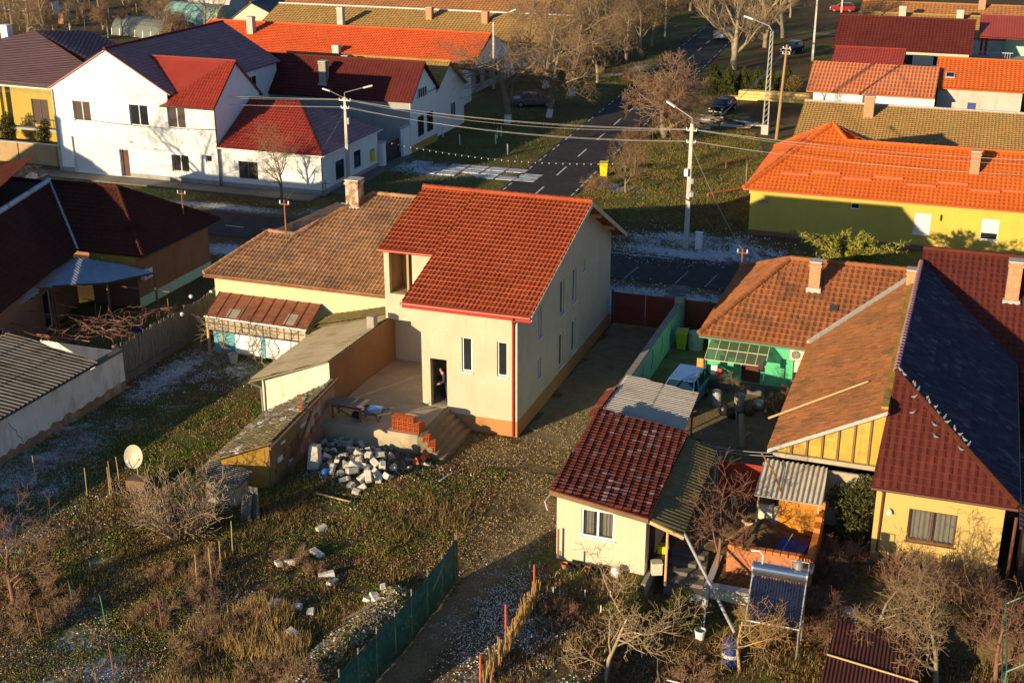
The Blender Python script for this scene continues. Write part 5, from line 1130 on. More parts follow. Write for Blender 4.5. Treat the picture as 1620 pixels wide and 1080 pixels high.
t, rf = gable_house('slate_house', 'small cream house with dark slate blue roof beyond the orange roof', a.x - 3.2, a.x + 7.5, a.y, a.y + 12, 3.2, 5.4, 'y', 'cream_plaster', 'slate_tile', .2, a.x, zb=2.2, tile=(.4, .45, .03, .03, 2))
# ---- yellow brown house behind at the left edge
t = thing('ochre_house', 'ochre house with a large purple brown roof and recessed porch at the left edge', 'house', (-82, 98, 0))
fp = plane_poly([(-40, 129), (85, 140), (150, 112), (55, 49), (-40, 72)], 5.7, 95.2, .24)
R_ = MB(); R_.tiles([fp[0], fp[1], fp[2], fp[3], fp[4]], .34, .38, .05, .04, 3)
rp = fp[3]; R_.tiles([fp[2], fp[3], fp[3] + V((0, 8, -1.5)), fp[2] + V((3, 8, -1))], .34, .38, .05, .04, 2); R_.tiles([fp[3], fp[4], fp[4] + V((0, 9, -2.2)), fp[3] + V((0, 9, -2.2))], .34, .38, .05, .04, 2)
rf = R_.build('roof', 'purple_brown_tile', t)
w = MB(); w.wall((fp[0].x, 96.2), (-74.6, 96.2), 0, 5.6, [(-82.0 - fp[0].x + 2.0, -82.0 - fp[0].x + 3.8, 2.2, 4.4)]); w.wall((-74.6, 96.2), (-74.6, 110), 0, 5.6); w.build('wall', 'ochre_plaster', t)
window(t, (fp[0].x, 96.2), (-74.6, 96.2), -82.0 - fp[0].x + 2.0, -82.0 - fp[0].x + 3.8, 2.2, 4.4, nx=2, fm='brown_frame', glass='dark_brown')
for x in (-82.8, -75.0): MB().box(x - .18, x + .18, 95.3, 95.7, 0, 5.55).build('post', 'ochre_plaster', t)
MB().box(-84, -74.6, 94.6, 95.2, 1.9, 2.1).build('balcony', 'grey_plaster', t); rl_ = MB()
for k in range(16): rl_.box(-80 + k * .34, -79.97 + k * .34, 94.62, 94.66, 2.1, 2.9)
rl_.box(-80.1, -74.7, 94.6, 94.68, 2.9, 2.96); rl_.build('railing', 'dark_metal', t)
MB().tube((fp[0].x, fp[0].y - .1, 5.62), (fp[1].x, fp[1].y - .1, 5.62), .07, .07, 6).build('gutter', 'white_metal', t)
pc = P(12, 62, 7.8); MB().box(pc.x - .4, pc.x + .4, pc.y - .4, pc.y + .4, 6.5, 9.2).build('chimney', 'white_plaster', t)
t = thing('ochre_yard_wall', 'grey rendered yard wall in front of the ochre house', 'wall', (-77, 90.6, 0)); MB().box(-88, -72.6, 90.5, 90.75, 0, 1.75).build('wall', 'tan_plaster', t); pp_ = MB()
MB().box(-88.05, -72.55, 90.44, 90.81, 1.752, 1.83).build('coping', 'flash_grey', t)
for x in (-85, -81.2, -77.4, -73.4): MB().box(x - .12, x + .12, 90.42, 90.499, 0, 1.74).build('pier', 'tan_plaster', t)
# tiny roof and wall peeking in at the left edge above the brown house
t = thing('tile_roof_outhouse', 'outhouse corner with a small clay tile roof beside the wall at the left edge', 'outhouse', (-58, 74, 0))
c0 = P(2, 306, 3.4); c1 = P(70, 268, 3.4)
R_ = MB(); R_.tiles([P(-30, 318, 2.9), P(62, 272, 2.9), P(40, 262, 3.9), P(-30, 275, 3.9)], .27, .34, .05, .04, 3, .1); R_.build('roof', 'old_clay_tile', t); oq = [P(-30, 318, 2.9), P(62, 272, 2.9), P(40, 262, 3.9), P(-30, 275, 3.9)]; oc = sum(oq, V()) / 4; oq = [q.lerp(oc, .06) for q in oq]; ow = MB()
for q0, q1 in zip(oq, oq[1:] + oq[:1]): ow.poly([V((q0.x, q0.y, 0)), V((q1.x, q1.y, 0)), q1 - V((0, 0, .12)), q0 - V((0, 0, .12))])
ow.build('side_wall', 'old_white_plaster', t)
a, b_ = P(-30, 345, 2.0), P(78, 285, 2.0); MB().prism([V((a.x, a.y, 0)), V((b_.x, b_.y, 0)), V((b_.x, b_.y, 2.5)), V((a.x, a.y, 2.5))], (-.3, -.1, 0)).build('wall', 'dark_concrete', t)
# ---- right background
ops = []
t = ys = thing('yellow_street_house', 'long bright yellow house with an orange roof across the street on the right', 'house', (-4, 95, 0))
yw = 89.6; b_ = [boxY(q_[0], q_[1], q_[2], q_[3], yw) for q_ in ((1346, 321, 1360, 331), (1445, 338, 1472, 371), (1551, 347, 1580, 380))]
w = MB(); w.wall((-13.9, yw), (14, yw), 0, 3.3, [(q_[0] + 13.9, q_[1] + 13.9, q_[2], q_[3]) for q_ in b_], .14); w.poly([(-13.9, yw, 0), (-13.9, yw, 3.3), (-13.9, 102.6, 3.3), (-13.9, 102.6, 0)]); w.wall((14, 101), (-13.9, 102.6), 0, 3.3); w.build('wall', 'bright_yellow_plaster', t)
MB().ob((-13.9, yw), (14, yw), 0, 27.9, .003, .03, 0, .35).build('plinth', 'brown_plaster', t)
MB().box(-13.95, 14, yw - .32, yw - .004, 3.02, 3.3).build('cornice', 'bright_yellow_plaster', t)
window(t, (-13.9, yw), (14, yw), b_[0][0] + 13.9, b_[0][1] + 13.9, b_[0][2], b_[0][3], .12, nx=1, sill=False)
for k in (1, 2):
    q_ = b_[k]; wn_ = window(t, (-13.9, yw), (14, yw), q_[0] + 13.9, q_[1] + 13.9, q_[2], q_[3], .12, nx=1); zc = q_[2] + (q_[3] - q_[2]) * (0 if k == 1 else .33)
    m_ = MB(); nn_ = 14
    for i in range(nn_): m_.box(q_[0] + .02, q_[1] - .02, yw + .03, yw + .045, zc + (q_[3] - zc) * i / nn_ + .004, zc + (q_[3] - zc) * (i + 1) / nn_ - .004)
    m_.box(q_[0] + .02, q_[1] - .02, yw + .046, yw + .06, zc, q_[3] - .01); m_.build('roller_shutter', 'shutter_white', wn_)
s_ = .5; fe = 3.38; ye = 89.25
fp = plane_poly([(1318, 196), (1340, 224), (1640, 245)], fe, ye, s_); ap, v0, v1 = fp
R_ = MB(); T = dict(tw=.3, th=.36, amp=.045, step=.035, q=4); CL, CR = V((-14.35, ye, fe)), V((14.3, ye, fe)); v1 = V((14.3, v0.y, v0.z)); yk = 2 * ap.y - ye
R_.tiles([CL, V((v0.x, ye, fe)), v0, ap], **T); R_.tiles([V((v0.x, ye, fe)), CR, v1, v0], **T); R_.tiles([CL, ap, V((-14.35, yk, fe))], **T)
R_.tiles([ap, v0, V((v0.x + 3.2, yk, fe)), V((-14.35, yk, fe))][0:2] + [V((v0.x + .8, v0.y + 1.5, v0.z)), V((v0.x + 2.5, yk, fe))], **T); R_.tiles([ap, V((v0.x + 2.5, yk, fe)), V((-14.35, yk, fe))], **T)
R_.tiles([v0, v1, V((14.3, 2 * v0.y - ye, fe)), V((v0.x, 2 * v0.y - ye, fe))], .3, .36, .045, .035, 2)
rf = R_.build('roof', 'orange_tile', t); cp_ = MB(); u1_ = V((0, 0, .06))
for a, c in ((CL, ap), (V((-14.35, yk, fe)), ap), (v0, v1), (ap, v0)): cp_.caps(a + u1_, c + u1_, .15, .5, 6)
cp_.build('ridge_tiles', 'orange_tile', rf)
pc = plane_poly([(1541, 272)], fe, ye, s_)[0]; chimney(t, pc.x, pc.y, pc.z - .4, ztop(1541, 239, pc), .62, base=False)
for k, (px, py) in enumerate(((1257, 278), (1307, 276), (1356, 286), (1406, 284), (1457, 296), (1508, 293), (1558, 305), (1610, 306))):
    pc = plane_poly([(px, py)], fe, ye, s_)[0]; MB().rbox(pc + V((0, 0, .12)), 1.9, .05, .16).build('snow_guard', 'orange_pipe', rf)
MB().tube((-14.4, ye - .07, fe - .06), (14.3, ye - .07, fe - .06), .06, .06, 8).build('gutter', 'orange_pipe', t)
sg = MB().box(-13.3, -12.65, yw - .03, yw - .004, 2.35, 2.52).build('street_sign', 'sign_blue', t)
mm = MB()
for k in range(7): mm.box(-13.24 + k * .08, -13.20 + k * .08, yw - .034, yw - .0302, 2.40, 2.47)
mm.build('lettering', 'white_metal', sg)
lm = MB().box(-1.1, -1.05, yw - .2, yw - .004, 2.2, 2.6); lm.build('bracket', 'dark_metal', t)
pr_ = thing('pipe_rail', 'orange pipe rail on the lawn left of the yellow street house, upper one', 'pipe', P(1150, 262)); a, c = P(1151, 262), P(1205, 250); MB().path([P(1148, 268), P(1148, 268) + V((0, 0, .55)), P(1205, 250) + V((0, 0, .6))], .05, 6).build('pipe', 'orange_pipe', pr_); MB().tube(P(1178, 318), P(1178, 318) + V((0, 0, 3.0)), .02, .02, 5).build('post', 'galvanised', pr_)
pr_ = thing('pipe_rail', 'orange pipe rail on the lawn left of the yellow street house, lower one', 'pipe', P(1120, 305)); MB().path([P(1120, 312), P(1120, 312) + V((0, 0, .3)), P(1182, 302) + V((0, 0, .3))], .06, 6).build('pipe', 'orange_pipe', pr_)
t, rf = gable_house('lichen_house', 'old house with a weathered lichen brown tile roof behind the orange roof', -13.4, 14, 107.3, 122.6, 2.6, 5.0, 'x', 'old_white_plaster', 'lichen_tile', .3, tile=(.27, .34, .06, .05, 3), ridge_mat='flash_grey')
pc = V((-10.0 + .9, 113.6, 0)); q_ = plane_poly([(1374, 183)], 2.6, 107.3, 2.4 / 7.65)[0]; chimney(t, q_.x, q_.y, q_.z - .5, ztop(1374, 152, q_), .8, 'chimney_brick')
rd_ = thing('long_orange_house', 'long low white building with a ribbed light orange roof', 'house', (-9, 138, 0))
R_ = MB(); R_.tiles([(-15.95, 134.3, 2.5), (-3.5, 134.3, 2.5), (-3.5, 140.4, 4.55), (-16.2, 140.4, 4.55)], .36, .8, .09, .03, 4); R_.tiles([(-3.5, 140.4, 4.55), (-16.2, 140.4, 4.55), (-16.2, 146, 2.6), (-3.5, 146, 2.6)], .36, .8, .09, .03, 2); rf = R_.build('roof', 'light_orange_tile', rd_)
w = MB(); w.wall((-15.3, 135.0), (-3.5, 135.0), 0, 2.5); w.poly([(-15.3, 135, 0), (-15.3, 145.6, 0), (-15.3, 145.6, 2.5), (-15.3, 140.4, 4.3), (-15.3, 135, 2.5)]); w.wall((-3.5, 145.6), (-15.3, 145.6), 0, 2.5); w.build('wall', 'white_plaster', rd_)
MB().path([(-14.4, 134.25, 2.4), (-14.2, 134.8, 2.0), (-14.2, 134.9, .1)], .05, 6).build('downpipe', 'dark_metal', rd_)
t = thing('skylight_house', 'house with a deep orange tiled roof and one small skylight', 'house', (2, 143, 0))
R_ = MB(); R_.tiles([(-3.9, 137.6, 3.0), (14, 137.6, 3.0), (14, 143.4, 5.1), (-3.9, 143.4, 5.1)], .42, .42, .07, .05, 4); R_.tiles([(14, 143.4, 5.1), (-3.9, 143.4, 5.1), (-3.9, 149, 3), (14, 149, 3)], .42, .42, .07, .05, 2); rf = R_.build('roof', 'orange_tile', t); MB().caps((-3.9, 143.4, 5.17), (14, 143.4, 5.17), .13, .4, 6).build('ridge_tiles', 'orange_tile', rf)
w = MB(); w.wall((-3.4, 138.2), (4.6, 138.2), 0, 3.0, [(3.0, 3.8, .7, 1.6)]); w.wall((4.6, 138.2), (4.6, 149), 0, 3.0); w.poly([(-3.4, 138.2, 0), (-3.4, 148.6, 0), (-3.4, 148.6, 3), (-3.4, 143.4, 4.9), (-3.4, 138.2, 3)]); w.wall((4.6, 148.6), (-3.4, 148.6), 0, 3.0); w.build('wall', 'pale_concrete', t)
MB().box(-.38, .38, 138.28, 138.3, .7, 1.6).build('hatch', 'sign_blue', t)
q_ = plane_poly([(1503, 121)], 3.0, 137.6, 2.1 / 5.8)[0]; sk_ = MB().rbox(q_ + V((0, 0, .12)), .95, 1.0, .12, 0, math.atan(.36)).build('skylight', 'flash_grey', rf); MB().rbox(q_ + V((0, -.01, .19)), .7, .75, .02, 0, math.atan(.36)).build('pane', 'window_glass', sk_)
t, rf = gable_house('red_shed', 'small shed with a plain red metal roof between two longer roofs', -15.3, -7.9, 151.3, 156, 2.9, 4.1, 'x', 'cream_plaster', 'red_metal_tile', .2, 155.0)
a = P(1328, 27, 6.0)
t, rf = gable_house('maroon_long_house', 'long house with a dark maroon ribbed roof at the upper right', -16.4, -1.0, 163.4, 175, 3.0, 6.0, 'x', 'cream_plaster', 'maroon_tile', .3, 168.7, tile=(.4, .45, .06, .05, 3))
for k, (xa_, xb_) in enumerate(((-9.0, -7.2), (-5.0, -3.4))): window(t, (-16.4, 163.4), (0, 163.4), xa_ + 16.4, xb_ + 16.4, 1.2, 2.4, proud=True)
t = thing('porch_house', 'mint green house with a red roofed porch on red posts at the right edge', 'house', (6, 155, 0))
c0, c1, c2, c3 = P(1548, 57, 4.3), P(1640, 63, 4.3), P(1640, 27, 6.0), P(1552, 24, 6.0); c3.y = c2.y; c0.y = c1.y
R_ = MB(); R_.tiles([c0, c1, c2, c3], .3, .36, .05, .04, 3); R_.build('roof', 'red_metal_tile', t)
for px in (1551, 1558): p = P(px, 84, 1.4); MB().box(p.x - .15, p.x + .15, p.y - .15, p.y + .15, 0, 4.4).build('post', 'red_gutter', t)
p = P(1588, 97, .5); w = MB(); w.wall((p.x, p.y + 1), (p.x + 9, p.y + 1), 0, 4.2, [(2.2, 3.4, 1.8, 3.4)]); w.poly([(p.x, p.y + 1, 0), (p.x, p.y + 8, 0), (p.x, p.y + 8, 4.2), (p.x, p.y + 1, 4.2)]); w.build('wall', 'mint_plaster', t); window(t, (p.x, p.y + 1), (p.x + 9, p.y + 1), 2.2, 3.4, 1.8, 3.4)
q_ = P(1530, 92, 1.2); m_ = MB(); m_.box(q_.x - 1, p.x + 5, q_.y - .1, q_.y + 4, 1.0, 1.18); m_.build('balcony', 'pale_concrete', t); rl_ = MB()
for k in range(22): rl_.box(q_.x - 1 + k * .28, q_.x - .97 + k * .28, q_.y - .08, q_.y - .05, 1.18, 2.0)
rl_.box(q_.x - 1, q_.x + 5.2, q_.y - .09, q_.y - .04, 2.0, 2.06); rl_.build('railing', 'white_metal', t)
for lab, px, py, r_ in (('big dark satellite dish in front of the maroon long roof', 1508, 82, 1.1),):
    p = P(px, py, 1.6); t = thing('satellite_dish', lab, 'satellite dish', p); m_ = MB(); nd = V((-.5, -.8, .35)).normalized(); ux = nd.cross(V((0, 0, 1))).normalized(); uy = ux.cross(nd); rg = []
    for k in range(5): rg.append([p + V((0, 0, .6)) + ux * (r_ * k / 4 * math.cos(a)) + uy * (r_ * k / 4 * math.sin(a)) + nd * .25 * (k / 4) ** 2 for a in np.linspace(0, math.tau, 17)[:-1]])
    for A_, B_ in zip(rg, rg[1:]):
        for i in range(16): m_.poly([A_[i], A_[(i + 1) % 16], B_[(i + 1) % 16], B_[i]])
    m_.build('reflector', 'dark_concrete', t, smooth=True); MB().tube(p + V((0, 0, -1.6)), p + V((0, 0, .6)), .06, .06, 6).build('pole', 'galvanised', t)
a = P(1372, 2, 5.5)
t, rf = gable_house('brown_farmhouse', 'long brown tiled farmhouse roof at the top right with tall chimneys', a.x - .3, a.x + 34, a.y - 8, a.y + 8, 2.8, 5.5, 'x', 'old_white_plaster', 'brown_old_tile', .3, tile=(.5, .55, .06, .05, 2))
for px, py, tp in ((1553, 14, -4),):
    q_ = plane_poly([(px, py)], 2.8, a.y - 8, 2.7 / 8)[0]; chimney(t, q_.x, q_.y, q_.z - .5, ztop(px, tp, q_), .9, base=False)
a = P(1380, 20, 4.6)
t, rf = gable_house('mossy_farmhouse', 'lower lichen spotted roof with two pale chimneys at the top right', a.x - 1.5, a.x + 30, a.y - 5, a.y + 5, 2.6, 4.6, 'x', 'old_white_plaster', 'lichen_tile', .3, tile=(.5, .55, .06, .05, 2))
for px, py, tp in ((1427, 30, 10), (1518, 34, 16)):
    q_ = plane_poly([(px, py)], 2.6, a.y - 5, 2.0 / 5)[0]; chimney(t, q_.x, q_.y, q_.z - .5, ztop(px, tp, q_), .9, 'pale_concrete', base=False)
# ---- polytunnels in the far gardens
def tunnel(label, px, py, L, W, Ht, rz_, mat):
    p = P(px, py); t = thing('polytunnel', label, 'greenhouse', p, group=None); m_ = MB(); n_ = 10; M_ = Matrix.Translation(p) @ Matrix.Rotation(rz_, 4, 'Z')
    pts = lambda x: [M_ @ V((x, -W / 2 * math.cos(math.pi * i / n_), Ht * math.sin(math.pi * i / n_) ** .8)) for i in range(n_ + 1)]
    sx = [L * k / 8 for k in range(9)]
    for a, c in zip(sx, sx[1:]):
        A_, B_ = pts(a), pts(c)
        for i in range(n_): m_.poly([A_[i], B_[i], B_[i + 1], A_[i + 1]])
    m_.poly(pts(0)[::-1]); m_.poly(pts(L)); m_.build('cover', mat, t, smooth=False)
    for x in sx: MB().path([q + (q - p).normalized() * .02 for q in pts(x)], .05, 5).build('hoop', 'galvanised', t)
tunnel('dark green polytunnel in the far left gardens', 197, 52, 13, 4.6, 2.5, -.25, 'poly_dark'); tunnel('teal polytunnel beyond the dark green one', 276, 33, 11, 5, 3.0, -.2, 'poly_teal'); tunnel('whitish polytunnel behind the teal one', 312, 14, 9, 4.5, 2.6, -.2, 'poly_white')
# house out of frame on the left: its shadow and its neighbour tree fall across the white house
t, rf = gable_house('neighbour_house', 'brown roofed house standing outside the left edge', -92, -78.5, 56, 66, 4.6, 8.4, 'y', 'old_white_plaster', 'brown_old_tile', .4)
chimney(t, -84.6, 63, 7.6, 10.4, .8)
# ============================================================ trees and plants
def grow(seed, h=8., r0=.16, fork=.25, limbs=5, lv=4, spread=.75, up=.12, ratio=.62, kids=(5, 5, 5, 4), wob=.16, trunk_lean=0, sag=0., stems=1, rmin=.007, twigL=.0, base_r=0.):
    """bare winter tree: returns per-level lists of tapered segments (origin at the foot)"""
    rs = random.Random(seed); lev = [[] for _ in range(lv + 1)]
    def rvec(): return V((rs.gauss(0, 1), rs.gauss(0, 1), rs.gauss(0, 1)))
    def branch(p, d, L, r, k):
        n = max(2, min(7, int(L / (.55 if k < 2 else .28)) + 1)); st = []
        for i in range(n):
            d = (d + rvec() * wob * (.55 if k == 0 else 1) + V((0, 0, up if k else .1)) - V((0, 0, sag * (i / n) * (k > 0)))).normalized()
            q = p + d * (L / n); ra = r * (1 - .62 * i / n); rb = r * (1 - .62 * (i + 1) / n)
            lev[k].append((*p, *q, max(rmin, ra), max(rmin * .7, rb))); st.append((p, q, d, rb)); p = q
        if k < lv:
            m = limbs if k == 0 else kids[min(k - 1, len(kids) - 1)]
            for j in range(m):
                t = (fork + (1 - fork) * (j + rs.random()) / m) if k == 0 else .25 + .75 * (j + rs.random()) / m
                t = min(t, .999); a, b, dd, rb = st[int(t * n)]; pos = a.lerp(b, t * n - int(t * n))
                side = rvec(); side -= dd * side.dot(dd); side.normalize()
                nd = (dd * (1 - spread * .55) + side * spread * rs.uniform(.7, 1.2)).normalized()
                branch(pos, nd, L * ratio * rs.uniform(.65, 1.15) * (1.15 - .35 * t if k else 1.0), max(rmin, rb * .68), k + 1)
    for s in range(stems):
        a = rs.uniform(0, math.tau); d = V((math.cos(a) * trunk_lean, math.sin(a) * trunk_lean, 1)).normalized()
        p = V((math.cos(a) * base_r, math.sin(a) * base_r, -.05))
        branch(p, d, h * (fork + .30) * rs.uniform(.85, 1.1), r0, 0)
    return lev
def tree_proto(name, label, lev, bark, twig, split=2, white=0.):
    t = thing(name, label, 'tree')
    parts_ = [[s for l in lev[:split] for s in l], [s for l in lev[split:] for s in l]]
    if name == 'bare_shrub': parts_[1] = parts_[0] + parts_[1]
    else: v, f = tubes_np(parts_[0], 7); np_mesh('trunk', v, f, bark, t, smooth=True)
    v, f = tubes_np(parts_[1], 4 if name == 'bare_shrub' else 3); np_mesh('crown', v, f, twig, t)
    if white:
        s = lev[0][0]; m_ = MB(); p, q = V(s[:3]), V(s[3:6]); fz = min(1, white / max(.1, (q - p).length)); m_.tube(p, p.lerp(q, fz), s[6] * 1.12, s[6] * (1.12 - .1 * fz), 8); m_.build('limewash_band', 'limewash', t)
    zz = [q[5] for l in lev for q in l]; t['hh'] = float(np.percentile(zz, 99)); HH[t.name] = t['hh']; del t['hh']
    freeze(t)
    return t
HH = {}
LBL = 'unplaced tree'
big = [tree_proto('bare_tree', LBL, grow(s, 9.5, .22, .2, 7, 4, .92, .07, .66, (6, 6, 6)), 'bark', 'twig_brown', 2, w_) for s, w_ in ((1, 0), (2, 1.3), (5, 1.3))]
pale = tree_proto('bare_tree', LBL, grow(21, 10.5, .25, .10, 10, 4, .62, .17, .70, (6, 6, 6)), 'pale_bark', 'twig_pale', 3)
gold = tree_proto('bare_tree', LBL, grow(25, 8.5, .16, .25, 7, 4, .8, .10, .64, (6, 6, 6)), 'pale_bark', 'twig_gold', 2)
dense = tree_proto('bare_tree', LBL, grow(31, 6.0, .16, .10, 13, 4, .9, .10, .68, (8, 6, 6), rmin=.008), 'bark', 'twig_rust', 2)
street = tree_proto('bare_tree', LBL, grow(41, 5.4, .12, .3, 8, 4, .75, .13, .68, (6, 5, 5)), 'bark', 'twig_brown', 2)
fruit = [tree_proto('bare_tree', LBL, grow(s, 4.2, .085, .26, 6, 4, .85, .10, .70, (5, 5, 4), rmin=.007, wob=.2), b_, t_, 2) for s, b_, t_ in ((51, 'pale_bark', 'twig_pale'), (52, 'red_bark', 'twig_red'), (53, 'gold_bark', 'twig_gold'), (54, 'bark', 'twig_brown'))]
fig = tree_proto('bare_shrub', LBL, grow(61, 4.4, .05, .12, 5, 2, .7, .14, .6, (4,), wob=.17, trunk_lean=.95, stems=40, base_r=.35, rmin=.011), 'twig_grey', 'twig_grey', 2)
bushy = tree_proto('bare_shrub', LBL, grow(71, 2.6, .035, .12, 8, 3, .7, .12, .66, (7, 5), trunk_lean=.55, stems=10, base_r=.3, rmin=.008), 'bark', 'twig_red', 1)
scrub = tree_proto('bare_shrub', LBL, grow(75, 1.3, .02, .12, 6, 2, .7, .10, .7, (6,), trunk_lean=.8, stems=12, base_r=.25, rmin=.006), 'bark', 'twig_rust', 1)
NOM = {}
for p_, h_ in [(b_, 10.5) for b_ in big] + [(pale, 12.), (gold, 9.5), (dense, 6.8), (street, 5.8)] + [(b_, 4.5) for b_ in fruit]: NOM[p_.name] = h_ / HH[p_.name]
used = set()
def place(proto, p, s, label, cat='tree', group=None, rz=None, sx=1., top=None):
    if top is not None: s = ztop(top[0], top[1], p) / HH[proto.name]
    elif proto.name in HH and cat == 'tree': s *= NOM.get(proto.name, 1)
    if proto.name not in used: used.add(proto.name); o = proto
    else: o = dup(proto)
    o.location = V(p); o.rotation_euler = (0, 0, rnd.uniform(0, 6.28) if rz is None else rz); o.scale = (s * sx, s * sx, s)
    o['label'] = label; o['category'] = cat
    if group: o['group'] = group
    elif 'group' in o: del o['group']
    return o
# along the side road
place(big[1], P(803, 195), .9, 'spreading bare tree with whitewashed trunk nearest the frosted slab drive', rz=.4, sx=1.25)
place(big[2], P(868, 186), .98, 'bare brown tree with whitewashed trunk just right of the white sedan', rz=1.9)
place(big[1], P(905, 152), 1.08, 'big bare tree with a thick whitewashed trunk by the side road kerb', rz=3.5)
place(gold, P(945, 131), .95, 'forked pale barked bare tree leaning by the snowy lane', rz=2.)
place(big[0], P(990, 100), .8, 'dark slim bare tree behind the snowy lane', rz=.9)
place(gold, P(1013, 84), .85, 'golden twigged roadside tree with thin curved stem, nearer of two', rz=.3)
place(gold, P(1031, 73), 1.0, 'golden twigged roadside tree with thin curved stem, farther of two', rz=4.2)
place(pale, P(1160, 110), 1.12, 'tall pale bare tree behind the row of clipped conifers', rz=.6)
place(dense, P(1050, 218), 1.12, 'dense round rusty brown bare tree between the road and the lawn', rz=.2, sx=1.15)
place(street, P(990, 306), .82, 'small bare tree with pale trunk on the lawn near the yellow bin', rz=1.2)
place(fruit[1], P(1003, 278), .95, 'small reddish bare tree behind the yellow bin', rz=2.2)
place(street, P(445, 318), 1.06, 'bare dark street tree in front of the low corner house', rz=.5)
place(fruit[3], P(1129, 186), .95, 'small dark bare tree beside the parked dark car', rz=.1)
for px, py, s, pr_, lab in ((700, 118, .6, big[0], 'thin bare tree in the yard in front of the orange roofed house'), (735, 150, .35, street, 'leafless shrub by the white front garden wall'), (850, 95, 1.1, big[0], 'large bare brown tree beside the lichen roofed long house'), (885, 70, 1.05, big[2], 'bare brown tree farther along behind the long house gable'),
    (925, 60, 1.0, big[0], 'bare tree in the cluster left of the far lane'), (960, 45, 1.0, big[2], 'bare tree at the back of the cluster near the far lane'), (1005, 38, 1.0, gold, 'golden brown bare tree at the top of the road'), (1045, 30, 1.0, big[0], 'bare tree at the road end, left side'),
    (1210, 75, .95, pale, 'pale bare tree behind the black car'), (1238, 60, 1.0, big[0], 'bare brown tree right behind the tall pale tree'), (1250, 28, .9, gold, 'golden bare tree near the far green'), (470, 35, .9, big[0], 'bare tree in front of the slate roofed house'), (445, 30, .7, street, 'small bare tree beside the slate roofed house'), (590, 50, .6, street, 'bare tree standing by the long house chimney')):
    place(pr_, P(px, py), s, lab)
rs = random.Random(77)
for k in range(46):       # back gardens at the upper left
    px, py = rs.uniform(-10, 330), rs.uniform(-12, 75)
    if 180 < px < 350 and py > 20 and rs.random() < .6: py -= 30
    if py > 48 and px > 130 and px < 190: py -= 10
    place(rs.choice([big[0], street, fruit[3], dense, bushy, fruit[0]]), P(px, py), rs.uniform(.55, .95), 'bare brown tree among many in the far back gardens', group='bare trees in the far back gardens')
for k, (px, py) in enumerate(((838, 118), (862, 140), (880, 108), (905, 90), (930, 100), (950, 72), (900, 55), (972, 62), (985, 25), (865, 85), (940, 30), (1020, 20))):
    place([big[0], big[2], dense, big[0]][k % 4], P(px, py), (1.0, 1.0, 1.15, 1.0)[k % 4] * rs.uniform(.85, 1.1), 'bare brown tree in the thicket left of the side road', group='bare trees in the thicket left of the side road')
for k in range(16):
    px, py = rs.uniform(560, 1060), rs.uniform(-22, -6)
    place(rs.choice([big[0], big[2], gold]), P(px, py), rs.uniform(.8, 1.1), 'bare tree in the belt at the top of the picture', group='bare trees along the top')
for px, py, s in ((1092, 18, .9), (1118, -6, 1.1), (1165, 5, 1.2), (1200, -8, 1.1), (1070, 2, .9), (1140, 30, .6)): place(rs.choice([big[0], dense]), P(px, py), s, 'bare tree closing the far end of the road', group='bare trees at the road end')
place(bushy, P(1075, 215), .9, 'low bare bush at the right foot of the round rusty tree', 'shrub'); place(bushy, P(1000, 225), .8, 'low bare bush on the road side of the round rusty tree', 'shrub'); place(scrub, P(945, 118), 1.2, 'low twiggy bush by the lane crossing', 'shrub'); place(bushy, P(993, 128), .7, 'reddish twiggy bush at the verge below the slim dark tree', 'shrub')
place(scrub, P(945, 300), 1.6, 'dry brown bush on the road corner behind the new house roof', 'shrub')
for px, py, s in ((745, 125, 1.2), (725, 145, 1.1)): place(bushy, P(px, py), s * .6, 'thin leafless shrub in the front garden of the orange roofed house', 'shrub', 'front garden shrubs')
# out of frame tree whose shadow dapples the white house
place(big[2], (-71.5, 62, 0), 1.25, 'bare tree outside the left edge whose shadow reaches the white house'); place(dense, (-68.0, 62.5, 0), 1.15, 'dense bare tree outside the left edge beside the neighbour house')
# yard trees in the foreground
place(fig, G(285, 846), 1.0, 'sprawling grey leafless fig shrub in front of the low board shed', 'shrub', rz=.5)
place(fruit[1], G(22, 955), 1.05, 'small reddish bare tree above the brush pile at the left edge', rz=.8)
place(fruit[0], P(955, 1085, -.8), 1.0, 'pale branched bare fruit tree among the buckets below the cream shed', rz=.3)
place(fruit[1], P(1133, 902, -.2), .98, 'reddish bare fruit tree between the stairs and the brick barbecue', rz=2.5)
place(fruit[2], P(1170, 1062, -.8), .68, 'golden barked young tree in front of the solar water heater', rz=1.1)
place(fruit[3], P(1375, 1035, -.8), 1.0, 'dark bare tree over the ribbed maroon roof, left of two', rz=2.8); place(fruit[3], P(1480, 1090, -.8), 1.1, 'dark bare tree over the ribbed maroon roof, right of two', rz=.2)
place(fruit[3], P(1430, 985, -.8), .72, 'dark bare tree between the window of the yellow house and the ribbed roof'); place(fruit[1], P(1545, 1010, -.8), .8, 'reddish bare tree before the right corner of the yellow house')
place(bushy, P(1320, 930, -.8), 1.1, 'bare reddish shrub under the yellow house corner', 'shrub'); place(bushy, P(1440, 960, -.8), 1.2, 'bare bush below the window of the yellow house', 'shrub', rz=1.)
place(bushy, P(1530, 980, -.8), 1.2, 'bare bush at the right corner of the yellow house', 'shrub'); place(bushy, P(1290, 1000, -.8), 1.0, 'bare bush right of the solar water heater', 'shrub'); place(fruit[1], P(1575, 1075, -.8), .95, 'bare tree beside the green metal frame')
place(scrub, P(1095, 1075, -.8), 1.1, 'thorny low bush near the white tray', 'shrub')
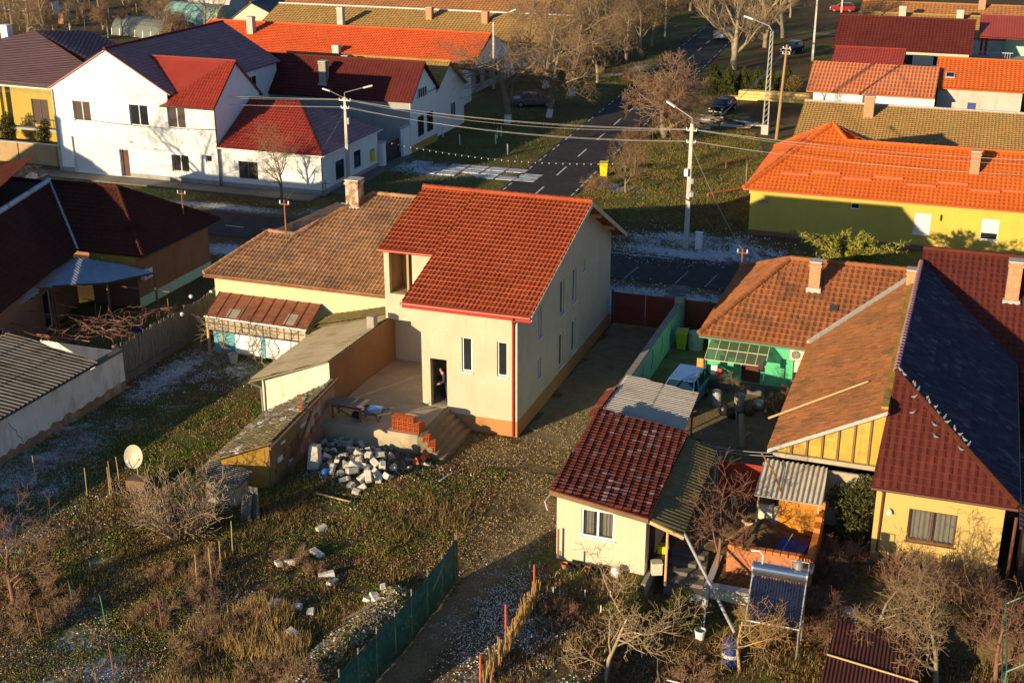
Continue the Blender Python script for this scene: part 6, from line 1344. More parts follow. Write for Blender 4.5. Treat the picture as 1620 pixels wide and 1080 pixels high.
place(bushy, P(890, 1000, -.8), .75, 'bramble clump along the bottom fence beside the buckets', 'shrub', rz=.7); place(scrub, P(960, 925, -.5), 1.3, 'dry twigs in front of the cream shed wall', 'shrub'); place(scrub, P(905, 1060, -.8), 1.4, 'bramble tangle at the bottom between path and fruit tree', 'shrub')
place(fruit[3], P(1165, 672), .55, 'small bare tree in front of the green house door'); place(bushy, P(1250, 650), .75, 'bare bush on the firewood bank by the barn', 'shrub')
t = place(fruit[0], P(975, 800), .01, 'tmp') if False else None
rs = random.Random(88)
for k in range(22):
    px, py = rs.uniform(215, 500), rs.uniform(880, 1085); o = place(scrub, G(px, py), rs.uniform(.55, 1.0), 'tangled dry brown brush in the rough bottom left garden', 'brush', 'dry brush tangles in the bottom left garden')
for k in range(6):
    px, py = rs.uniform(1290, 1600), rs.uniform(905, 1075); o = place(bushy, P(px, py, -.8), rs.uniform(.6, .95), 'bare shrub in the thicket below the yellow house', 'shrub', 'thicket shrubs below the yellow house')
for k in range(7):
    px, py = ((60, 960), (30, 985), (90, 990), (15, 940), (50, 1000), (75, 940), (110, 975))[k]
    o = place(scrub, G(px, py), 1.05, 'pile of cut brushwood heaped under the small reddish tree', 'brushwood', 'brush heaps in the bottom left garden'); o.rotation_euler = (rnd.uniform(-.9, .9), rnd.uniform(-.9, .9), rnd.uniform(0, 6))
# ---- leafy plants: clouds of small leaf faces
def leaf_cloud(name, label, cat, fn, nleaf, size, c1, c2, seed=1, stems=None, long=1.6):
    r_ = np.random.RandomState(seed); p = fn(r_, nleaf); nrm = r_.normal(size=(nleaf, 3)); nrm /= np.linalg.norm(nrm, axis=1, keepdims=True)
    a = np.cross(nrm, r_.normal(size=(nleaf, 3))); a /= np.linalg.norm(a, axis=1, keepdims=True); b = np.cross(nrm, a)
    s = size * r_.uniform(.6, 1.3, (nleaf, 1)); q = np.stack([p - a * s * long, p + b * s * .6, p + a * s * long, p - b * s * .6], 1).reshape(-1, 3)
    f = np.arange(nleaf * 4).reshape(-1, 4); m_ = r_.rand(nleaf, 1); col = np.array(c1) * (1 - m_) + np.array(c2) * m_; col = np.repeat(np.concatenate([col, np.ones((nleaf, 1))], 1), 4, axis=0)
    t = thing(name, label, cat); np_mesh('foliage', q, f, 'leafy', t, colors=col)
    st = MB()
    for s_ in (stems or [((0, 0, -.05), (0, 0, .8), .05)]): st.tube(s_[0], s_[1], s_[2], s_[2] * .5, 6)
    st.build('stem', 'bark', t); freeze(t); return t
def thuja(r_, n):
    z = r_.rand(n) ** .8 * 3.2; a = r_.rand(n) * math.tau; lump = 1 + .18 * np.sin(a * 5 + z * 3) + .1 * np.sin(a * 9 - z * 6); R0 = .95 * (1 - (z / 3.3) ** 2.2) * (.75 + .25 * np.minimum(1, z / .5)) * lump
    rr = R0 * (1 - .28 * r_.rand(n) ** 2); return np.stack([np.cos(a) * rr, np.sin(a) * rr, z], 1)
th = leaf_cloud('clipped_conifer', LBL, 'conifer', thuja, 4200, .075, (.028, .040, .012), (.085, .085, .022), 3)
for k, (px, py, s, lab) in enumerate(((1128, 151, 1.1, 'dark clipped conifer at the left end of the row, near the road'), (1152, 154, 1.05, 'clipped conifer second in the row from the road'), (1176, 152, 1.0, 'clipped conifer third in the row from the road'), (1197, 153, .98, 'brownish clipped conifer just left of the lattice pole'), (1216, 154, .98, 'clipped conifer behind the lattice pole'), (1242, 153, 1.02, 'clipped conifer at the right end of the row'))):
    place(th, P(px, py), s, lab, 'conifer', 'row of clipped conifers')
ball = leaf_cloud('round_shrub', 'round brown shrub on a short stem beside the conifer row', 'shrub', lambda r_, n: (lambda d, q: d * q + np.array([0, 0, 1.5]))((lambda x: x / np.linalg.norm(x, axis=1, keepdims=True))(r_.normal(size=(n, 3))), .95 * r_.rand(n, 1) ** .3), 2600, .06, (.12, .08, .03), (.2, .14, .05), 4)
ball.location = P(1255, 155)
def willow(r_, n):
    st = 60; k = r_.randint(0, st, n); rs2 = np.random.RandomState(5); a = rs2.rand(st) * math.tau; L = 1.6 + rs2.rand(st) * 1.9; sp = .4 + rs2.rand(st) * 1.9; t = r_.rand(n) ** .7
    return np.stack([np.cos(a)[k] * sp[k] * t * 1.5, np.sin(a)[k] * sp[k] * t * .9, 1.9 + L[k] * (t * 1.25 - .55 * t ** 2.5)], 1) + r_.normal(size=(n, 3)) * .09
wl_ = leaf_cloud('yellow_shrub', 'tall yellow green leafy shrub rising behind the green house roof', 'shrub', willow, 7000, .055, (.16, .17, .03), (.34, .30, .06), 6, [((math.cos(a) * .3, math.sin(a) * .3, 0), (math.cos(a) * 1.3, math.sin(a) * .8, 3.0), .04) for a in np.linspace(0, 6, 9)], long=2.6)
wl_.location = (-5.9, 76.0, 0)
def evg(r_, n):
    c = np.array([(0, 0, .9), (.5, .3, 1.5), (-.4, .2, 1.6), (.1, -.4, .6), (.3, .1, 2.2)]); k = r_.randint(0, 5, n); d = r_.normal(size=(n, 3)); d /= np.linalg.norm(d, axis=1, keepdims=True)
    return np.maximum(c[k] + d * (r_.rand(n, 1) ** .4) * np.array([.65, .6, .6]), [-9, -9, .05])
ev_ = leaf_cloud('evergreen_bush', 'dark green leafy evergreen bush between the barbecue and the yellow house', 'shrub', evg, 3000, .06, (.02, .026, .010), (.10, .095, .03), 7)
ev_.location = P(1345, 850, 0); ev_.scale = (1.05, 1.05, 1.0)
e2 = dup(ev_, P(1000, 985, -.8), 1.1, .45, 'small dark evergreen clump at the foot of the stairs'); e3 = dup(ev_, P(1085, 1000, -.8), 2.1, (.8, .7, .62), 'yellow green bush under the sloping grey pipe'); e4 = dup(ev_, P(1265, 975, -.8), 4, (.7, .6, .5), 'evergreen bush behind the solar heater legs')
for ox_, lab in ((-33.4, 'ochre porch bush left of the balcony door'),): pass
pb = dup(ev_, (-81.6, 94.2, 0), .3, (.9, .8, 1.25), 'dark shrub in front of the ochre house porch'); pb2 = dup(ev_, (-77.5, 94.3, 0), 1.3, (.8, .8, 1.1), 'dark shrub beside the balcony railing of the ochre house')
# ---- ground cover (nobody could count it): grass, weeds, litter
def blades(name, label, region, dens, hgt_, wid, cols_, seed, clump=.5, zoff=0, lean=.5, mask=None):
    r_ = np.random.RandomState(seed); x0 = min(p[0] for p in region); x1 = max(p[0] for p in region); y0 = min(p[1] for p in region); y1 = max(p[1] for p in region)
    n_ = int((x1 - x0) * (y1 - y0) * dens); x = r_.uniform(x0, x1, n_); y = r_.uniform(y0, y1, n_)
    k = inpoly(x + (vnoise(x, y, 2.2, 91, 4) - .5) * 3.4, y + (vnoise(x, y, 2.2, 92, 4) - .5) * 3.4, region) & (vnoise(x, y, 1.6, seed, 3) + r_.normal(size=n_) * .05 > clump)
    if mask is not None: k &= mask(x, y)
    x, y = x[k], y[k]; n_ = len(x); z = hgt(x, y) + zoff; h = hgt_ * r_.uniform(.35, 1.25, n_) * (.6 + .8 * vnoise(x, y, 2.5, seed + 3, 2)); a = r_.rand(n_) * math.tau; l = r_.uniform(0, lean, n_) * h; w = wid * r_.uniform(.6, 1.4, n_); b = r_.rand(n_) * math.tau
    p = np.stack([np.stack([x - np.cos(b) * w, y - np.sin(b) * w, z - .02], 1), np.stack([x + np.cos(b) * w, y + np.sin(b) * w, z - .02], 1), np.stack([x + np.cos(a) * l, y + np.sin(a) * l, z + h], 1)], 1).reshape(-1, 3)
    cc = np.array(cols_)[r_.randint(0, len(cols_), n_)] * r_.uniform(.6, 1.3, (n_, 1)); cc = np.repeat(np.concatenate([cc, np.ones((n_, 1))], 1), 3, axis=0)
    o = np_mesh(name, p, np.arange(n_ * 3).reshape(-1, 3), 'ground_plants', colors=cc); return tag(o, label, name.replace('_', ' '), kind='stuff')
yardL = [(-34, 27), (-38.8, 38), (-38.8, 50), (-31, 52.5), (-29.6, 43), (-26.2, 43), (-26, 48.5), (-21, 48.5), (-17.5, 48.8), (-16.7, 41), (-17.9, 31), (-18.5, 26)]
front_ = [(-33, 26), (-32, 41), (-26.5, 42.5), (-24.5, 44), (-20.5, 46.5), (-17.2, 45.5), (-17, 41), (-18.2, 34), (-19, 26)]
blades('dry_grass', 'dry brown and straw coloured weeds over the left foreground garden', front_, 190, .13, .012, [(.19, .11, .042), (.30, .19, .07), (.45, .31, .12), (.12, .07, .03), (.12, .09, .03)], 3, .42)
blades('green_grass', 'low green weeds in patches over the left foreground garden', yardL, 220, .08, .016, [(.08, .10, .022), (.13, .155, .033), (.19, .20, .05)], 5, .53)
tall = [(-25.5, 28.5), (-25.5, 33.0), (-22, 34.8), (-20.2, 35.6), (-19.2, 33), (-19.8, 28.5)]
blades('weeds', 'taller dead weeds and seedlings in clumps over the rough garden', front_, 160, .36, .012, [(.24, .14, .05), (.36, .23, .085), (.16, .09, .035), (.14, .15, .04)], 33, .6, lean=.9)
blades('bank_weeds', 'ragged weeds along the derelict shed and the rubble', [(-26.3, 41), (-26.3, 45), (-24.5, 45.5), (-20, 47), (-18, 46), (-19.5, 42)], 120, .26, .016, [(.11, .14, .03), (.16, .19, .04), (.3, .2, .07)], 35, .52, lean=.7)
blades('tall_grass', 'tufts of tall straw grass along the bottom of the garden', tall, 380, .5, .011, [(.42, .28, .10), (.52, .37, .14), (.30, .18, .07)], 9, .53, lean=.6)
blades('yard_grass', 'short green grass in the left yard', [(-38.8, 40), (-38.8, 57), (-31.5, 56.2), (-30.8, 49.8), (-29.7, 43)], 160, .08, .014, [(.08, .10, .022), (.12, .14, .033), (.17, .14, .045)], 11, .46)
blades('path_weeds', 'sparse weeds along the drive and the lower track', [(-20.4, 51.8), (-17.2, 49), (-13.4, 43), (-13.2, 28), (-17.2, 28), (-16.2, 41), (-17, 46)], 90, .09, .014, [(.14, .12, .04), (.11, .13, .03), (.30, .20, .08)], 13, .52)
blades('lower_garden_grass', 'dry grass and weeds in the lower right garden', [(-13.0, 27), (-13.2, 41.8), (-9.8, 41.8), (-9.2, 41), (5, 42), (5, 30)], 150, .2, .012, [(.15, .09, .035), (.28, .17, .06), (.10, .11, .03), (.40, .27, .10)], 15, .46)
blades('lawn_grass', 'grass on the lawns along the side road', [(-28, 84.5), (-29, 128), (-19, 124), (-14.4, 104), (-14.5, 84.5)], 120, .15, .03, [(.09, .12, .025), (.15, .17, .035), (.24, .19, .055), (.20, .12, .045)], 17, .45)
blades('verge_grass', 'grass on the verge left of the side road', [(-46, 86), (-46, 150), (-39, 190), (-36.2, 150), (-35, 100), (-37, 86)], 25, .14, .035, [(.08, .10, .022), (.12, .13, .03), (.18, .13, .04)], 19, .45)
blades('street_grass', 'grass strip between the street and the white house', [(-72, 84.2), (-46.5, 84.2), (-46.5, 86.8), (-72, 86.8)], 60, .1, .025, [(.06, .085, .018), (.09, .11, .025), (.13, .10, .035)], 21, .45)
def leaves(name, label, region, dens, size, cols_, seed, clump):
    r_ = np.random.RandomState(seed); xs_ = [p[0] for p in region]; ys_ = [p[1] for p in region]; n_ = int((max(xs_) - min(xs_)) * (max(ys_) - min(ys_)) * dens); x = r_.uniform(min(xs_), max(xs_), n_); y = r_.uniform(min(ys_), max(ys_), n_)
    k = inpoly(x, y, region) & (vnoise(x, y, 1.1, seed, 3) > clump); x, y = x[k], y[k]; n_ = len(x); c = np.stack([x, y, hgt(x, y) + .03 + r_.rand(n_) * .03], 1); nr = r_.normal(size=(n_, 3)) * .8 + np.array([0, 0, .6]); nr /= np.linalg.norm(nr, axis=1, keepdims=True)
    a = np.cross(nr, r_.normal(size=(n_, 3))); a /= np.linalg.norm(a, axis=1, keepdims=True); b = np.cross(nr, a); s = size * r_.uniform(.4, 1.4, (n_, 1)); q = np.stack([c - a * s, c + b * s * .7, c + a * s, c - b * s * .7], 1).reshape(-1, 3)
    cc = np.array(cols_)[r_.randint(0, len(cols_), n_)] * r_.uniform(.7, 1.2, (n_, 1)); cc = np.repeat(np.concatenate([cc, np.ones((n_, 1))], 1), 4, axis=0)
    return tag(np_mesh(name, q, np.arange(n_ * 4).reshape(-1, 4), 'ground_plants', colors=cc), label, name.replace('_', ' '), kind='stuff')
leaves('leaf_litter', 'brown fallen leaves and dead stalks over the garden', yardL, 480, .027, [(.28, .155, .055), (.18, .10, .036), (.40, .26, .10), (.12, .08, .03), (.24, .13, .045), (.34, .22, .085), (.52, .40, .2)], 23, .36)
leaves('low_weeds', 'low leafy green weeds in the rough garden', yardL, 420, .036, [(.10, .135, .026), (.16, .20, .036), (.07, .10, .02), (.22, .24, .05)], 47, .56)
leaves('drive_stones', 'pale stones and dry leaves over the sunlit part of the earth drive', [(-21.2, 51.5), (-20.6, 48.6), (-17.5, 48.4), (-16.9, 41), (-15.3, 40.2), (-13.4, 43), (-13.6, 50), (-14.2, 57), (-15.5, 57.5), (-18.1, 53), (-18.1, 52)], 230, .024, [(.46, .34, .17), (.34, .25, .12), (.54, .42, .22), (.24, .17, .085), (.40, .29, .135)], 49, .40)  # pale flecks stop at the house's shadow edge, leaving the shaded drive darker
leaves('lawn_leaves', 'brown leaves lying on the lawns by the side road', [(-28.3, 84), (-29, 128), (-19, 124), (-14.2, 104), (-14.2, 84)], 110, .045, [(.30, .16, .055), (.20, .11, .04), (.36, .24, .09), (.15, .16, .035), (.2, .2, .045)], 51, .44)
def frost_flecks(name, label, spots, n_, size, seed):
    r_ = np.random.RandomState(seed); out = []
    for cx, cy, rx, ry, k in spots:
        m_ = int(n_ * k); x = cx + r_.normal(size=m_) * rx * .6; y = cy + r_.normal(size=m_) * ry * .6; q = vnoise(x, y, .9, seed, 4) > .45; out.append(np.stack([x[q], y[q]], 1))
    a = np.concatenate(out); x, y = a[:, 0], a[:, 1]; m_ = len(x); c = np.stack([x, y, hgt(x, y) + .02 + .04 * r_.rand(m_)], 1); nr = r_.normal(size=(m_, 3)) * .7 + np.array([0, 0, 1.]); nr /= np.linalg.norm(nr, axis=1, keepdims=True); u = np.cross(nr, r_.normal(size=(m_, 3))); u /= np.linalg.norm(u, axis=1, keepdims=True); b = np.cross(nr, u); s = size * r_.uniform(.4, 1.5, (m_, 1))
    return tag(np_mesh(name, np.stack([c - u * s, c + b * s * .6, c + u * s, c - b * s * .6], 1).reshape(-1, 3), np.arange(m_ * 4).reshape(-1, 4), 'cap_frost'), label, 'frost', kind='stuff')
frost_flecks('frost', 'white frost flecks on the grass in the shaded left yard', [(-37.5, 45, 2.0, 6, 1.), (-36.5, 40.5, 3.2, 2.6, 1.), (-36.5, 53, 2.4, 3.5, .8), (-34, 37, 3, 3, .6), (-26.5, 31, 4, 2.2, .7), (-24, 35, 2.5, 1.5, .3)], 5200, .03, 3)
frost_flecks('lane_frost', 'white frost flecks on the dark ground beside the lower track', [(-12.8, 36.5, 1.6, 3.5, 1.), (-14.2, 38, 1.2, 3, .8), (-10.5, 35.5, 2, 3, .7), (-10.3, 52.2, 1.2, 1.8, .8)], 3600, .027, 5)
frost_flecks('verge_frost', 'white frost flecks on the shaded verges of the street', [(-17, 85.4, 4.6, 3.0, 1.6), (-11.5, 84, 2.4, 1.6, .5), (-17.5, 73, 4.0, 2.2, 1.2), (-13.5, 73.2, 3.5, 1.8, .8)], 6500, .06, 7)
leaves('rubble_crumbs', 'small pale crumbs of rubble and plaster scattered on the soil', [(-26, 44.5), (-26, 48.5), (-21, 48.4), (-17.5, 48), (-17, 43.5), (-20.5, 43.5), (-22, 42.5)], 34, .05, [(.5, .46, .38), (.6, .56, .48), (.35, .3, .24), (.4, .16, .08)], 25, .46)
leaves('path_stones', 'pale stones along the rubble bank and the foot of the green net', [(-17.0, 40.3), (-16.2, 40.3), (-16.3, 34), (-16.9, 28), (-19.3, 28), (-18.9, 34), (-17.9, 37.8), (-17.2, 37.6)], 120, .045, [(.5, .45, .36), (.6, .54, .44), (.33, .28, .21)], 27, .42)
leaves('heap_grit', 'grey dust, grit and chips spread under the block heap', [(-25.8, 45.2), (-25.9, 48.7), (-21.6, 48.6), (-20.8, 47.2), (-22, 45.4), (-23.5, 44.6)], 260, .055, [(.14, .13, .115), (.28, .25, .21), (.08, .07, .06), (.45, .41, .34), (.2, .16, .12)], 43, .3)
leaves('bank_gravel', 'cream rubble gravel heaped along the bank beside the green net', [(-18.3, 37.9), (-17.3, 37.9), (-17.7, 34), (-18.1, 31), (-19.3, 29), (-19.0, 33.5)], 420, .06, [(.60, .52, .36), (.68, .6, .44), (.5, .42, .28), (.4, .36, .3)], 41, .36)
leaves('lower_litter', 'brown leaves over the lower right garden', [(-13.0, 27), (-13.2, 41.8), (-9.2, 41), (5, 42), (5, 30)], 200, .04, [(.18, .09, .035), (.10, .055, .025), (.26, .15, .06)], 29, .45)
# ============================================================ street furniture, poles and wires
def concrete_pole(label, p, h, lamp=None, arms=(), w0=.17):
    t = thing('utility_pole', label, 'pole', p); m_ = MB(); p = V(p)
    m_.prism([p + V((-w0, -w0 * .8, -.1)), p + V((w0, -w0 * .8, -.1)), p + V((w0, w0 * .8, -.1)), p + V((-w0, w0 * .8, -.1))], (0, 0, .1)); k = len(m_.v)
    b = [(-w0, -w0 * .8), (w0, -w0 * .8), (w0, w0 * .8), (-w0, w0 * .8)]
    m_.add([p + V((x, y, 0)) for x, y in b] + [p + V((x * .6, y * .6, h)) for x, y in b], [(0, 1, 5, 4), (1, 2, 6, 5), (2, 3, 7, 6), (3, 0, 4, 7), (4, 5, 6, 7)])
    m_.build('post', 'pale_concrete', t)
    for z, L in arms:
        m2 = MB().box(p.x - L, p.x + L, p.y - .05, p.y + .05, z, z + .08); cr = m2.build('crossarm', 'galvanised', t)
        for s_ in (-1, -.4, .4, 1): MB().lathe((p.x + s_ * L * .95, p.y, z + .082), [(.035, 0), (.05, .03), (.035, .06), (.05, .09), (.02, .13)], 8).build('insulator', 'insulator', t)
    if lamp:
        e = p + V(lamp); la = MB().path([p + V((0, 0, h - .1)), p + V((0, 0, h + .35)), e], .035, 6).build('lamp_arm', 'galvanised', t); d = (e - p - V((0, 0, h + .35))).normalized()
        ln = MB(); a = math.atan2(d.y, d.x); ln.rbox(e + d * .3, .75, .2, .1, a, 0, -math.asin(d.z)); ln.build('lamp_head', 'white_metal', la); MB().rbox(e + d * .36 - V((0, 0, .055)), .42, .15, .03, a, 0, -math.asin(d.z)).build('lens', 'lamp_lens', la)
    return t
pm_, pl_ = P(1085, 393), P(552, 300)
t = concrete_pole('concrete street pole with a white lamp and transformer boxes by the frosty lawn', pm_, 8.6, (-1.35, .6, 9.55), ((8.1, .35), (7.3, .3)))
for z, s in ((3.7, .22), (4.6, .16)): MB().lathe((pm_.x + .25, pm_.y - .2, z), [(s * .8, 0), (s, .08), (s, .3), (s * .6, .36)], 8).build('junction_box', 'grey_plastic', t)
MB().path([pm_ + V((-.25, -.1, 4.2)), pm_ + V((-.3, -.2, 3.6)), pm_ + V((.1, -.2, 3.4)), pm_ + V((.2, -.2, 4.0))], .03, 5).build('cable_loop', 'dark_wire', t)
MB().box(pm_.x - .3, pm_.x - .05, pm_.y - .35, pm_.y - .14, 5.1, 5.6).build('meter_box', 'white_plastic', t)
t = concrete_pole('concrete street pole rising in front of the low corner house', pl_, 7.4, (1.35, .7, 8.1), ((7.1, .5), (6.5, .35)), .15)
MB().path([pl_ + V((0, 0, 7.3)), pl_ + V((-1.2, -.3, 7.9))], .03, 6).build('lamp_arm', 'galvanised', t); MB().rbox(pl_ + V((-1.4, -.35, 7.95)), .6, .16, .1, .25, 0, .3).build('lamp_head', 'white_metal', t)
MB().box(pl_.x + .16, pl_.x + .3, pl_.y - .1, pl_.y + .1, 5.3, 5.8).build('meter_box', 'grey_plastic', t)
p = P(1210, 212); t = thing('lattice_pole', 'tall steel lattice lamp pole on a block beside the wooden pole', 'pole', p); m_ = MB(); hh = 9.6
for sx in (-1, 1):
    for sy in (-1, 1): m_.tube(p + V((sx * .24, sy * .24, .9)), p + V((sx * .11, sy * .11, hh)), .035, .03, 5)
for k in range(16):
    z0, z1 = .95 + k * .54, .95 + (k + 1) * .54; r0, r1 = .24 - .13 * (z0 - .9) / 8.7, .24 - .13 * (z1 - .9) / 8.7
    for sy in (-1, 1): m_.tube(p + V((-r0, sy * r0, z0)), p + V((r1, sy * r1, z1)), .018, .018, 4); m_.tube(p + V((sy * r0, -r0, z0)), p + V((sy * r1, r1, z1)), .018, .018, 4)
m_.build('lattice', 'pale_concrete', t); MB().box(p.x - .33, p.x + .33, p.y - .33, p.y + .33, -.1, .9).build('base_block', 'pale_concrete', t)
la = MB().path([p + V((0, 0, hh)), p + V((-.3, .1, hh + .45)), p + V((-1.9, .5, hh + .95))], .045, 6).build('lamp_arm', 'galvanised', t); MB().rbox(p + V((-2.3, .6, hh + 1.06)), .95, .26, .12, -.25, 0, .25).build('lamp_head', 'white_metal', la)
p = P(1228, 220); t = thing('wooden_pole', 'brown wooden pole leaning slightly beside the lattice pole', 'pole', p); MB().tube(p - V((0, 0, .1)), p + V((.35, .1, 8.7)), .15, .10, 10).build('post', 'pole_wood', t)
for s_ in (-.3, .3):
    for z in (8.4, 7.9): MB().lathe(p + V((.33 + s_, .1, z)), [(.03, 0), (.06, .05), (.03, .14)], 8).build('insulator', 'insulator', t)
MB().rbox(p + V((.33, .1, 8.36)), .75, .06, .06).rbox(p + V((.31, .1, 7.86)), .75, .06, .06).build('crossarm', 'galvanised', t)
concrete_pole('thin pale concrete pole beyond the black car', P(1285, 97), 8.6, None, ((8.0, .4),), .14); concrete_pole('slim concrete pole on the far green near the red car', P(1331, 20), 7.5, None, ((7, .4),), .14)
concrete_pole('lamp pole behind the spreading bare tree at the orange roofed house', P(781, 142), 7.4, (1.9, .3, 8.6), (), .13)
concrete_pole('far lamp post at the end of the road', P(1052, 60), 7.5, (.9, .2, 8.1), (), .12)
# roof masts with insulators
def mast(label, px, py, tp, z0, rusty=True):
    d = P(px, py, z0); h = ztop(px, tp, d) - z0; t = thing('roof_mast', label, 'mast', d); mt = 'rust_pole' if rusty else 'galvanised'
    MB().tube(d - V((0, 0, .4)), d + V((0, 0, h)), .045, .04, 6).build('pole', mt, t); MB().rbox(d + V((0, 0, h - .25)), .6, .05, .05).build('crossarm', mt, t)
    for s_ in (-.26, .26): MB().lathe(d + V((s_, 0, h - .22)), [(.03, 0), (.055, .04), (.03, .1), (.05, .13), (.02, .18)], 8).build('insulator', 'insulator', t)
    return d + V((0, 0, h - .15))
M1_ = mast('rusty service mast on the brown house ridge corner', 291, 346, 300, 3.9); M2_ = mast('rusty service mast behind the small ridge of the old tiled house', 453, 372, 316, 5.7); M3_ = mast('rusty service mast in front of the low corner house', 517, 338, 285, 0); M4_ = mast('rusty service mast with white insulators at the green house hip', 1172, 440, 393, 3.4)
t = thing('bracket_post', 'short grey post beside the green house service mast', 'post', P(1178, 428, 3.0)); d = P(1177, 430, 2.6); MB().tube(d - V((0, 0, 2.6)), d + V((0, 0, 1.6)), .06, .06, 6).build('pole', 'galvanised', t)
def wire(label, a, b, sag=.5, r=.009, mat='wire', group='overhead wires across the street'):
    a, b = V(a), V(b); n_ = 14; pts = [a.lerp(b, k / n_) - V((0, 0, sag * 4 * (k / n_) * (1 - k / n_))) for k in range(n_ + 1)]
    return tag(MB().path(pts, r, 4).build('overhead_wire', mat), label, 'wire', group)
for k, (zo, xo) in enumerate(((7.22, -.47), (7.22, .47), (6.62, -.33), (6.62, .33), (7.2, .1))):
    za = (8.22, 8.22, 7.42, 7.42, 8.2)[k]
    wire('pale overhead wire strung between the two concrete street poles', pl_ + V((xo, 0, zo)), pm_ + V((xo * .7, 0, za)), .5 + .07 * k)
    wire('pale overhead wire running left from the corner house pole past the white house', pl_ + V((xo, 0, zo)), V((-96, 89 + xo * 2, 7.6 + (zo - 7))), .6 + .06 * k)
    wire('pale overhead wire running right from the lawn pole over the orange roof', pm_ + V((xo * .7, 0, za)), V((22, 86 + xo, 8.6 + (za - 8))), .9 + .08 * k)
wire('thin service wire to the brown house mast', pl_ + V((0, 0, 6.4)), M1_, .4, .01); wire('thin service wire to the old tiled house mast', pl_ + V((0, 0, 6.4)), M2_, .3, .01); wire('thin service wire to the green house mast', pm_ + V((0, 0, 7.2)), M4_, .3, .01)
for k in range(3): wire('thin wire slanting from the lawn pole toward the wooden pole', pm_ + V((.1 * k, 0, 7.3 + .2 * k)), P(1228, 220) + V((.2 + .15 * k, 0, 8.3)), .3, .011)
p = P(1228, 220)
def lights(label, a, b, sag, n_):
    a, b = V(a), V(b); t = thing('light_string', label, 'light string', a); f_ = lambda k: a.lerp(b, k) - V((0, 0, sag * 4 * k * (1 - k)))
    MB().path([f_(k / 16) for k in range(17)], .016, 4).build('cable', 'dark_wire', t); bl = None
    for k in range(n_):
        q = f_((k + .5) / n_) - V((0, 0, .08))
        if bl is None: bl = MB().lathe((0, 0, 0), [(.014, .06), (.032, .02), (.032, -.02), (.01, -.05)], 6).build('bulb', 'white_plastic', t, org=(0, 0, 0)); o = bl
        else: o = bl.copy(); COL.objects.link(o)
        o.location = q - a
lights('string of white bulbs hanging across the side road', P(615, 225, 3.0), P(975, 258, 3.2), .55, 34); lights('string of white bulbs along the front of the white house', onY(113, 186, 88.2), onY(345, 205, 88.2), .25, 22)
# street things
def bin_(label, p, mat, s=1., rz=0):
    t = thing('wheelie_bin', label, 'bin', p, rz); m_ = MB(); o = lambda x, y, z: (x * s, y * s, z * s)
    m_.add([o(x, y, z) for z, wx, wy in ((.06, .22, .24), (.95, .29, .34)) for x, y in ((-wx, -wy), (wx, -wy), (wx, wy), (-wx, wy))], [(3, 2, 1, 0), (0, 1, 5, 4), (1, 2, 6, 5), (2, 3, 7, 6), (3, 0, 4, 7)]); b_ = m_.build('body', mat, None); b_.parent = t
    m_ = MB(); m_.prism([o(-.31, -.38, .952), o(.31, -.38, .952), o(.31, .36, 1.0), o(-.31, .36, 1.0)], (0, 0, .06 * s)); m_.box(-.31 * s, .31 * s, .36 * s, .44 * s, .95 * s, 1.04 * s); l_ = m_.build('lid', mat, None); l_.parent = t
    for x in (-.27, .27): w_ = MB().tube((x * s - .03, .26 * s, .1 * s), (x * s + .03, .26 * s, .1 * s), .1 * s, .1 * s, 12).build('wheel', 'rubber', None); w_.parent = t
    return t
bin_('bright yellow wheelie bin standing at the side road edge', P(955, 279), 'bin_yellow', 1.15, .2); bin_('olive yellow wheelie bin in the corner of the green house yard', P(1078, 552), 'olive_bin', 1.05, .1)
p = P(1105, 394); t = thing('electrical_cabinet', 'small white electrical cabinet beside the concrete lawn pole', 'cabinet', p); MB().box(p.x - .22, p.x + .22, p.y - .16, p.y + .16, 0, 1.15).build('case', 'white_plastic', t); MB().box(p.x - .26, p.x + .26, p.y - .2, p.y + .2, 1.152, 1.2).build('cap', 'white_plastic', t); MB().box(p.x - .18, p.x + .18, p.y - .17, p.y - .162, .15, 1.05).build('door', 'shutter_white', t)
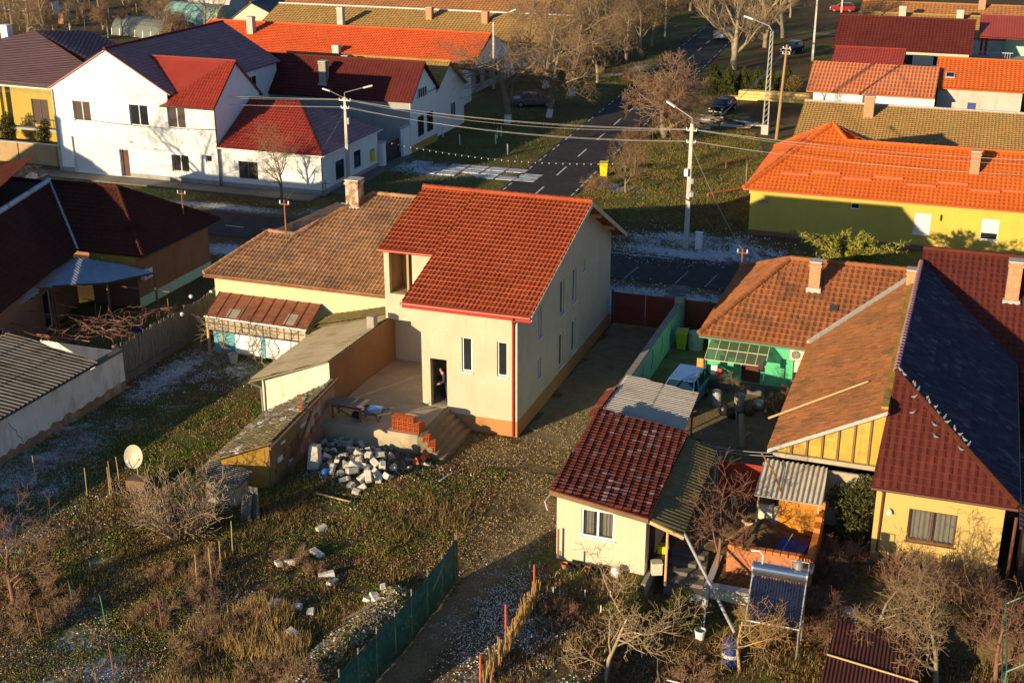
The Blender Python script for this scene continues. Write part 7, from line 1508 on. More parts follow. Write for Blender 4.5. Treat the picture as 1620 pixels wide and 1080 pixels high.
def car(label, p, rz, mat, L=4.2, W=1.7, Ht=1.45, estate=False):
    """lofted body with glass house, wheels, lights"""
    t = thing('parked_car', label, 'car', p, rz); h = L / 2
    low = [(-h, .45, .62), (-h + .08, .32, .80), (-h + .5, .22, .93), (h - .6, .22, .95), (h - .12, .3, .80), (h, .42, .66)]
    st = [(-h, .50, .72, .62), (-h + .12, .32, .86, .78), (-h + .6, .24, .93, .84), (-h + 1.25, .22, .96, .86), (0, .22, .97, .87), (h - 1.2, .22, .98, .87), (h - .4, .26, .98 if estate else .95, .84), (h - .06, .34, .9, .78), (h, .45, .75, .7)]
    m_ = MB(); n_ = 10; vs = []
    for x, zb, zt, w in st:
        for yy, zz in ((-w * .9, zb), (-w, zb + .15), (-w, zt - .12), (-w * .9, zt), (-w * .4, zt + .03), (w * .4, zt + .03), (w * .9, zt), (w, zt - .12), (w, zb + .15), (w * .9, zb)): vs.append((x, yy * W / 1.74, zz))
    m_.add(vs, [(j * n_ + i, j * n_ + (i + 1) % n_, (j + 1) * n_ + (i + 1) % n_, (j + 1) * n_ + i) for j in range(len(st) - 1) for i in range(n_)] + [tuple(range(n_))[::-1], tuple(range((len(st) - 1) * n_, len(st) * n_))])
    b_ = m_.build('body', mat, None, smooth=False); b_.parent = t
    rear = h - .15 if estate else h - .75
    gs = [(-h + 1.1, .96, .80), (-h + 1.75, Ht - .06, .62), (-h + 2.2, Ht, .62), (rear - .45, Ht - .02, .61), (rear, .98, .76)]
    m_ = MB(); vs = []
    for x, zt, w in gs:
        w *= W / 1.74; zb = .955
        for yy, zz in ((-.8 * W / 1.74, zb), (-w - .02 if zt > 1.1 else -w, max(zb, zt - .06)), (-w * .85, zt), (w * .85, zt), (w + .02 if zt > 1.1 else w, max(zb, zt - .06)), (.8 * W / 1.74, zb)): vs.append((x, yy, zz))
    m_.add(vs, [(j * 6 + i, j * 6 + i + 1, (j + 1) * 6 + i + 1, (j + 1) * 6 + i) for j in range(4) for i in range(5)]); g_ = m_.build('glass', 'car_glass', None); g_.parent = t
    m_ = MB(); a0, a1 = gs[1], gs[3]; w = .60 * W / 1.74
    m_.prism([(a0[0], -w, Ht - .045), (a0[0], w, Ht - .045), ((a0[0] + a1[0]) / 2, w, Ht + .012), (a1[0], w, Ht - .005), (a1[0], -w, Ht - .005), ((a0[0] + a1[0]) / 2, -w, Ht + .012)], (0, 0, .02)); r_ = m_.build('roof', mat, None); r_.parent = t
    m_ = MB()
    for s_ in (-1, 1):
        for q0, q1 in (((gs[0][0], .8, .96), (gs[1][0], .63, Ht - .04)), ((gs[4][0], .79, .97), (gs[3][0], .62, Ht - .02)), ((0, .81, .96), (.1, .635, Ht - .01)), ((gs[1][0], .63, Ht - .03), (gs[3][0], .62, Ht - .01))): m_.tube((q0[0], q0[1] * s_ * W / 1.74, q0[2]), (q1[0], q1[1] * s_ * W / 1.74, q1[2]), .035, .035, 5)
    r_ = m_.build('pillars', mat, None); r_.parent = t
    for x in (-h + .75, h - .8):
        for s_ in (-1, 1):
            w_ = MB().tube((x, s_ * (W / 2 - .2), .31), (x, s_ * (W / 2 + .01), .31), .31, .31, 16).build('wheel', 'rubber', None); w_.parent = t
            k_ = MB().tube((x, s_ * (W / 2 + .011), .31), (x, s_ * (W / 2 + .02), .31), .19, .17, 12).build('rim', 'steel', None); k_.parent = w_
    for s_ in (-1, 1):
        k_ = MB().rbox((-h + .1, s_ * .6 * W / 1.74, .70), .16, .34, .14, s_ * .25).build('headlight', 'lamp_lens', None); k_.parent = t
        k_ = MB().rbox((h - .03, s_ * .66 * W / 1.74, .80), .1, .2, .2).build('tail_light', 'tail_red', None); k_.parent = t
        k_ = MB().rbox((-h + 1.3, s_ * (W / 2 + .06), 1.0), .12, .16, .12).build('mirror', mat, None); k_.parent = t
    k_ = MB().box(-h - .03, -h + .15, -.7, .7, .36, .5).build('bumper', 'grey_plastic', None); k_.parent = t
    return t
car('pale blue estate car parked half under the corrugated canopy', (-11.75, 58.6, .0), math.radians(86), 'car_blue', 4.3, 1.72, 1.46, True)
car('silver sedan parked behind the spreading bare trees by the side road', P(843, 168), math.radians(205), 'car_grey', 4.3, 1.7, 1.42); car('dark car parked in shade behind the small dark tree', P(1143, 178), math.radians(80), 'car_black', 4.2, 1.7, 1.45, True)
car('black car parked on the green near the tall pale tree', P(1253, 84), math.radians(75), 'car_black', 4.4, 1.75, 1.48, True); car('red hatchback parked on the far green at the top', P(1332, 19), math.radians(8), 'car_red', 4.0, 1.7, 1.45, True)
car('pale car half hidden behind the tall pale tree', P(1148, 62), math.radians(70), 'car_silver', 4.2, 1.7, 1.45)
# stacked sawn timber and slabs
for k in range(9):
    p = P(1116, 156).lerp(P(1250, 166), 0) ; x0, y0 = -24.6 + (k % 3 == 2) * .3, 140.6 + (k % 3) * .38; z = .2 + (k // 3) * .34
    o = MB().rbox((x0 + 3.4 + (.4 if k // 3 == 0 else 1.2), y0, z), 7.6 if k // 3 else 9.2, .34, .3, .01 * (k % 2)).build('timber_beam', 'yellow_lumber'); tag(o, 'long yellow sawn beam in the timber stack beyond the lattice pole', 'timber', 'sawn beams in the timber stack')
rs = random.Random(8)
for k in range(26):
    p = P(rs.uniform(1085, 1195), rs.uniform(186, 206)); o = MB().rbox(p + V((0, 0, .12 + rs.uniform(0, .2))), rs.uniform(.8, 2.2), rs.uniform(.2, .5), .12, rs.uniform(-.5, .5), rs.uniform(-.2, .2), rs.uniform(-.15, .15)).build('slab_offcut', rs.choice(['pale_wood', 'grey_wood', 'pale_concrete'])); tag(o, 'rough offcut among planks strewn on the ground by the lattice pole', 'offcut', 'planks and slabs strewn by the lattice pole')
rs = random.Random(18)
for k in range(9):
    p = P(690, 222) + V((rs.uniform(-3, 9), rs.uniform(-6, 5), 0)); o = MB().tube(p, p + V((rs.uniform(-.05, .05), 0, .95)), .06, .05, 6).build('marker_post', 'limewash'); tag(o, 'short white post on the dark lawn left of the side road', 'post', 'white posts on the lawn left of the road')
# ============================================================ building site in front of the new house
def block(name, p, sx, sy, sz, rot, mat, rs):
    m_ = MB(); bv = .022; pts = []
    for z in (-1, 1):
        for y in (-1, 1):
            for x in (-1, 1): pts.append(V((x * sx / 2 + rs.uniform(-.012, .012), y * sy / 2 + rs.uniform(-.012, .012), z * sz / 2 + rs.uniform(-.012, .012))))
    if rs.random() < .35: pts[7] *= rs.uniform(.6, .85)
    me = bpy.data.meshes.new(name); me.from_pydata([tuple(q) for q in pts], [], [(0, 2, 3, 1), (4, 5, 7, 6), (0, 1, 5, 4), (1, 3, 7, 5), (3, 2, 6, 7), (2, 0, 4, 6)])
    bm = bmesh.new(); bm.from_mesh(me); bmesh.ops.bevel(bm, geom=bm.edges[:], offset=bv, segments=1, affect='EDGES'); bm.to_mesh(me); bm.free(); me.materials.append(MATS[mat])
    o = bpy.data.objects.new(name, me); COL.objects.link(o); o.location = p; o.rotation_euler = rot; return o
rs = random.Random(21)
pile = [(530, 715), (545, 722), (560, 712), (575, 705), (590, 702), (600, 716), (612, 708), (622, 722), (604, 732), (588, 726), (571, 728), (553, 736), (566, 742), (583, 742), (596, 748), (610, 742), (624, 740), (576, 755), (588, 760), (602, 757), (616, 754), (562, 750), (558, 768), (566, 778), (574, 772), (536, 728), (520, 724), (528, 742), (541, 748), (548, 758), (592, 690), (508, 712), (512, 700), (540, 700), (556, 696), (580, 738), (598, 738), (570, 718), (585, 714), (606, 725)]
for k, (px, py) in enumerate(pile):
    q = G(px, py); n_ = 1 + (k % 3 == 0) * (1 if 545 < px < 612 and 705 < py < 765 else 0); z = .14 + .26 * (n_ - 1)
    tag(block('concrete_block', q + V((0, -.15 * n_, z - .05)), .60 * rs.uniform(.45, 1), .27 * rs.uniform(.7, 1.15), .25 * rs.uniform(.7, 1.1), (rs.uniform(-.5, .5), rs.uniform(-.6, .6), rs.uniform(0, 3.1)), 'aerated_block', rs), 'rough pale aerated concrete block tumbled in the heap below the terrace', 'block', 'blocks in the heap below the terrace')
for k in range(60):
    q = G(rs.uniform(505, 690), rs.uniform(690, 745)); 
    tag(block('rubble_piece', q + V((0, 0, .08)), rs.uniform(.12, .38), rs.uniform(.1, .26), rs.uniform(.06, .2), (rs.uniform(-.6, .6), rs.uniform(-.6, .6), rs.uniform(0, 3.1)), rs.choice(['rubble_grit', 'dark_concrete', 'concrete', 'aerated_block', 'dark_concrete']), rs), 'broken piece of masonry in the dark rubble under the terrace edge', 'rubble', 'rubble under the terrace edge')
for k, (px, py) in enumerate(((502, 877), (457, 891), (441, 894), (517, 911), (526, 922), (434, 956), (492, 970), (606, 932), (592, 944), (582, 950), (509, 838), (596, 950), (463, 1003), (470, 962))):
    q = G(px, py); tag(block('concrete_block', q + V((0, 0, .06)), rs.uniform(.28, .62), .27 * rs.uniform(.75, 1.1), .24 * rs.uniform(.7, 1.1), (rs.uniform(-.25, .25), rs.uniform(-.25, .25), rs.uniform(0, 3.1)), 'aerated_block', rs), 'single white block lying in the weeds away from the heap', 'block', 'white blocks scattered in the weeds')
# hollow bricks
hb = None
def brick_at(p, rz, label, group):
    global hb
    if hb is None:
        t = hb = thing('hollow_brick', label, 'brick', p, rz, group); m_ = MB()   # a shell with cells you can see into
        for x0, x1 in ((-.125, -.112), (-.045, -.035), (.035, .045), (.112, .125)): m_.box(x0, x1, -.19, .19, .012, .218)
        for z0, z1 in ((0, .012), (.068, .078), (.142, .152), (.218, .23)): m_.box(-.126, .126, -.188, .188, z0, z1)
        m_.box(-.1, .1, -.05, .05, .01, .22); b_ = m_.build('body', 'hollow_brick', None); b_.parent = t; freeze(t); return t
    return dup(hb, p, rz, None, label, group)
s0 = P(622, 682, .99)
for k in range(14): brick_at((-23.0 + (k % 5) * .262, 49.25 + (.4 if k >= 10 else 0) * 0, 1.0 + (k // 5) * .235) if k < 14 else 0, 0, 'orange hollow brick in the stack on the terrace edge', 'bricks stacked on the terrace')
for k in range(8): brick_at((-23.0 + (k % 5) * .262, 49.66, 1.0 + (k // 5) * .235), 0, 'orange hollow brick in the stack on the terrace edge', 'bricks stacked on the terrace')
for k, (x, y, z) in enumerate(((-21.35, 48.95, .595), (-21.35, 48.95, .83), (-21.07, 48.88, .395), (-21.07, 48.88, .63))): brick_at((x, y, z), .1 * k, 'orange hollow brick standing on the steps', 'bricks standing on the steps')
for k, (px, py) in enumerate(((665, 730), (672, 724), (655, 735))): o = brick_at(G(px, py) + V((0, 0, .03)), .7 * k, 'broken orange brick thrown on the rubble by the steps', 'broken bricks by the steps'); o.rotation_euler = (.5 * k, .7, .8 * k)
# work table
p = P(553, 660, 1.0); t = thing('work_table', 'rough wooden work table on the terrace by the terracotta wall', 'table', (p.x, p.y, 1)); m_ = MB(); x, y = p.x, p.y
for k in range(5): m_.rbox((x, y - .36 + .18 * k, 1.80), 1.75, .165, .04, .08)
m_.build('tabletop', 'grey_wood', t)
for sx in (-.7, .7):
    for sy in (-.3, .3): MB().box(x + sx - .04, x + sx + .04, y + sy - .04, y + sy + .04, 1.0, 1.775).build('leg', 'brown_wood', t)
m_ = MB(); m_.rbox((x, y - .34, 1.35), 1.55, .03, .08, 0, 0, .45); m_.box(x - .74, x + .74, y + .3, y + .33, 1.3, 1.38); m_.box(x - .75, x - .72, y - .34, y + .34, 1.62, 1.7); m_.box(x + .72, x + .75, y - .34, y + .34, 1.62, 1.7); m_.build('brace', 'brown_wood', t)
# wheelbarrow
p = P(590, 664, 1.0); t = thing('wheelbarrow', 'grey metal wheelbarrow standing on the terrace', 'wheelbarrow', p, .2); m_ = MB()
top = [(-.48, -.34, .62), (.46, -.34, .58), (.46, .34, .58), (-.48, .34, .62)]; bot = [(-.28, -.22, .34), (.22, -.2, .34), (.22, .2, .34), (-.28, .22, .34)]; i_ = [(x * .94, y * .94, z) for x, y, z in top]; ib = [(x * .94, y * .94, .37) for x, y, z in bot]
m_.add(top + bot + i_ + ib, [(0, 1, 5, 4), (1, 2, 6, 5), (2, 3, 7, 6), (3, 0, 4, 7), (4, 5, 6, 7), (0, 8, 9, 1), (1, 9, 10, 2), (2, 10, 11, 3), (3, 11, 8, 0), (8, 12, 13, 9), (9, 13, 14, 10), (10, 14, 15, 11), (11, 15, 12, 8), (12, 15, 14, 13)]); b_ = m_.build('tray', 'tank_blue', None); b_.parent = t
m_ = MB()
for s_ in (-1, 1): m_.path([(-.85, s_ * .12, .25), (-.2, s_ * .2, .33), (.3, s_ * .26, .36), (.95, s_ * .3, .55)], .022, 6); m_.path([(.2, s_ * .22, .33), (.3, s_ * .26, 0), (.4, s_ * .26, .36)], .018, 6)
b_ = m_.build('frame', 'dark_metal', None); b_.parent = t; b_ = MB().tube((-.8, -.05, .2), (-.8, .05, .2), .2, .2, 14).build('wheel', 'rubber', None); b_.parent = t
p = P(645, 660, 1.0); tag(MB().prism([p + V((-.5, -.2, .01)), p + V((.35, -.25, .01)), p + V((.55, .25, .05)), p + V((-.2, .3, .03))], (0, 0, .03)).build('plasterboard_scrap', 'ivory'), 'pale board scrap lying behind the brick stack', 'board')
for k, (px, py, lab) in enumerate(((541, 697, 'pale cement sack slumped by the rubble, left one'), (548, 704, 'round concrete ring lying on the rubble'), (515, 752, 'bright blue ball on the ground by the derelict shed'))):
    q = G(px, py)
    if k == 0: tag(MB().lathe(q + V((0, 0, 0)), [(.3, 0), (.34, .12), (.26, .3), (.08, .36)], 10).build('cement_sack', 'concrete', smooth=True), lab, 'sack')
    elif k == 1: tag(MB().lathe(q + V((0, 0, .05)), [(.34, 0), (.34, .3), (.26, .3), (.26, 0)], 16, False).build('concrete_ring', 'pale_concrete'), lab, 'ring')
    else: tag(MB().lathe(q, [(.03, 0), (.15, .06), (.2, .18), (.15, .3), (.03, .36)], 14).build('ball', 'bright_blue', smooth=True), lab, 'ball')
for k, (a, b_, lab, mt) in enumerate((((610, 838), (636, 826), 'thin pale batten lying in the weeds near the mesh fence top', 'pale_wood'), ((700, 820), (738, 803), 'long pale stick leaning beside the top of the green net', 'pale_wood'), ((695, 764), (715, 752), 'short white batten on the weeds right of the heap', 'white_metal'), ((440, 830), (512, 762), 'rusty rod lying from the boards to the blue ball', 'rust'), ((540, 985), (585, 965), 'squared timber lying along the rubble bank, upper one', 'grey_wood'), ((525, 1003), (552, 988), 'squared timber lying along the rubble bank, lower one', 'grey_wood'), ((500, 783), (555, 798), 'rough board on the ground below the ball', 'pale_wood'))):
    tag(MB().tube(G(*a, .10), G(*b_, .14), .05 if 'timber' in lab or 'board' in lab else .025, .04 if 'timber' in lab else .022, 6).build('batten', mt), lab, 'stick')
# green mesh fence
t = thing('mesh_fence', 'dark green shade net fence on thin posts running down the lower middle', 'fence', P(700, 900)); line = [P(722, 915), P(690, 962), P(650, 1013), P(605, 1062), P(560, 1115), P(510, 1175)]; m_ = MB(); top_ = []; bt = []; rs = random.Random(2)
for a, c in zip(line, line[1:]):
    for k in range(8):
        q = a.lerp(c, k / 8); g0 = ground_z(q.x, q.y); bt.append(V((q.x + rs.uniform(-.03, .03), q.y, g0 + .02))); top_.append(V((q.x + rs.uniform(-.02, .02), q.y, g0 + 1.75 + .05 * math.cos(k / 8 * math.tau))))
n_ = len(bt); mid = [b.lerp(u_, .5) + V((rs.uniform(-.05, .05), 0, 0)) for b, u_ in zip(bt, top_)]
m_.add(bt + mid + top_, [(i, i + 1, i + 1 + n_, i + n_) for i in range(n_ - 1)] + [(i + n_, i + 1 + n_, i + 1 + 2 * n_, i + 2 * n_) for i in range(n_ - 1)]); nt_ = m_.build('net', 'net_green', t, smooth=True); so_ = nt_.modifiers.new('thick', 'SOLIDIFY'); so_.thickness = .012
for i in range(0, n_, 5): rod(t, bt[i] + V((-.03, -.02, -.1)), top_[i] + V((-.03, -.02, .22)), 'galvanised', .022, 'post', 6)
rod(t, bt[0] + V((.03, 0, -.1)), top_[0] + V((.03, 0, .35)), 'brown_wood', .03, 'end_post', 6); MB().path(top_, .012, 4).build('tension_wire', 'dark_wire', t); rod(t, bt[3] + V((-.5, -.4, .1)), top_[4] + V((-.04, -.03, -.3)), 'pale_wood', .022, 'brace', 6)
for k, (px, py) in enumerate(((58, 768), (138, 785), (174, 782), (176, 775), (190, 768), (368, 876), (312, 925), (350, 905), (335, 920))): q = G(px, py); tag(MB().tube(q - V((0, 0, .1)), q + V((rnd.uniform(-.06, .06), 0, rnd.uniform(1.2, 1.5))), .02, .016, 6).build('fence_stake', 'pale_wood'), 'thin pale stake standing in the left garden', 'stake', 'pale stakes in the left garden')
for k, (px, py, lab) in enumerate(((118, 965, 'thin teal stake beside the brush heap, left of two'), (168, 990, 'thin teal stake beside the brush heap, right of two'))): q = G(px, py); tag(MB().tube(q, q + V((-.1, 0, 1.25)), .022, .02, 6).build('fence_stake', 'green_paint'), lab, 'stake')
for k, (px, py) in enumerate(((180, 1068), (257, 996), (66, 1010))): q = G(px, py); tag(MB().tube(q, q + V((-.05, 0, 1.3)), .022, .018, 6).build('fence_stake', 'rust_pole'), 'rusty brown stake in the bottom left garden', 'stake', 'rusty stakes in the bottom left garden')
# low wire fence of dry stalks with orange posts along the lower track
t = thing('reed_fence', 'low dry reed fence with orange posts along the lower track', 'fence', P(820, 1010)); fl_ = [P(848, 950), P(835, 975), P(815, 1010), P(795, 1045), P(770, 1085)]; rs = random.Random(6); seg = []
for a, c in zip(fl_, fl_[1:]):
    for k in range(45):
        q = a.lerp(c, rs.random()) + V((rs.uniform(-.1, .1), 0, 0)); seg.append((q.x, q.y, -.05, q.x + rs.uniform(-.1, .1), q.y + rs.uniform(-.1, .1), rs.uniform(.5, 1.0), .022, .015))
v, f = tubes_np(np.array(seg) - np.array([*t.location, *t.location, 0, 0]), 4); np_mesh('reeds', v, f, 'twig_gold', t)
for px, py in ((845, 935), (800, 1000), (760, 1082)): q = P(px, py); rod(t, q, q + V((0, 0, 1.15)), 'orange_pipe', .035, 'post', 6)
# ============================================================ vine pergola on the left
t = thing('pergola', 'rusty pipe pergola with bare twisted vines in the brown house yard', 'pergola', (-42, 53, 0)); rs = random.Random(31)
for k in range(9):
    a, c = P(12 + 22 * k * .9, 520 + (8 - k) * 3 - 8, 2.2), None
beams = [((0, 508), (62, 519)), ((0, 527), (36, 532)), ((33, 525), (142, 540)), ((45, 492), (95, 501)), ((86, 480), (122, 487)), ((104, 497), (193, 508)), ((128, 472), (148, 475)), ((174, 451), (268, 462)), ((84, 463), (112, 468))]
for (a, b_), (c, d) in beams: rod(t, P(a, b_, 2.2), P(c, d, 2.2), 'rust_pole', .03, 'beam', 6)
for px, py in ((82, 535), (140, 545), (222, 520), (265, 492), (35, 540), (150, 500)): q = P(px, py - 20, 2.2); rod(t, V((q.x, q.y, 0)), q, 'rust_pole', .03, 'post', 6)
vs = []
for s in range(9):
    q = V((rs.uniform(-43.5, -40.2), rs.uniform(50.5, 57.0), 2.15)); base = V((q.x + rs.uniform(-.3, .3), q.y, 0)); prev = base
    for k in range(5): nx = base.lerp(q, (k + 1) / 5) + V((rs.uniform(-.15, .15), rs.uniform(-.15, .15), 0)); vs.append((*prev, *nx, .05 - .004 * k, .046 - .004 * k)); prev = nx
    for arm in range(7):
        a = rs.uniform(0, math.tau); d = V((math.cos(a) * 1.2, math.sin(a), 0)); r_ = .03; pp = q
        for k in range(9):
            d = (d + V((rs.uniform(-.5, .5), rs.uniform(-.5, .5), rs.uniform(-.25, .22)))).normalized(); nx = pp + d * .3
            if nx.x > -39.9: nx.x = -39.9
            nx.z = min(2.6, max(1.7, nx.z)); vs.append((*pp, *nx, r_, r_ * .85)); r_ *= .87; pp = nx
            if rs.random() < .5: e = pp + V((rs.uniform(-.3, .3), rs.uniform(-.3, .3), rs.uniform(-.4, .15))); vs.append((*pp, *e, .012, .006))
vm_v, vm_f = tubes_np(vs, 5); vm = np_mesh('climbing_vine', vm_v, vm_f, 'red_bark'); tag(vm, 'bare twisted grape vine climbing over the rusty pergola', 'vine')
vs = []; rs = random.Random(32)
for s in range(7):
    q = V((-37.2 + s * .7, 56.1 + rs.uniform(-.2, .2), 2.2)); pp = V((q.x, q.y - .1, 0)); r_ = .035
    for k in range(14):
        nx = pp + V((rs.uniform(-.18, .22), rs.uniform(-.1, .1), .17)); vs.append((*pp, *nx, r_, r_ * .93)); r_ *= .93; pp = nx
        for j in range(3): e = pp + V((rs.uniform(-.6, .6), rs.uniform(-.35, .2), rs.uniform(-.15, .35))); vs.append((*pp, *e, .014, .006))
v, f = tubes_np(vs, 4); tag(np_mesh('climbing_vine', v, f, 'bark'), 'bare climbing stems over the front of the veranda', 'vine')
q = V((-42.3, 57.2, 0)); t = thing('water_barrel', 'dark blue plastic barrel under the vine pergola', 'barrel', q); MB().lathe(q, [(.27, 0), (.3, .1), (.3, .8), (.27, .9)], 14).build('body', 'barrel_blue', t); MB().lathe(q, [(.28, .905), (.28, .94), (.02, .95)], 14).build('lid', 'barrel_blue', t)
for k, (px, py, z) in enumerate(((302, 469, 2.1), (334, 462, 2.0), (288, 497, 2.0))):
    q = P(px, py, z); tag(MB().lathe(q, [(.02, -.12), (.09, -.06), (.12, .0), (.09, .08), (.02, .12)], 10).build('globe_lamp', 'insulator', smooth=True), ('white globe on the plank fence by the veranda', 'smaller white globe at the far end of the plank fence', 'dull globe on the plank fence near the pergola')[k], 'globe')
t = thing('bucket', 'pale bucket under the veranda', 'bucket', (-35.6, 56.0, 0)); MB().lathe((-35.6, 56.0, 0), [(.2, 0), (.26, .5), (.24, .5), (.19, .04)], 12).build('body', 'flash_grey', t); MB().path([V((-35.6 + .25 * math.cos(a), 56.0, .5 + .2 * math.sin(a))) for a in np.linspace(0, math.pi, 9)], .01, 4).build('handle', 'dark_metal', t)
# ============================================================ green house yard
def barrel(label, p, mat, r=.3, h=.9, band=None):
    p = V(p); t = thing('barrel', label, 'barrel', p); MB().lathe(p, [(r * .95, 0), (r, .05), (r * 1.02, h * .33), (r, h * .34), (r * 1.02, h * .66), (r, h * .67), (r, h - .04), (r * .95, h)], 16).build('body', mat, t)
    if band: MB().lathe(p, [(r * 1.03, h * .36), (r * 1.03, h * .52)], 16, False).build('label_band', band, t)
    return t
barrel('pale grey water barrel behind the olive bin', P(1100, 552), 'grey_plastic', .42, 1.0); barrel('grey blue barrel by the green house steps, left of two', P(1133, 640), 'grey_plastic', .24, .75); barrel('grey blue barrel by the green house steps, right of two', P(1169, 648), 'grey_plastic', .27, .85)
barrel('dark blue barrel with white band under the golden tree', P(1155, 1048, -.8), 'barrel_blue', .3, .9, 'white_plastic')
for k, (px, py, mt) in enumerate(((1145, 655, 'black_plastic'), (1158, 660, 'black_plastic'), (1185, 655, 'dark_metal'), (1200, 648, 'galvanised'))): q = P(px, py); tag(MB().lathe(q, [(.2, 0), (.3, .15), (.28, .45), (.1, .55)], 10).build('sack', mt, smooth=True), ('black sack between the two grey blue barrels, left one', 'black sack between the two grey blue barrels, right one', 'dark bundle right of the barrels', 'grey bundle right of the barrels')[k], 'sack')
q = P(1175, 705); t = thing('tree_stump', 'pale cut log standing upright in the green house yard', 'log', q); MB().tube(q, q + V((-.18, .1, 1.5)), .17, .13, 9).build('trunk', 'pale_bark', t); MB().tube(q + V((-.03, 0, .35)), q + V((.28, -.05, .75)), .11, .09, 8).build('branch_stub', 'pale_bark', t)
rs = random.Random(14)
for k in range(90):
    u_ = rs.random(); x = -8.1 + u_ * 2.2; z = rs.random() ** 1.3 * (.35 + .75 * u_); y = 60.4 - rs.random() * .9 + (1 - z) * -.5
    o = MB().tube((x, y - .2, z + .06), (x + rs.uniform(-.08, .08), y + .3, z + .06 + rs.uniform(-.06, .06)), rs.uniform(.04, .075), rs.uniform(.04, .07), 6).build('firewood_log', rs.choice(['log', 'pale_wood', 'pale_bark'])); tag(o, 'split log in the firewood bank under the green house window', 'log', 'firewood under the green house window')
# laundry on the canopy
for k, (px, py, mt, lab) in enumerate(((1108, 574, 'cloth_orange', 'orange cloth hung out at the left edge of the glass canopy'), (1130, 585, 'cloth_white', 'white cloth hung under the glass canopy'), (1137, 590, 'cloth_red', 'red and white cloth hung under the glass canopy'), (1204, 580, 'dark_brown', 'dark garment hung at the right edge of the glass canopy'))):
    q = onY(px, py, 59.45); m_ = MB(); w_ = .34 if k != 3 else .28; n_ = 6; m_.add([(q.x + (i / n_ - .5) * w_, q.y + .03 * math.sin(i * 2.1 + j), q.z + .25 - .5 * j / 4 + rnd.uniform(-.01, .01)) for j in range(5) for i in range(n_ + 1)], [(j * 7 + i, j * 7 + i + 1, j * 7 + i + 8, j * 7 + i + 7) for j in range(4) for i in range(n_)]); o = m_.build('laundry', mt, smooth=True); o.modifiers.new('t', 'SOLIDIFY').thickness = .012; tag(o, lab, 'cloth')
t = thing('clothes_line', 'clothes line of two wires between posts behind the mossy lean-to', 'clothes line', P(1130, 712)); a, c = P(1112, 702, 1.9), P(1235, 716, 2.1)
for dz in (0, -.15): MB().path([a.lerp(c, k / 8) - V((0, 0, .12 * 4 * (k / 8) * (1 - k / 8) - dz)) for k in range(9)], .012, 4).build('line', 'wire', t)
for q in (a, c): rod(t, V((q.x, q.y, 0)), q + V((0, 0, .1)), 'galvanised', .035, 'post', 6)
t = thing('red_panel_fence', 'rust red panel fence behind the mossy lean-to', 'fence', P(1165, 745)); a, c = V((-8.2, 49.3, 0)), V((-6.35, 49.35, 0)); m_ = MB()
for k in range(13): f_ = k / 13; m_.rbox(a.lerp(c, f_ + .04) + V((0, 0, .95)), .135, .025, 1.7)
m_.build('panel', 'red_gutter', t)
for q in (a, c): MB().box(q.x - .05, q.x + .05, q.y + .02, q.y + .1, 0, 1.95).build('post', 'pale_concrete', t)
# grey canopy and brick barbecue
t = thing('grey_canopy', 'grey corrugated lean-to roof with deep ribs over the orange barbecue wall', 'canopy', (-4.9, 47.5, 0)); R_ = MB(); R_.tiles([(-6.25, 46.35, 1.95), (-3.6, 46.35, 1.95), (-3.7, 48.35, 2.62), (-6.2, 48.35, 2.62)], .2, 2.5, .085, .0, 6, .03); R_.build('sheet', 'pale_fibre_cement', t)
for x in (-6.1, -3.75): MB().tube((x, 46.5, 0), (x, 46.5, 1.95), .04, .04, 6).build('post', 'pale_wood', t)
t = thing('barbecue', 'unfinished red brick barbecue with an orange rendered back wall', 'barbecue', (-5, 45.5, 0))
MB().box(-5.35, -3.55, 47.0, 47.2, -.3, 1.75).build('back_wall', 'orange_wall', t); MB().box(-6.2, -5.36, 47.02, 47.2, -.2, 1.2).build('plaster_stub', 'peeling_plaster', t)
MB().box(-6.75, -3.55, 43.6, 43.85, -1.0, 1.0).build('front_wall', 'red_brick', t); MB().box(-3.8, -3.55, 43.86, 46.98, -.9, 1.0).build('side_wall', 'red_brick', t); MB().box(-6.7, -6.45, 43.86, 46.5, -.9, .5).build('side_wall', 'red_brick', t)
xs_, ys_ = np.meshgrid(np.linspace(-6.44, -3.81, 26), np.linspace(43.86, 46.98, 30)); zs_ = .22 + .55 * np.exp(-(((xs_ + 5.9) / .9) ** 2 + ((ys_ - 46.2) / 1.1) ** 2)) + .35 * (vnoise(xs_, ys_, .7, 2, 4) - .5)
np_mesh('fill', np.stack([xs_, ys_, zs_], -1).reshape(-1, 3) - np.array(t.location), [(j * 26 + i, j * 26 + i + 1, (j + 1) * 26 + i + 1, (j + 1) * 26 + i) for j in range(29) for i in range(25)], 'dark_soil', t)
rs = random.Random(3)
cb = None
for k in range(11):
    x = -6.6 + k * .285
    if k in (2,): continue
    o = MB().rbox((x, 43.73, 1.065), .25, .24, .12, rs.uniform(-.08, .08)).build('coping_brick', 'bbq_brick', t)
for k in range(10):
    o = MB().rbox((-3.68, 44.1 + k * .28, 1.065 + (.13 if k > 5 else 0) + (.13 if k > 7 else 0)), .24, .25, .12 + (.26 if k > 7 else .13 if k > 5 else 0), rs.uniform(-.06, .06)).build('coping_brick', 'bbq_brick', t)
MB().box(-3.85, -3.5, 43.4, 44.0, .62, .7).build('frosty_slab', 'cap_frost', t)
q = V((-4.6, 45.2, .35)); t = tag(MB().prism([q + V((-.6, -.5, 0)), q + V((.5, -.6, 0)), q + V((.7, .4, .15)), q + V((-.3, .5, .25))], (0, 0, .12)).build('tarpaulin', 'barrel_blue'), 'dark blue tarpaulin heaped inside the brick barbecue', 'tarpaulin')
tag(MB().tube((-4.85, 44.9, .5), (-4.55, 45.5, 1.0), .02, .02, 6).build('pipe_piece', 'galvanised'), 'thin grey pipe sticking up inside the barbecue', 'pipe')
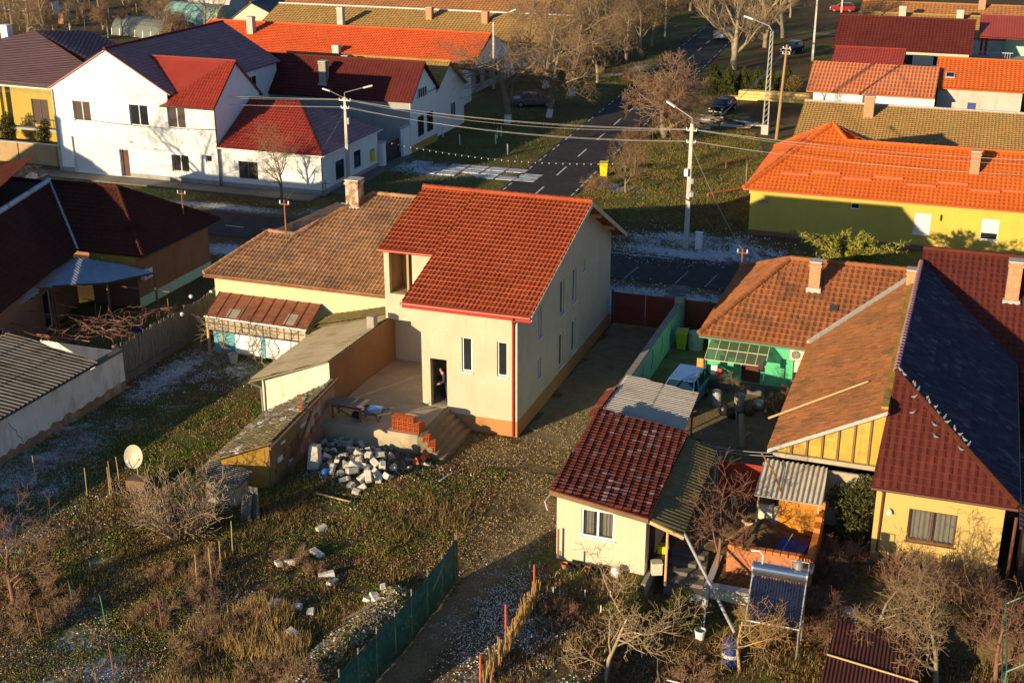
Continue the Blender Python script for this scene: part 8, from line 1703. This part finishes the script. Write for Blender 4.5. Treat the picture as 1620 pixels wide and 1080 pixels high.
tag(MB().path([P(1205, 717, 3.0), P(1222, 742, 2.75), P(1240, 790, 1.9)], .035, 8).build('broken_downpipe', 'rust'), 'rusty downpipe hanging off the barn corner across the grey canopy', 'pipe')
for k, (px, py) in enumerate(((1158, 790), (1163, 795))): pass
q = P(1160, 800, .35); t = tag(MB().lathe(q, [(.09, 0), (.1, .35), (.07, .45)], 8).build('garden_statue', 'peeling_plaster', smooth=True), 'small pale garden ornament by the bare fruit tree', 'ornament')
# cream dog beside the barbecue
def dog(label, p, rz):
    J = [(-.30, 0, .48), (-.05, 0, .47), (.22, 0, .50), (.36, 0, .62), (.46, 0, .70), (.60, 0, .67), (-.42, 0, .52), (-.55, 0, .60), (-.26, -.09, .36), (-.36, -.09, .18), (-.31, -.09, .02), (-.26, .09, .36), (-.36, .09, .18), (-.31, .09, .02), (.22, -.09, .34), (.25, -.09, .18), (.25, -.09, .02), (.22, .09, .34), (.25, .09, .18), (.25, .09, .02), (.42, -.06, .80), (.42, .06, .80)]
    E_ = [(0, 1), (1, 2), (2, 3), (3, 4), (4, 5), (0, 6), (6, 7), (0, 8), (8, 9), (9, 10), (0, 11), (11, 12), (12, 13), (2, 14), (14, 15), (15, 16), (2, 17), (17, 18), (18, 19), (4, 20), (4, 21)]
    Rr = [.12, .115, .14, .085, .09, .045, .03, .02, .075, .038, .032, .075, .038, .032, .06, .036, .034, .06, .036, .034, .022, .022]
    me = bpy.data.meshes.new('dog'); me.from_pydata(J, E_, []); me.materials.append(MATS['fur_cream']); o = bpy.data.objects.new('dog', me); COL.objects.link(o); o.modifiers.new('s', 'SKIN'); o.modifiers.new('d', 'SUBSURF').levels = 1
    for i, r_ in enumerate(Rr): me.skin_vertices[0].data[i].radius = (r_, r_)
    me.skin_vertices[0].data[0].use_root = True; o.location = p; o.rotation_euler = (0, 0, rz); tag(o, label, 'dog'); return o
dg = dog('small cream dog standing on the soil heap beside the barbecue', (-6.35, 46.3, .38), math.radians(200)); dg.scale = (.62, .62, .62)
MB_ = tag(MB().lathe((-7.1, 46.6, -.1), [(.7, 0), (.6, .25), (.3, .4), (.05, .42)], 12).build('soil_heap', 'dark_soil', smooth=True), 'low soil heap beside the barbecue', 'heap')
# steps, pipe, garden bits
t = thing('garden_steps', 'worn concrete steps going down to the lower garden beside the cream shed', 'stairs', (-8.2, 42.8, 0))
for k in range(5): MB().box(-9.05 + .04 * k, -7.62 + .05 * k, 44.75 - .46 * (k + 1), 44.75 - .46 * k - .004, -1.0, .03 - .15 * k).build('step', 'paving', t)
MB().box(-7.3, -7.06, 42.0, 44.6, -1, .06).build('side_block', 'pale_concrete', t)
t = thing('retaining_wall', 'pale rough retaining wall along the upper yard behind the heater', 'wall', (-3, 42.2, -.8)); MB().box(-7.05, -1.7, 42.1, 42.35, -1.0, .05).build('wall', 'peeling_plaster', t); MB().box(-7.1, -1.7, 42.05, 42.4, .052, .12).build('coping', 'pale_concrete', t)
MB().box(-9.56, -9.4, 41.6, 44.8, -1, .02).build('kerb', 'concrete', t)
tag(MB().tube(P(1080, 838, 2.05), P(1162, 1000, -.6), .06, .06, 10).build('drain_pipe', 'galvanised'), 'long grey pipe sloping from the lean-to roof down into the garden', 'pipe')
t = thing('garden_tap', 'white standpipe with a bucket hanging at the foot of the steps', 'tap', P(1113, 995, -.8)); q = P(1113, 998, -.8); MB().path([q, q + V((0, 0, 1.35)), q + V((-.45, 0, 1.4))], .035, 8).build('pipe', 'white_metal', t); MB().lathe(q + V((-.45, 0, 1.12)), [(.14, 0), (.17, .2), (.15, .22)], 10).build('hanging_bowl', 'white_plastic', t)
def bucket(label, p, mat, s=1.):
    p = V(p); t = thing('bucket', label, 'bucket', p); MB().lathe(p, [(.15 * s, 0), (.2 * s, .36 * s), (.215 * s, .36 * s), (.215 * s, .39 * s), (.185 * s, .39 * s), (.14 * s, .03)], 14).build('body', mat, t); MB().path([p + V((.2 * s * math.cos(a), .0, .37 * s + .16 * s * math.sin(a))) for a in np.linspace(.2, math.pi - .2, 8)], .008, 4).build('handle', 'dark_metal', t); return t
bucket('white bucket under the standpipe', P(1107, 1010, -.8), 'white_plastic'); bucket('pale blue bucket among the brambles at the bottom', P(898, 1030, -.8), 'pale_teal', 1.1); bucket('dull red bucket below the pale blue bucket', P(902, 1045, -.8), 'red_plastic', .9); bucket('small white pot among the bare twigs by the fruit tree', P(940, 1000, -.8), 'white_plastic', .7); bucket('orange tub at the foot of the pale fruit tree', P(975, 1055, -.8), 'pot_clay', .9); bucket('shallow white basin left of the pale fruit tree', P(935, 1040, -.8), 'white_plastic', .75)
rs = random.Random(51)
for k in range(9): q = V((-12.6 + k * .23, 41.7 + rs.uniform(-.12, .1), ground_z(-12.6 + k * .23, 41.7))); tag(MB().lathe(q, [(.09, 0), (.13, .2), (.14, .2), (.12, .18), (.08, .02)], 10).build('flower_pot', 'black_plastic' if k % 4 else 'pot_clay'), 'dark flower pot in the row at the foot of the cream shed wall', 'pot', 'pots along the cream shed wall')
q = V((-10.6, 41.75, 0)); tag(MB().lathe(q, [(.16, 0), (.2, .25), (.14, .4), (.05, .42)], 10).build('white_sack', 'white_plastic', smooth=True), 'white sack at the end of the pot row', 'sack')
for k, (x, y, mt, lab) in enumerate(((-9.2, 42.9, 'black_plastic', 'dark crate stacked in the shed doorway'), (-9.15, 43.3, 'bin_yellow', 'yellow green bag in the shed doorway'), (-9.2, 42.5, 'ivory', 'pale box on the ledge by the shed corner'))): tag(MB().rbox((x, y, .25 + .3 * (k == 1)), .4, .35, .45, .2 * k, .1 * (k == 1)).rbox((x, y, .5 + .3 * (k == 1)), .43, .38, .05, .2 * k).build('storage_box', mt), lab, 'box')
for k, (px, py) in enumerate(((838, 918), (875, 955), (885, 960), (912, 985), (925, 960), (950, 985), (965, 962))): q = P(px, py, -.5); tag(MB().tube(V((q.x, q.y, -.85)), q + V((0, 0, .75)), .022, .02, 6).build('vine_stake', 'white_metal'), 'thin white stake among the twigs below the cream shed', 'stake', 'white stakes below the cream shed')
tag(MB().tube((-12.95, 41.95, -.3), (-12.95, 41.95, 1.5), .045, .04, 6).build('stake', 'rust_pole'), 'rusty post against the left corner of the cream shed', 'stake')
tag(MB().path([P(795, 1000, .05)] and [P(1055, 1075, -.75), P(1092, 1084, -.75)], .03, 6).build('white_rail', 'white_metal'), 'white rail lying at the bottom edge', 'rail')
tag(MB().path([P(866, 806, .04), P(862, 793, .05), P(872, 780, .06), P(879, 783, .05)], .03, 6).build('hose', 'white_plastic'), 'loop of pale hose lying left of the cream shed', 'hose')
# solar water heater
t = thing('solar_heater', 'solar water heater with a steel tank above dark glass tubes', 'solar heater', (-4.4, 40.3, -.8)); a_, b_ = onY(1193, 897, 40.9), onY(1276, 912, 40.9); zt = (a_.z + b_.z) / 2; xa, xb = a_.x, b_.x
MB().tube((xa, 40.9, zt), (xb, 40.9, zt), .24, .24, 20).build('tank', 'tank_blue', t, smooth=False)
for x, e in ((xa - .03, 1), (xb + .03, 1)): MB().tube((x - .03, 40.9, zt), (x + .03, 40.9, zt), .245, .245, 20).build('tank_end', 'steel', t)
lt = MB(); 
for k, ch in enumerate('SOLAR'): pass
fy, fz = 39.85, zt - 1.45
for k in range(18):
    x = xa + .08 + (xb - xa - .16) * k / 17; MB().tube((x, 40.75, zt - .2), (x, fy, fz), .028, .028, 8).build('vacuum_tube', 'tube_glass', t)
MB().prism([(xa, 40.85, zt - .35), (xb, 40.85, zt - .35), (xb, fy + .1, fz - .1), (xa, fy + .1, fz - .1)], (0, .02, -.02)).build('back_sheet', 'panel_navy', t)
m_ = MB()
for x in (xa - .02, xb + .02): m_.tube((x, 40.8, zt - .2), (x, fy - .05, fz - .05), .03, .03, 6)
m_.tube((xa - .02, fy - .05, fz - .05), (xb + .02, fy - .05, fz - .05), .045, .045, 6); m_.build('frame', 'galvanised', t)
for x in (xa, xb):
    rod(t, (x, fy - .05, -.85), (x, fy - .05, fz), 'galvanised', .03, 'leg', 6); rod(t, (x, 41.0, -.85), (x, 41.0, zt - .1), 'galvanised', .03, 'leg', 6); rod(t, (x, fy, fz - .35), (x, 41.0, fz - .2), 'galvanised', .02, 'brace', 6)
MB().path([V((xa + .28, 40.9, zt + .2)), V((xa + .28, 40.9, zt + .55)), V((xa + .15, 40.9, zt + .7)), V((xa - .15, 40.95, zt + .62))], .025, 6).build('vent_pipe', 'white_plastic', t)
MB().lathe((xb - .3, 40.9, zt + .26), [(.14, 0), (.16, .05), (.16, .25), (.1, .3)], 12).build('float_tank', 'galvanised', t); MB().path([V((xb - .55, 40.9, zt + .2)), V((xb - .55, 40.9, zt + .55)), V((xb + .05, 40.9, zt + .55)), V((xb + .05, 40.9, zt - .2))], .018, 6).build('pipework', 'galvanised', t)
fc = bpy.data.curves.new('lettering', 'FONT'); fc.body = 'SOLAR'; fc.size = .2; fc.extrude = .004; fo = bpy.data.objects.new('lettering', fc); COL.objects.link(fo); fo.data.materials.append(MATS['dark_brown'])
deps = bpy.context.evaluated_depsgraph_get(); me = bpy.data.meshes.new_from_object(fo.evaluated_get(deps)); bpy.data.objects.remove(fo); o = bpy.data.objects.new('lettering', me); COL.objects.link(o); o.parent = t; o.location = V(((xa + xb) / 2 - .28, 40.9 - .243, zt - .10)) - V(t.location); o.rotation_euler = (math.radians(78), 0, 0)
# ribbed maroon shed roof and green frame at the lower right
t = thing('ribbed_shed', 'low shed with a ribbed maroon roof under the bare trees at the bottom right', 'shed', (-.8, 39.5, -.8)); R_ = MB(); R_.tiles([P(1335, 985, .9), P(1462, 1003, .9), P(1475, 1120, .5), P(1300, 1100, .5)], .11, 2.2, .035, .0, 4, .05) if False else R_.tiles([(-2.5, 36.9, .05), (.55, 36.9, .05), (.6, 40.7, .5), (-2.3, 40.7, .5)], .13, 3.0, .04, .0, 4, .05); R_.build('roof', 'maroon_sheet', t); MB().box(-2.2, .4, 37.2, 40.5, -.85, .0).build('wall', 'grey_board', t); MB().tube((-2.4, 38.8, .33), (.6, 38.3, .27), .035, .035, 6).build('batten', 'pale_wood', t)
t = thing('greenhouse_frame', 'open green metal greenhouse frame at the right edge below the yellow house', 'greenhouse', (3.6, 41, -.8)); m_ = MB(); xs2, ys2 = (3.2, 5.4), (38.2, 42.4)
for x in xs2:
    for y in ys2: rod(t, (x, y, -.85), (x, y, 1.35), 'green_paint', .035, 'post', 6)
for y in ys2:
    MB().path([V((xs2[0], y, 1.35)), V((xs2[0] + .5, y, 1.75)), V((4.3, y, 1.9)), V((xs2[1] - .5, y, 1.75)), V((xs2[1], y, 1.35))], .03, 6).build('arch', 'green_paint', t)
for x in xs2:
    for z in (1.35, .3): rod(t, (x, ys2[0], z), (x, ys2[1], z), 'green_paint', .025, 'rail', 6)
tag(MB().tube((3.25, 44.9, -.85), (3.3, 45.2, 3.3), .06, .06, 8).build('steel_post', 'brown_frame'), 'brown steel post at the right corner of the yellow house', 'post')
t = thing('side_shed', 'dark roofed side shed at the right edge below the shade-darkened slope', 'shed', (5, 47, 0)); R_ = MB(); R_.tiles([(3.5, 45.9, 2.6), (9, 45.9, 2.3), (9, 52, 2.6), (3.5, 52, 2.9)], .24, .32, .04, .03, 3, .1); R_.build('roof', 'blue_black_tile', t); MB().box(3.7, 8.8, 46.3, 51.8, -.8, 2.2).build('wall', 'dark_brown', t)
# bits in the far gardens
rs = random.Random(61)
for k in range(34): q = P(rs.uniform(20, 330), rs.uniform(4, 62)); tag(MB().tube(q, q + V((0, 0, rs.uniform(1.2, 2.4))), .07, .06, 5).build('garden_post', rs.choice(['pale_wood', 'limewash', 'grey_wood'])), 'thin pale post standing in the far back gardens', 'post', 'posts in the far back gardens')
for k, (px, py, mt, lab) in enumerate(((60, 25, 'chimney_brick', 'orange brick hut among the trees in the far left gardens'), (78, 24, 'white_plaster', 'white hut among the trees in the far left gardens'), (97, 38, 'chimney_brick', 'small orange block in the far left gardens'), (45, 26, 'pale_concrete', 'thin pale wall in the far left gardens'), (55, 9, 'white_plaster', 'tiny white hut near the top left corner'))):
    q = P(px, py); s = (2.6, 1.6, .9, 1., 1.4)[k]; t = thing('garden_hut', lab, 'hut', q); MB().box(q.x - s / 2, q.x + s / 2, q.y, q.y + s, 0, s * .9 + .6).build('wall', mt, t); MB().prism([V((q.x - s / 2 - .1, q.y - .15, s * .9 + .6)), V((q.x + s / 2 + .1, q.y - .15, s * .9 + .6)), V((q.x + s / 2 + .1, q.y + s + .1, s * .9 + .9)), V((q.x - s / 2 - .1, q.y + s + .1, s * .9 + .9))], (0, 0, .1)).build('roof', 'grey_corrugated', t)
for k, (px, py, lab) in enumerate(((0, 12, 'long white rail fence at the upper left corner, upper rail line'), (0, 24, 'long white rail fence at the upper left corner, lower rail line'))):
    a, c = P(px - 10, py - 3), P(px + (42, 24)[k], py + (-3, 2)[k] + 3); t = thing('rail_fence', lab, 'fence', a); MB().tube(a + V((0, 0, 1.1)), c + V((0, 0, 1.1)), .05, .05, 5).build('rail', 'white_metal', t)
    for f_ in (.2, .6, .98): q = a.lerp(c, f_); rod(t, q, q + V((0, 0, 1.15)), 'white_metal', .05, 'post', 5)
# ============================================================ camera, sun, sky
cam = bpy.data.cameras.new('camera'); co_ = bpy.data.objects.new('camera', cam); COL.objects.link(co_)
co_.location = (0, 0, H); co_.rotation_euler = (math.pi / 2 - TH, 0, YAW)
cam.sensor_width = 36; cam.lens = 36 * F / 1620; cam.clip_start = .5; cam.clip_end = 4000
S.camera = co_
AZ, EL = math.radians(63.5), math.radians(11.3)      # the light travels toward AZ
sd = V((math.cos(AZ) * math.cos(EL), math.sin(AZ) * math.cos(EL), -math.sin(EL)))
sun = bpy.data.lights.new('sun', 'SUN'); sun.energy = 5.0; sun.angle = math.radians(.5); sun.color = (1, .78, .48)
so = bpy.data.objects.new('sun', sun); COL.objects.link(so); so.rotation_euler = sd.to_track_quat('-Z', 'Y').to_euler(); so.location = (-60, -60, 60)
wd = bpy.data.worlds.new('World'); S.world = wd; wd.use_nodes = True; nt = wd.node_tree; bg = nt.nodes['Background']
sk = nt.nodes.new('ShaderNodeTexSky'); sk.sky_type = 'NISHITA'; sk.sun_disc = False; sk.sun_elevation = EL
sk.ozone_density = 4.0; sk.dust_density = .6; sk.sun_rotation = math.atan2(-sd.x, -sd.y)
nt.links.new(sk.outputs[0], bg.inputs[0]); bg.inputs[1].default_value = .095
S.view_settings.view_transform = 'Standard'; S.view_settings.look = 'None'; S.view_settings.exposure = .64; S.view_settings.gamma = 1
S.cycles.max_bounces = 5; S.cycles.transparent_max_bounces = 6
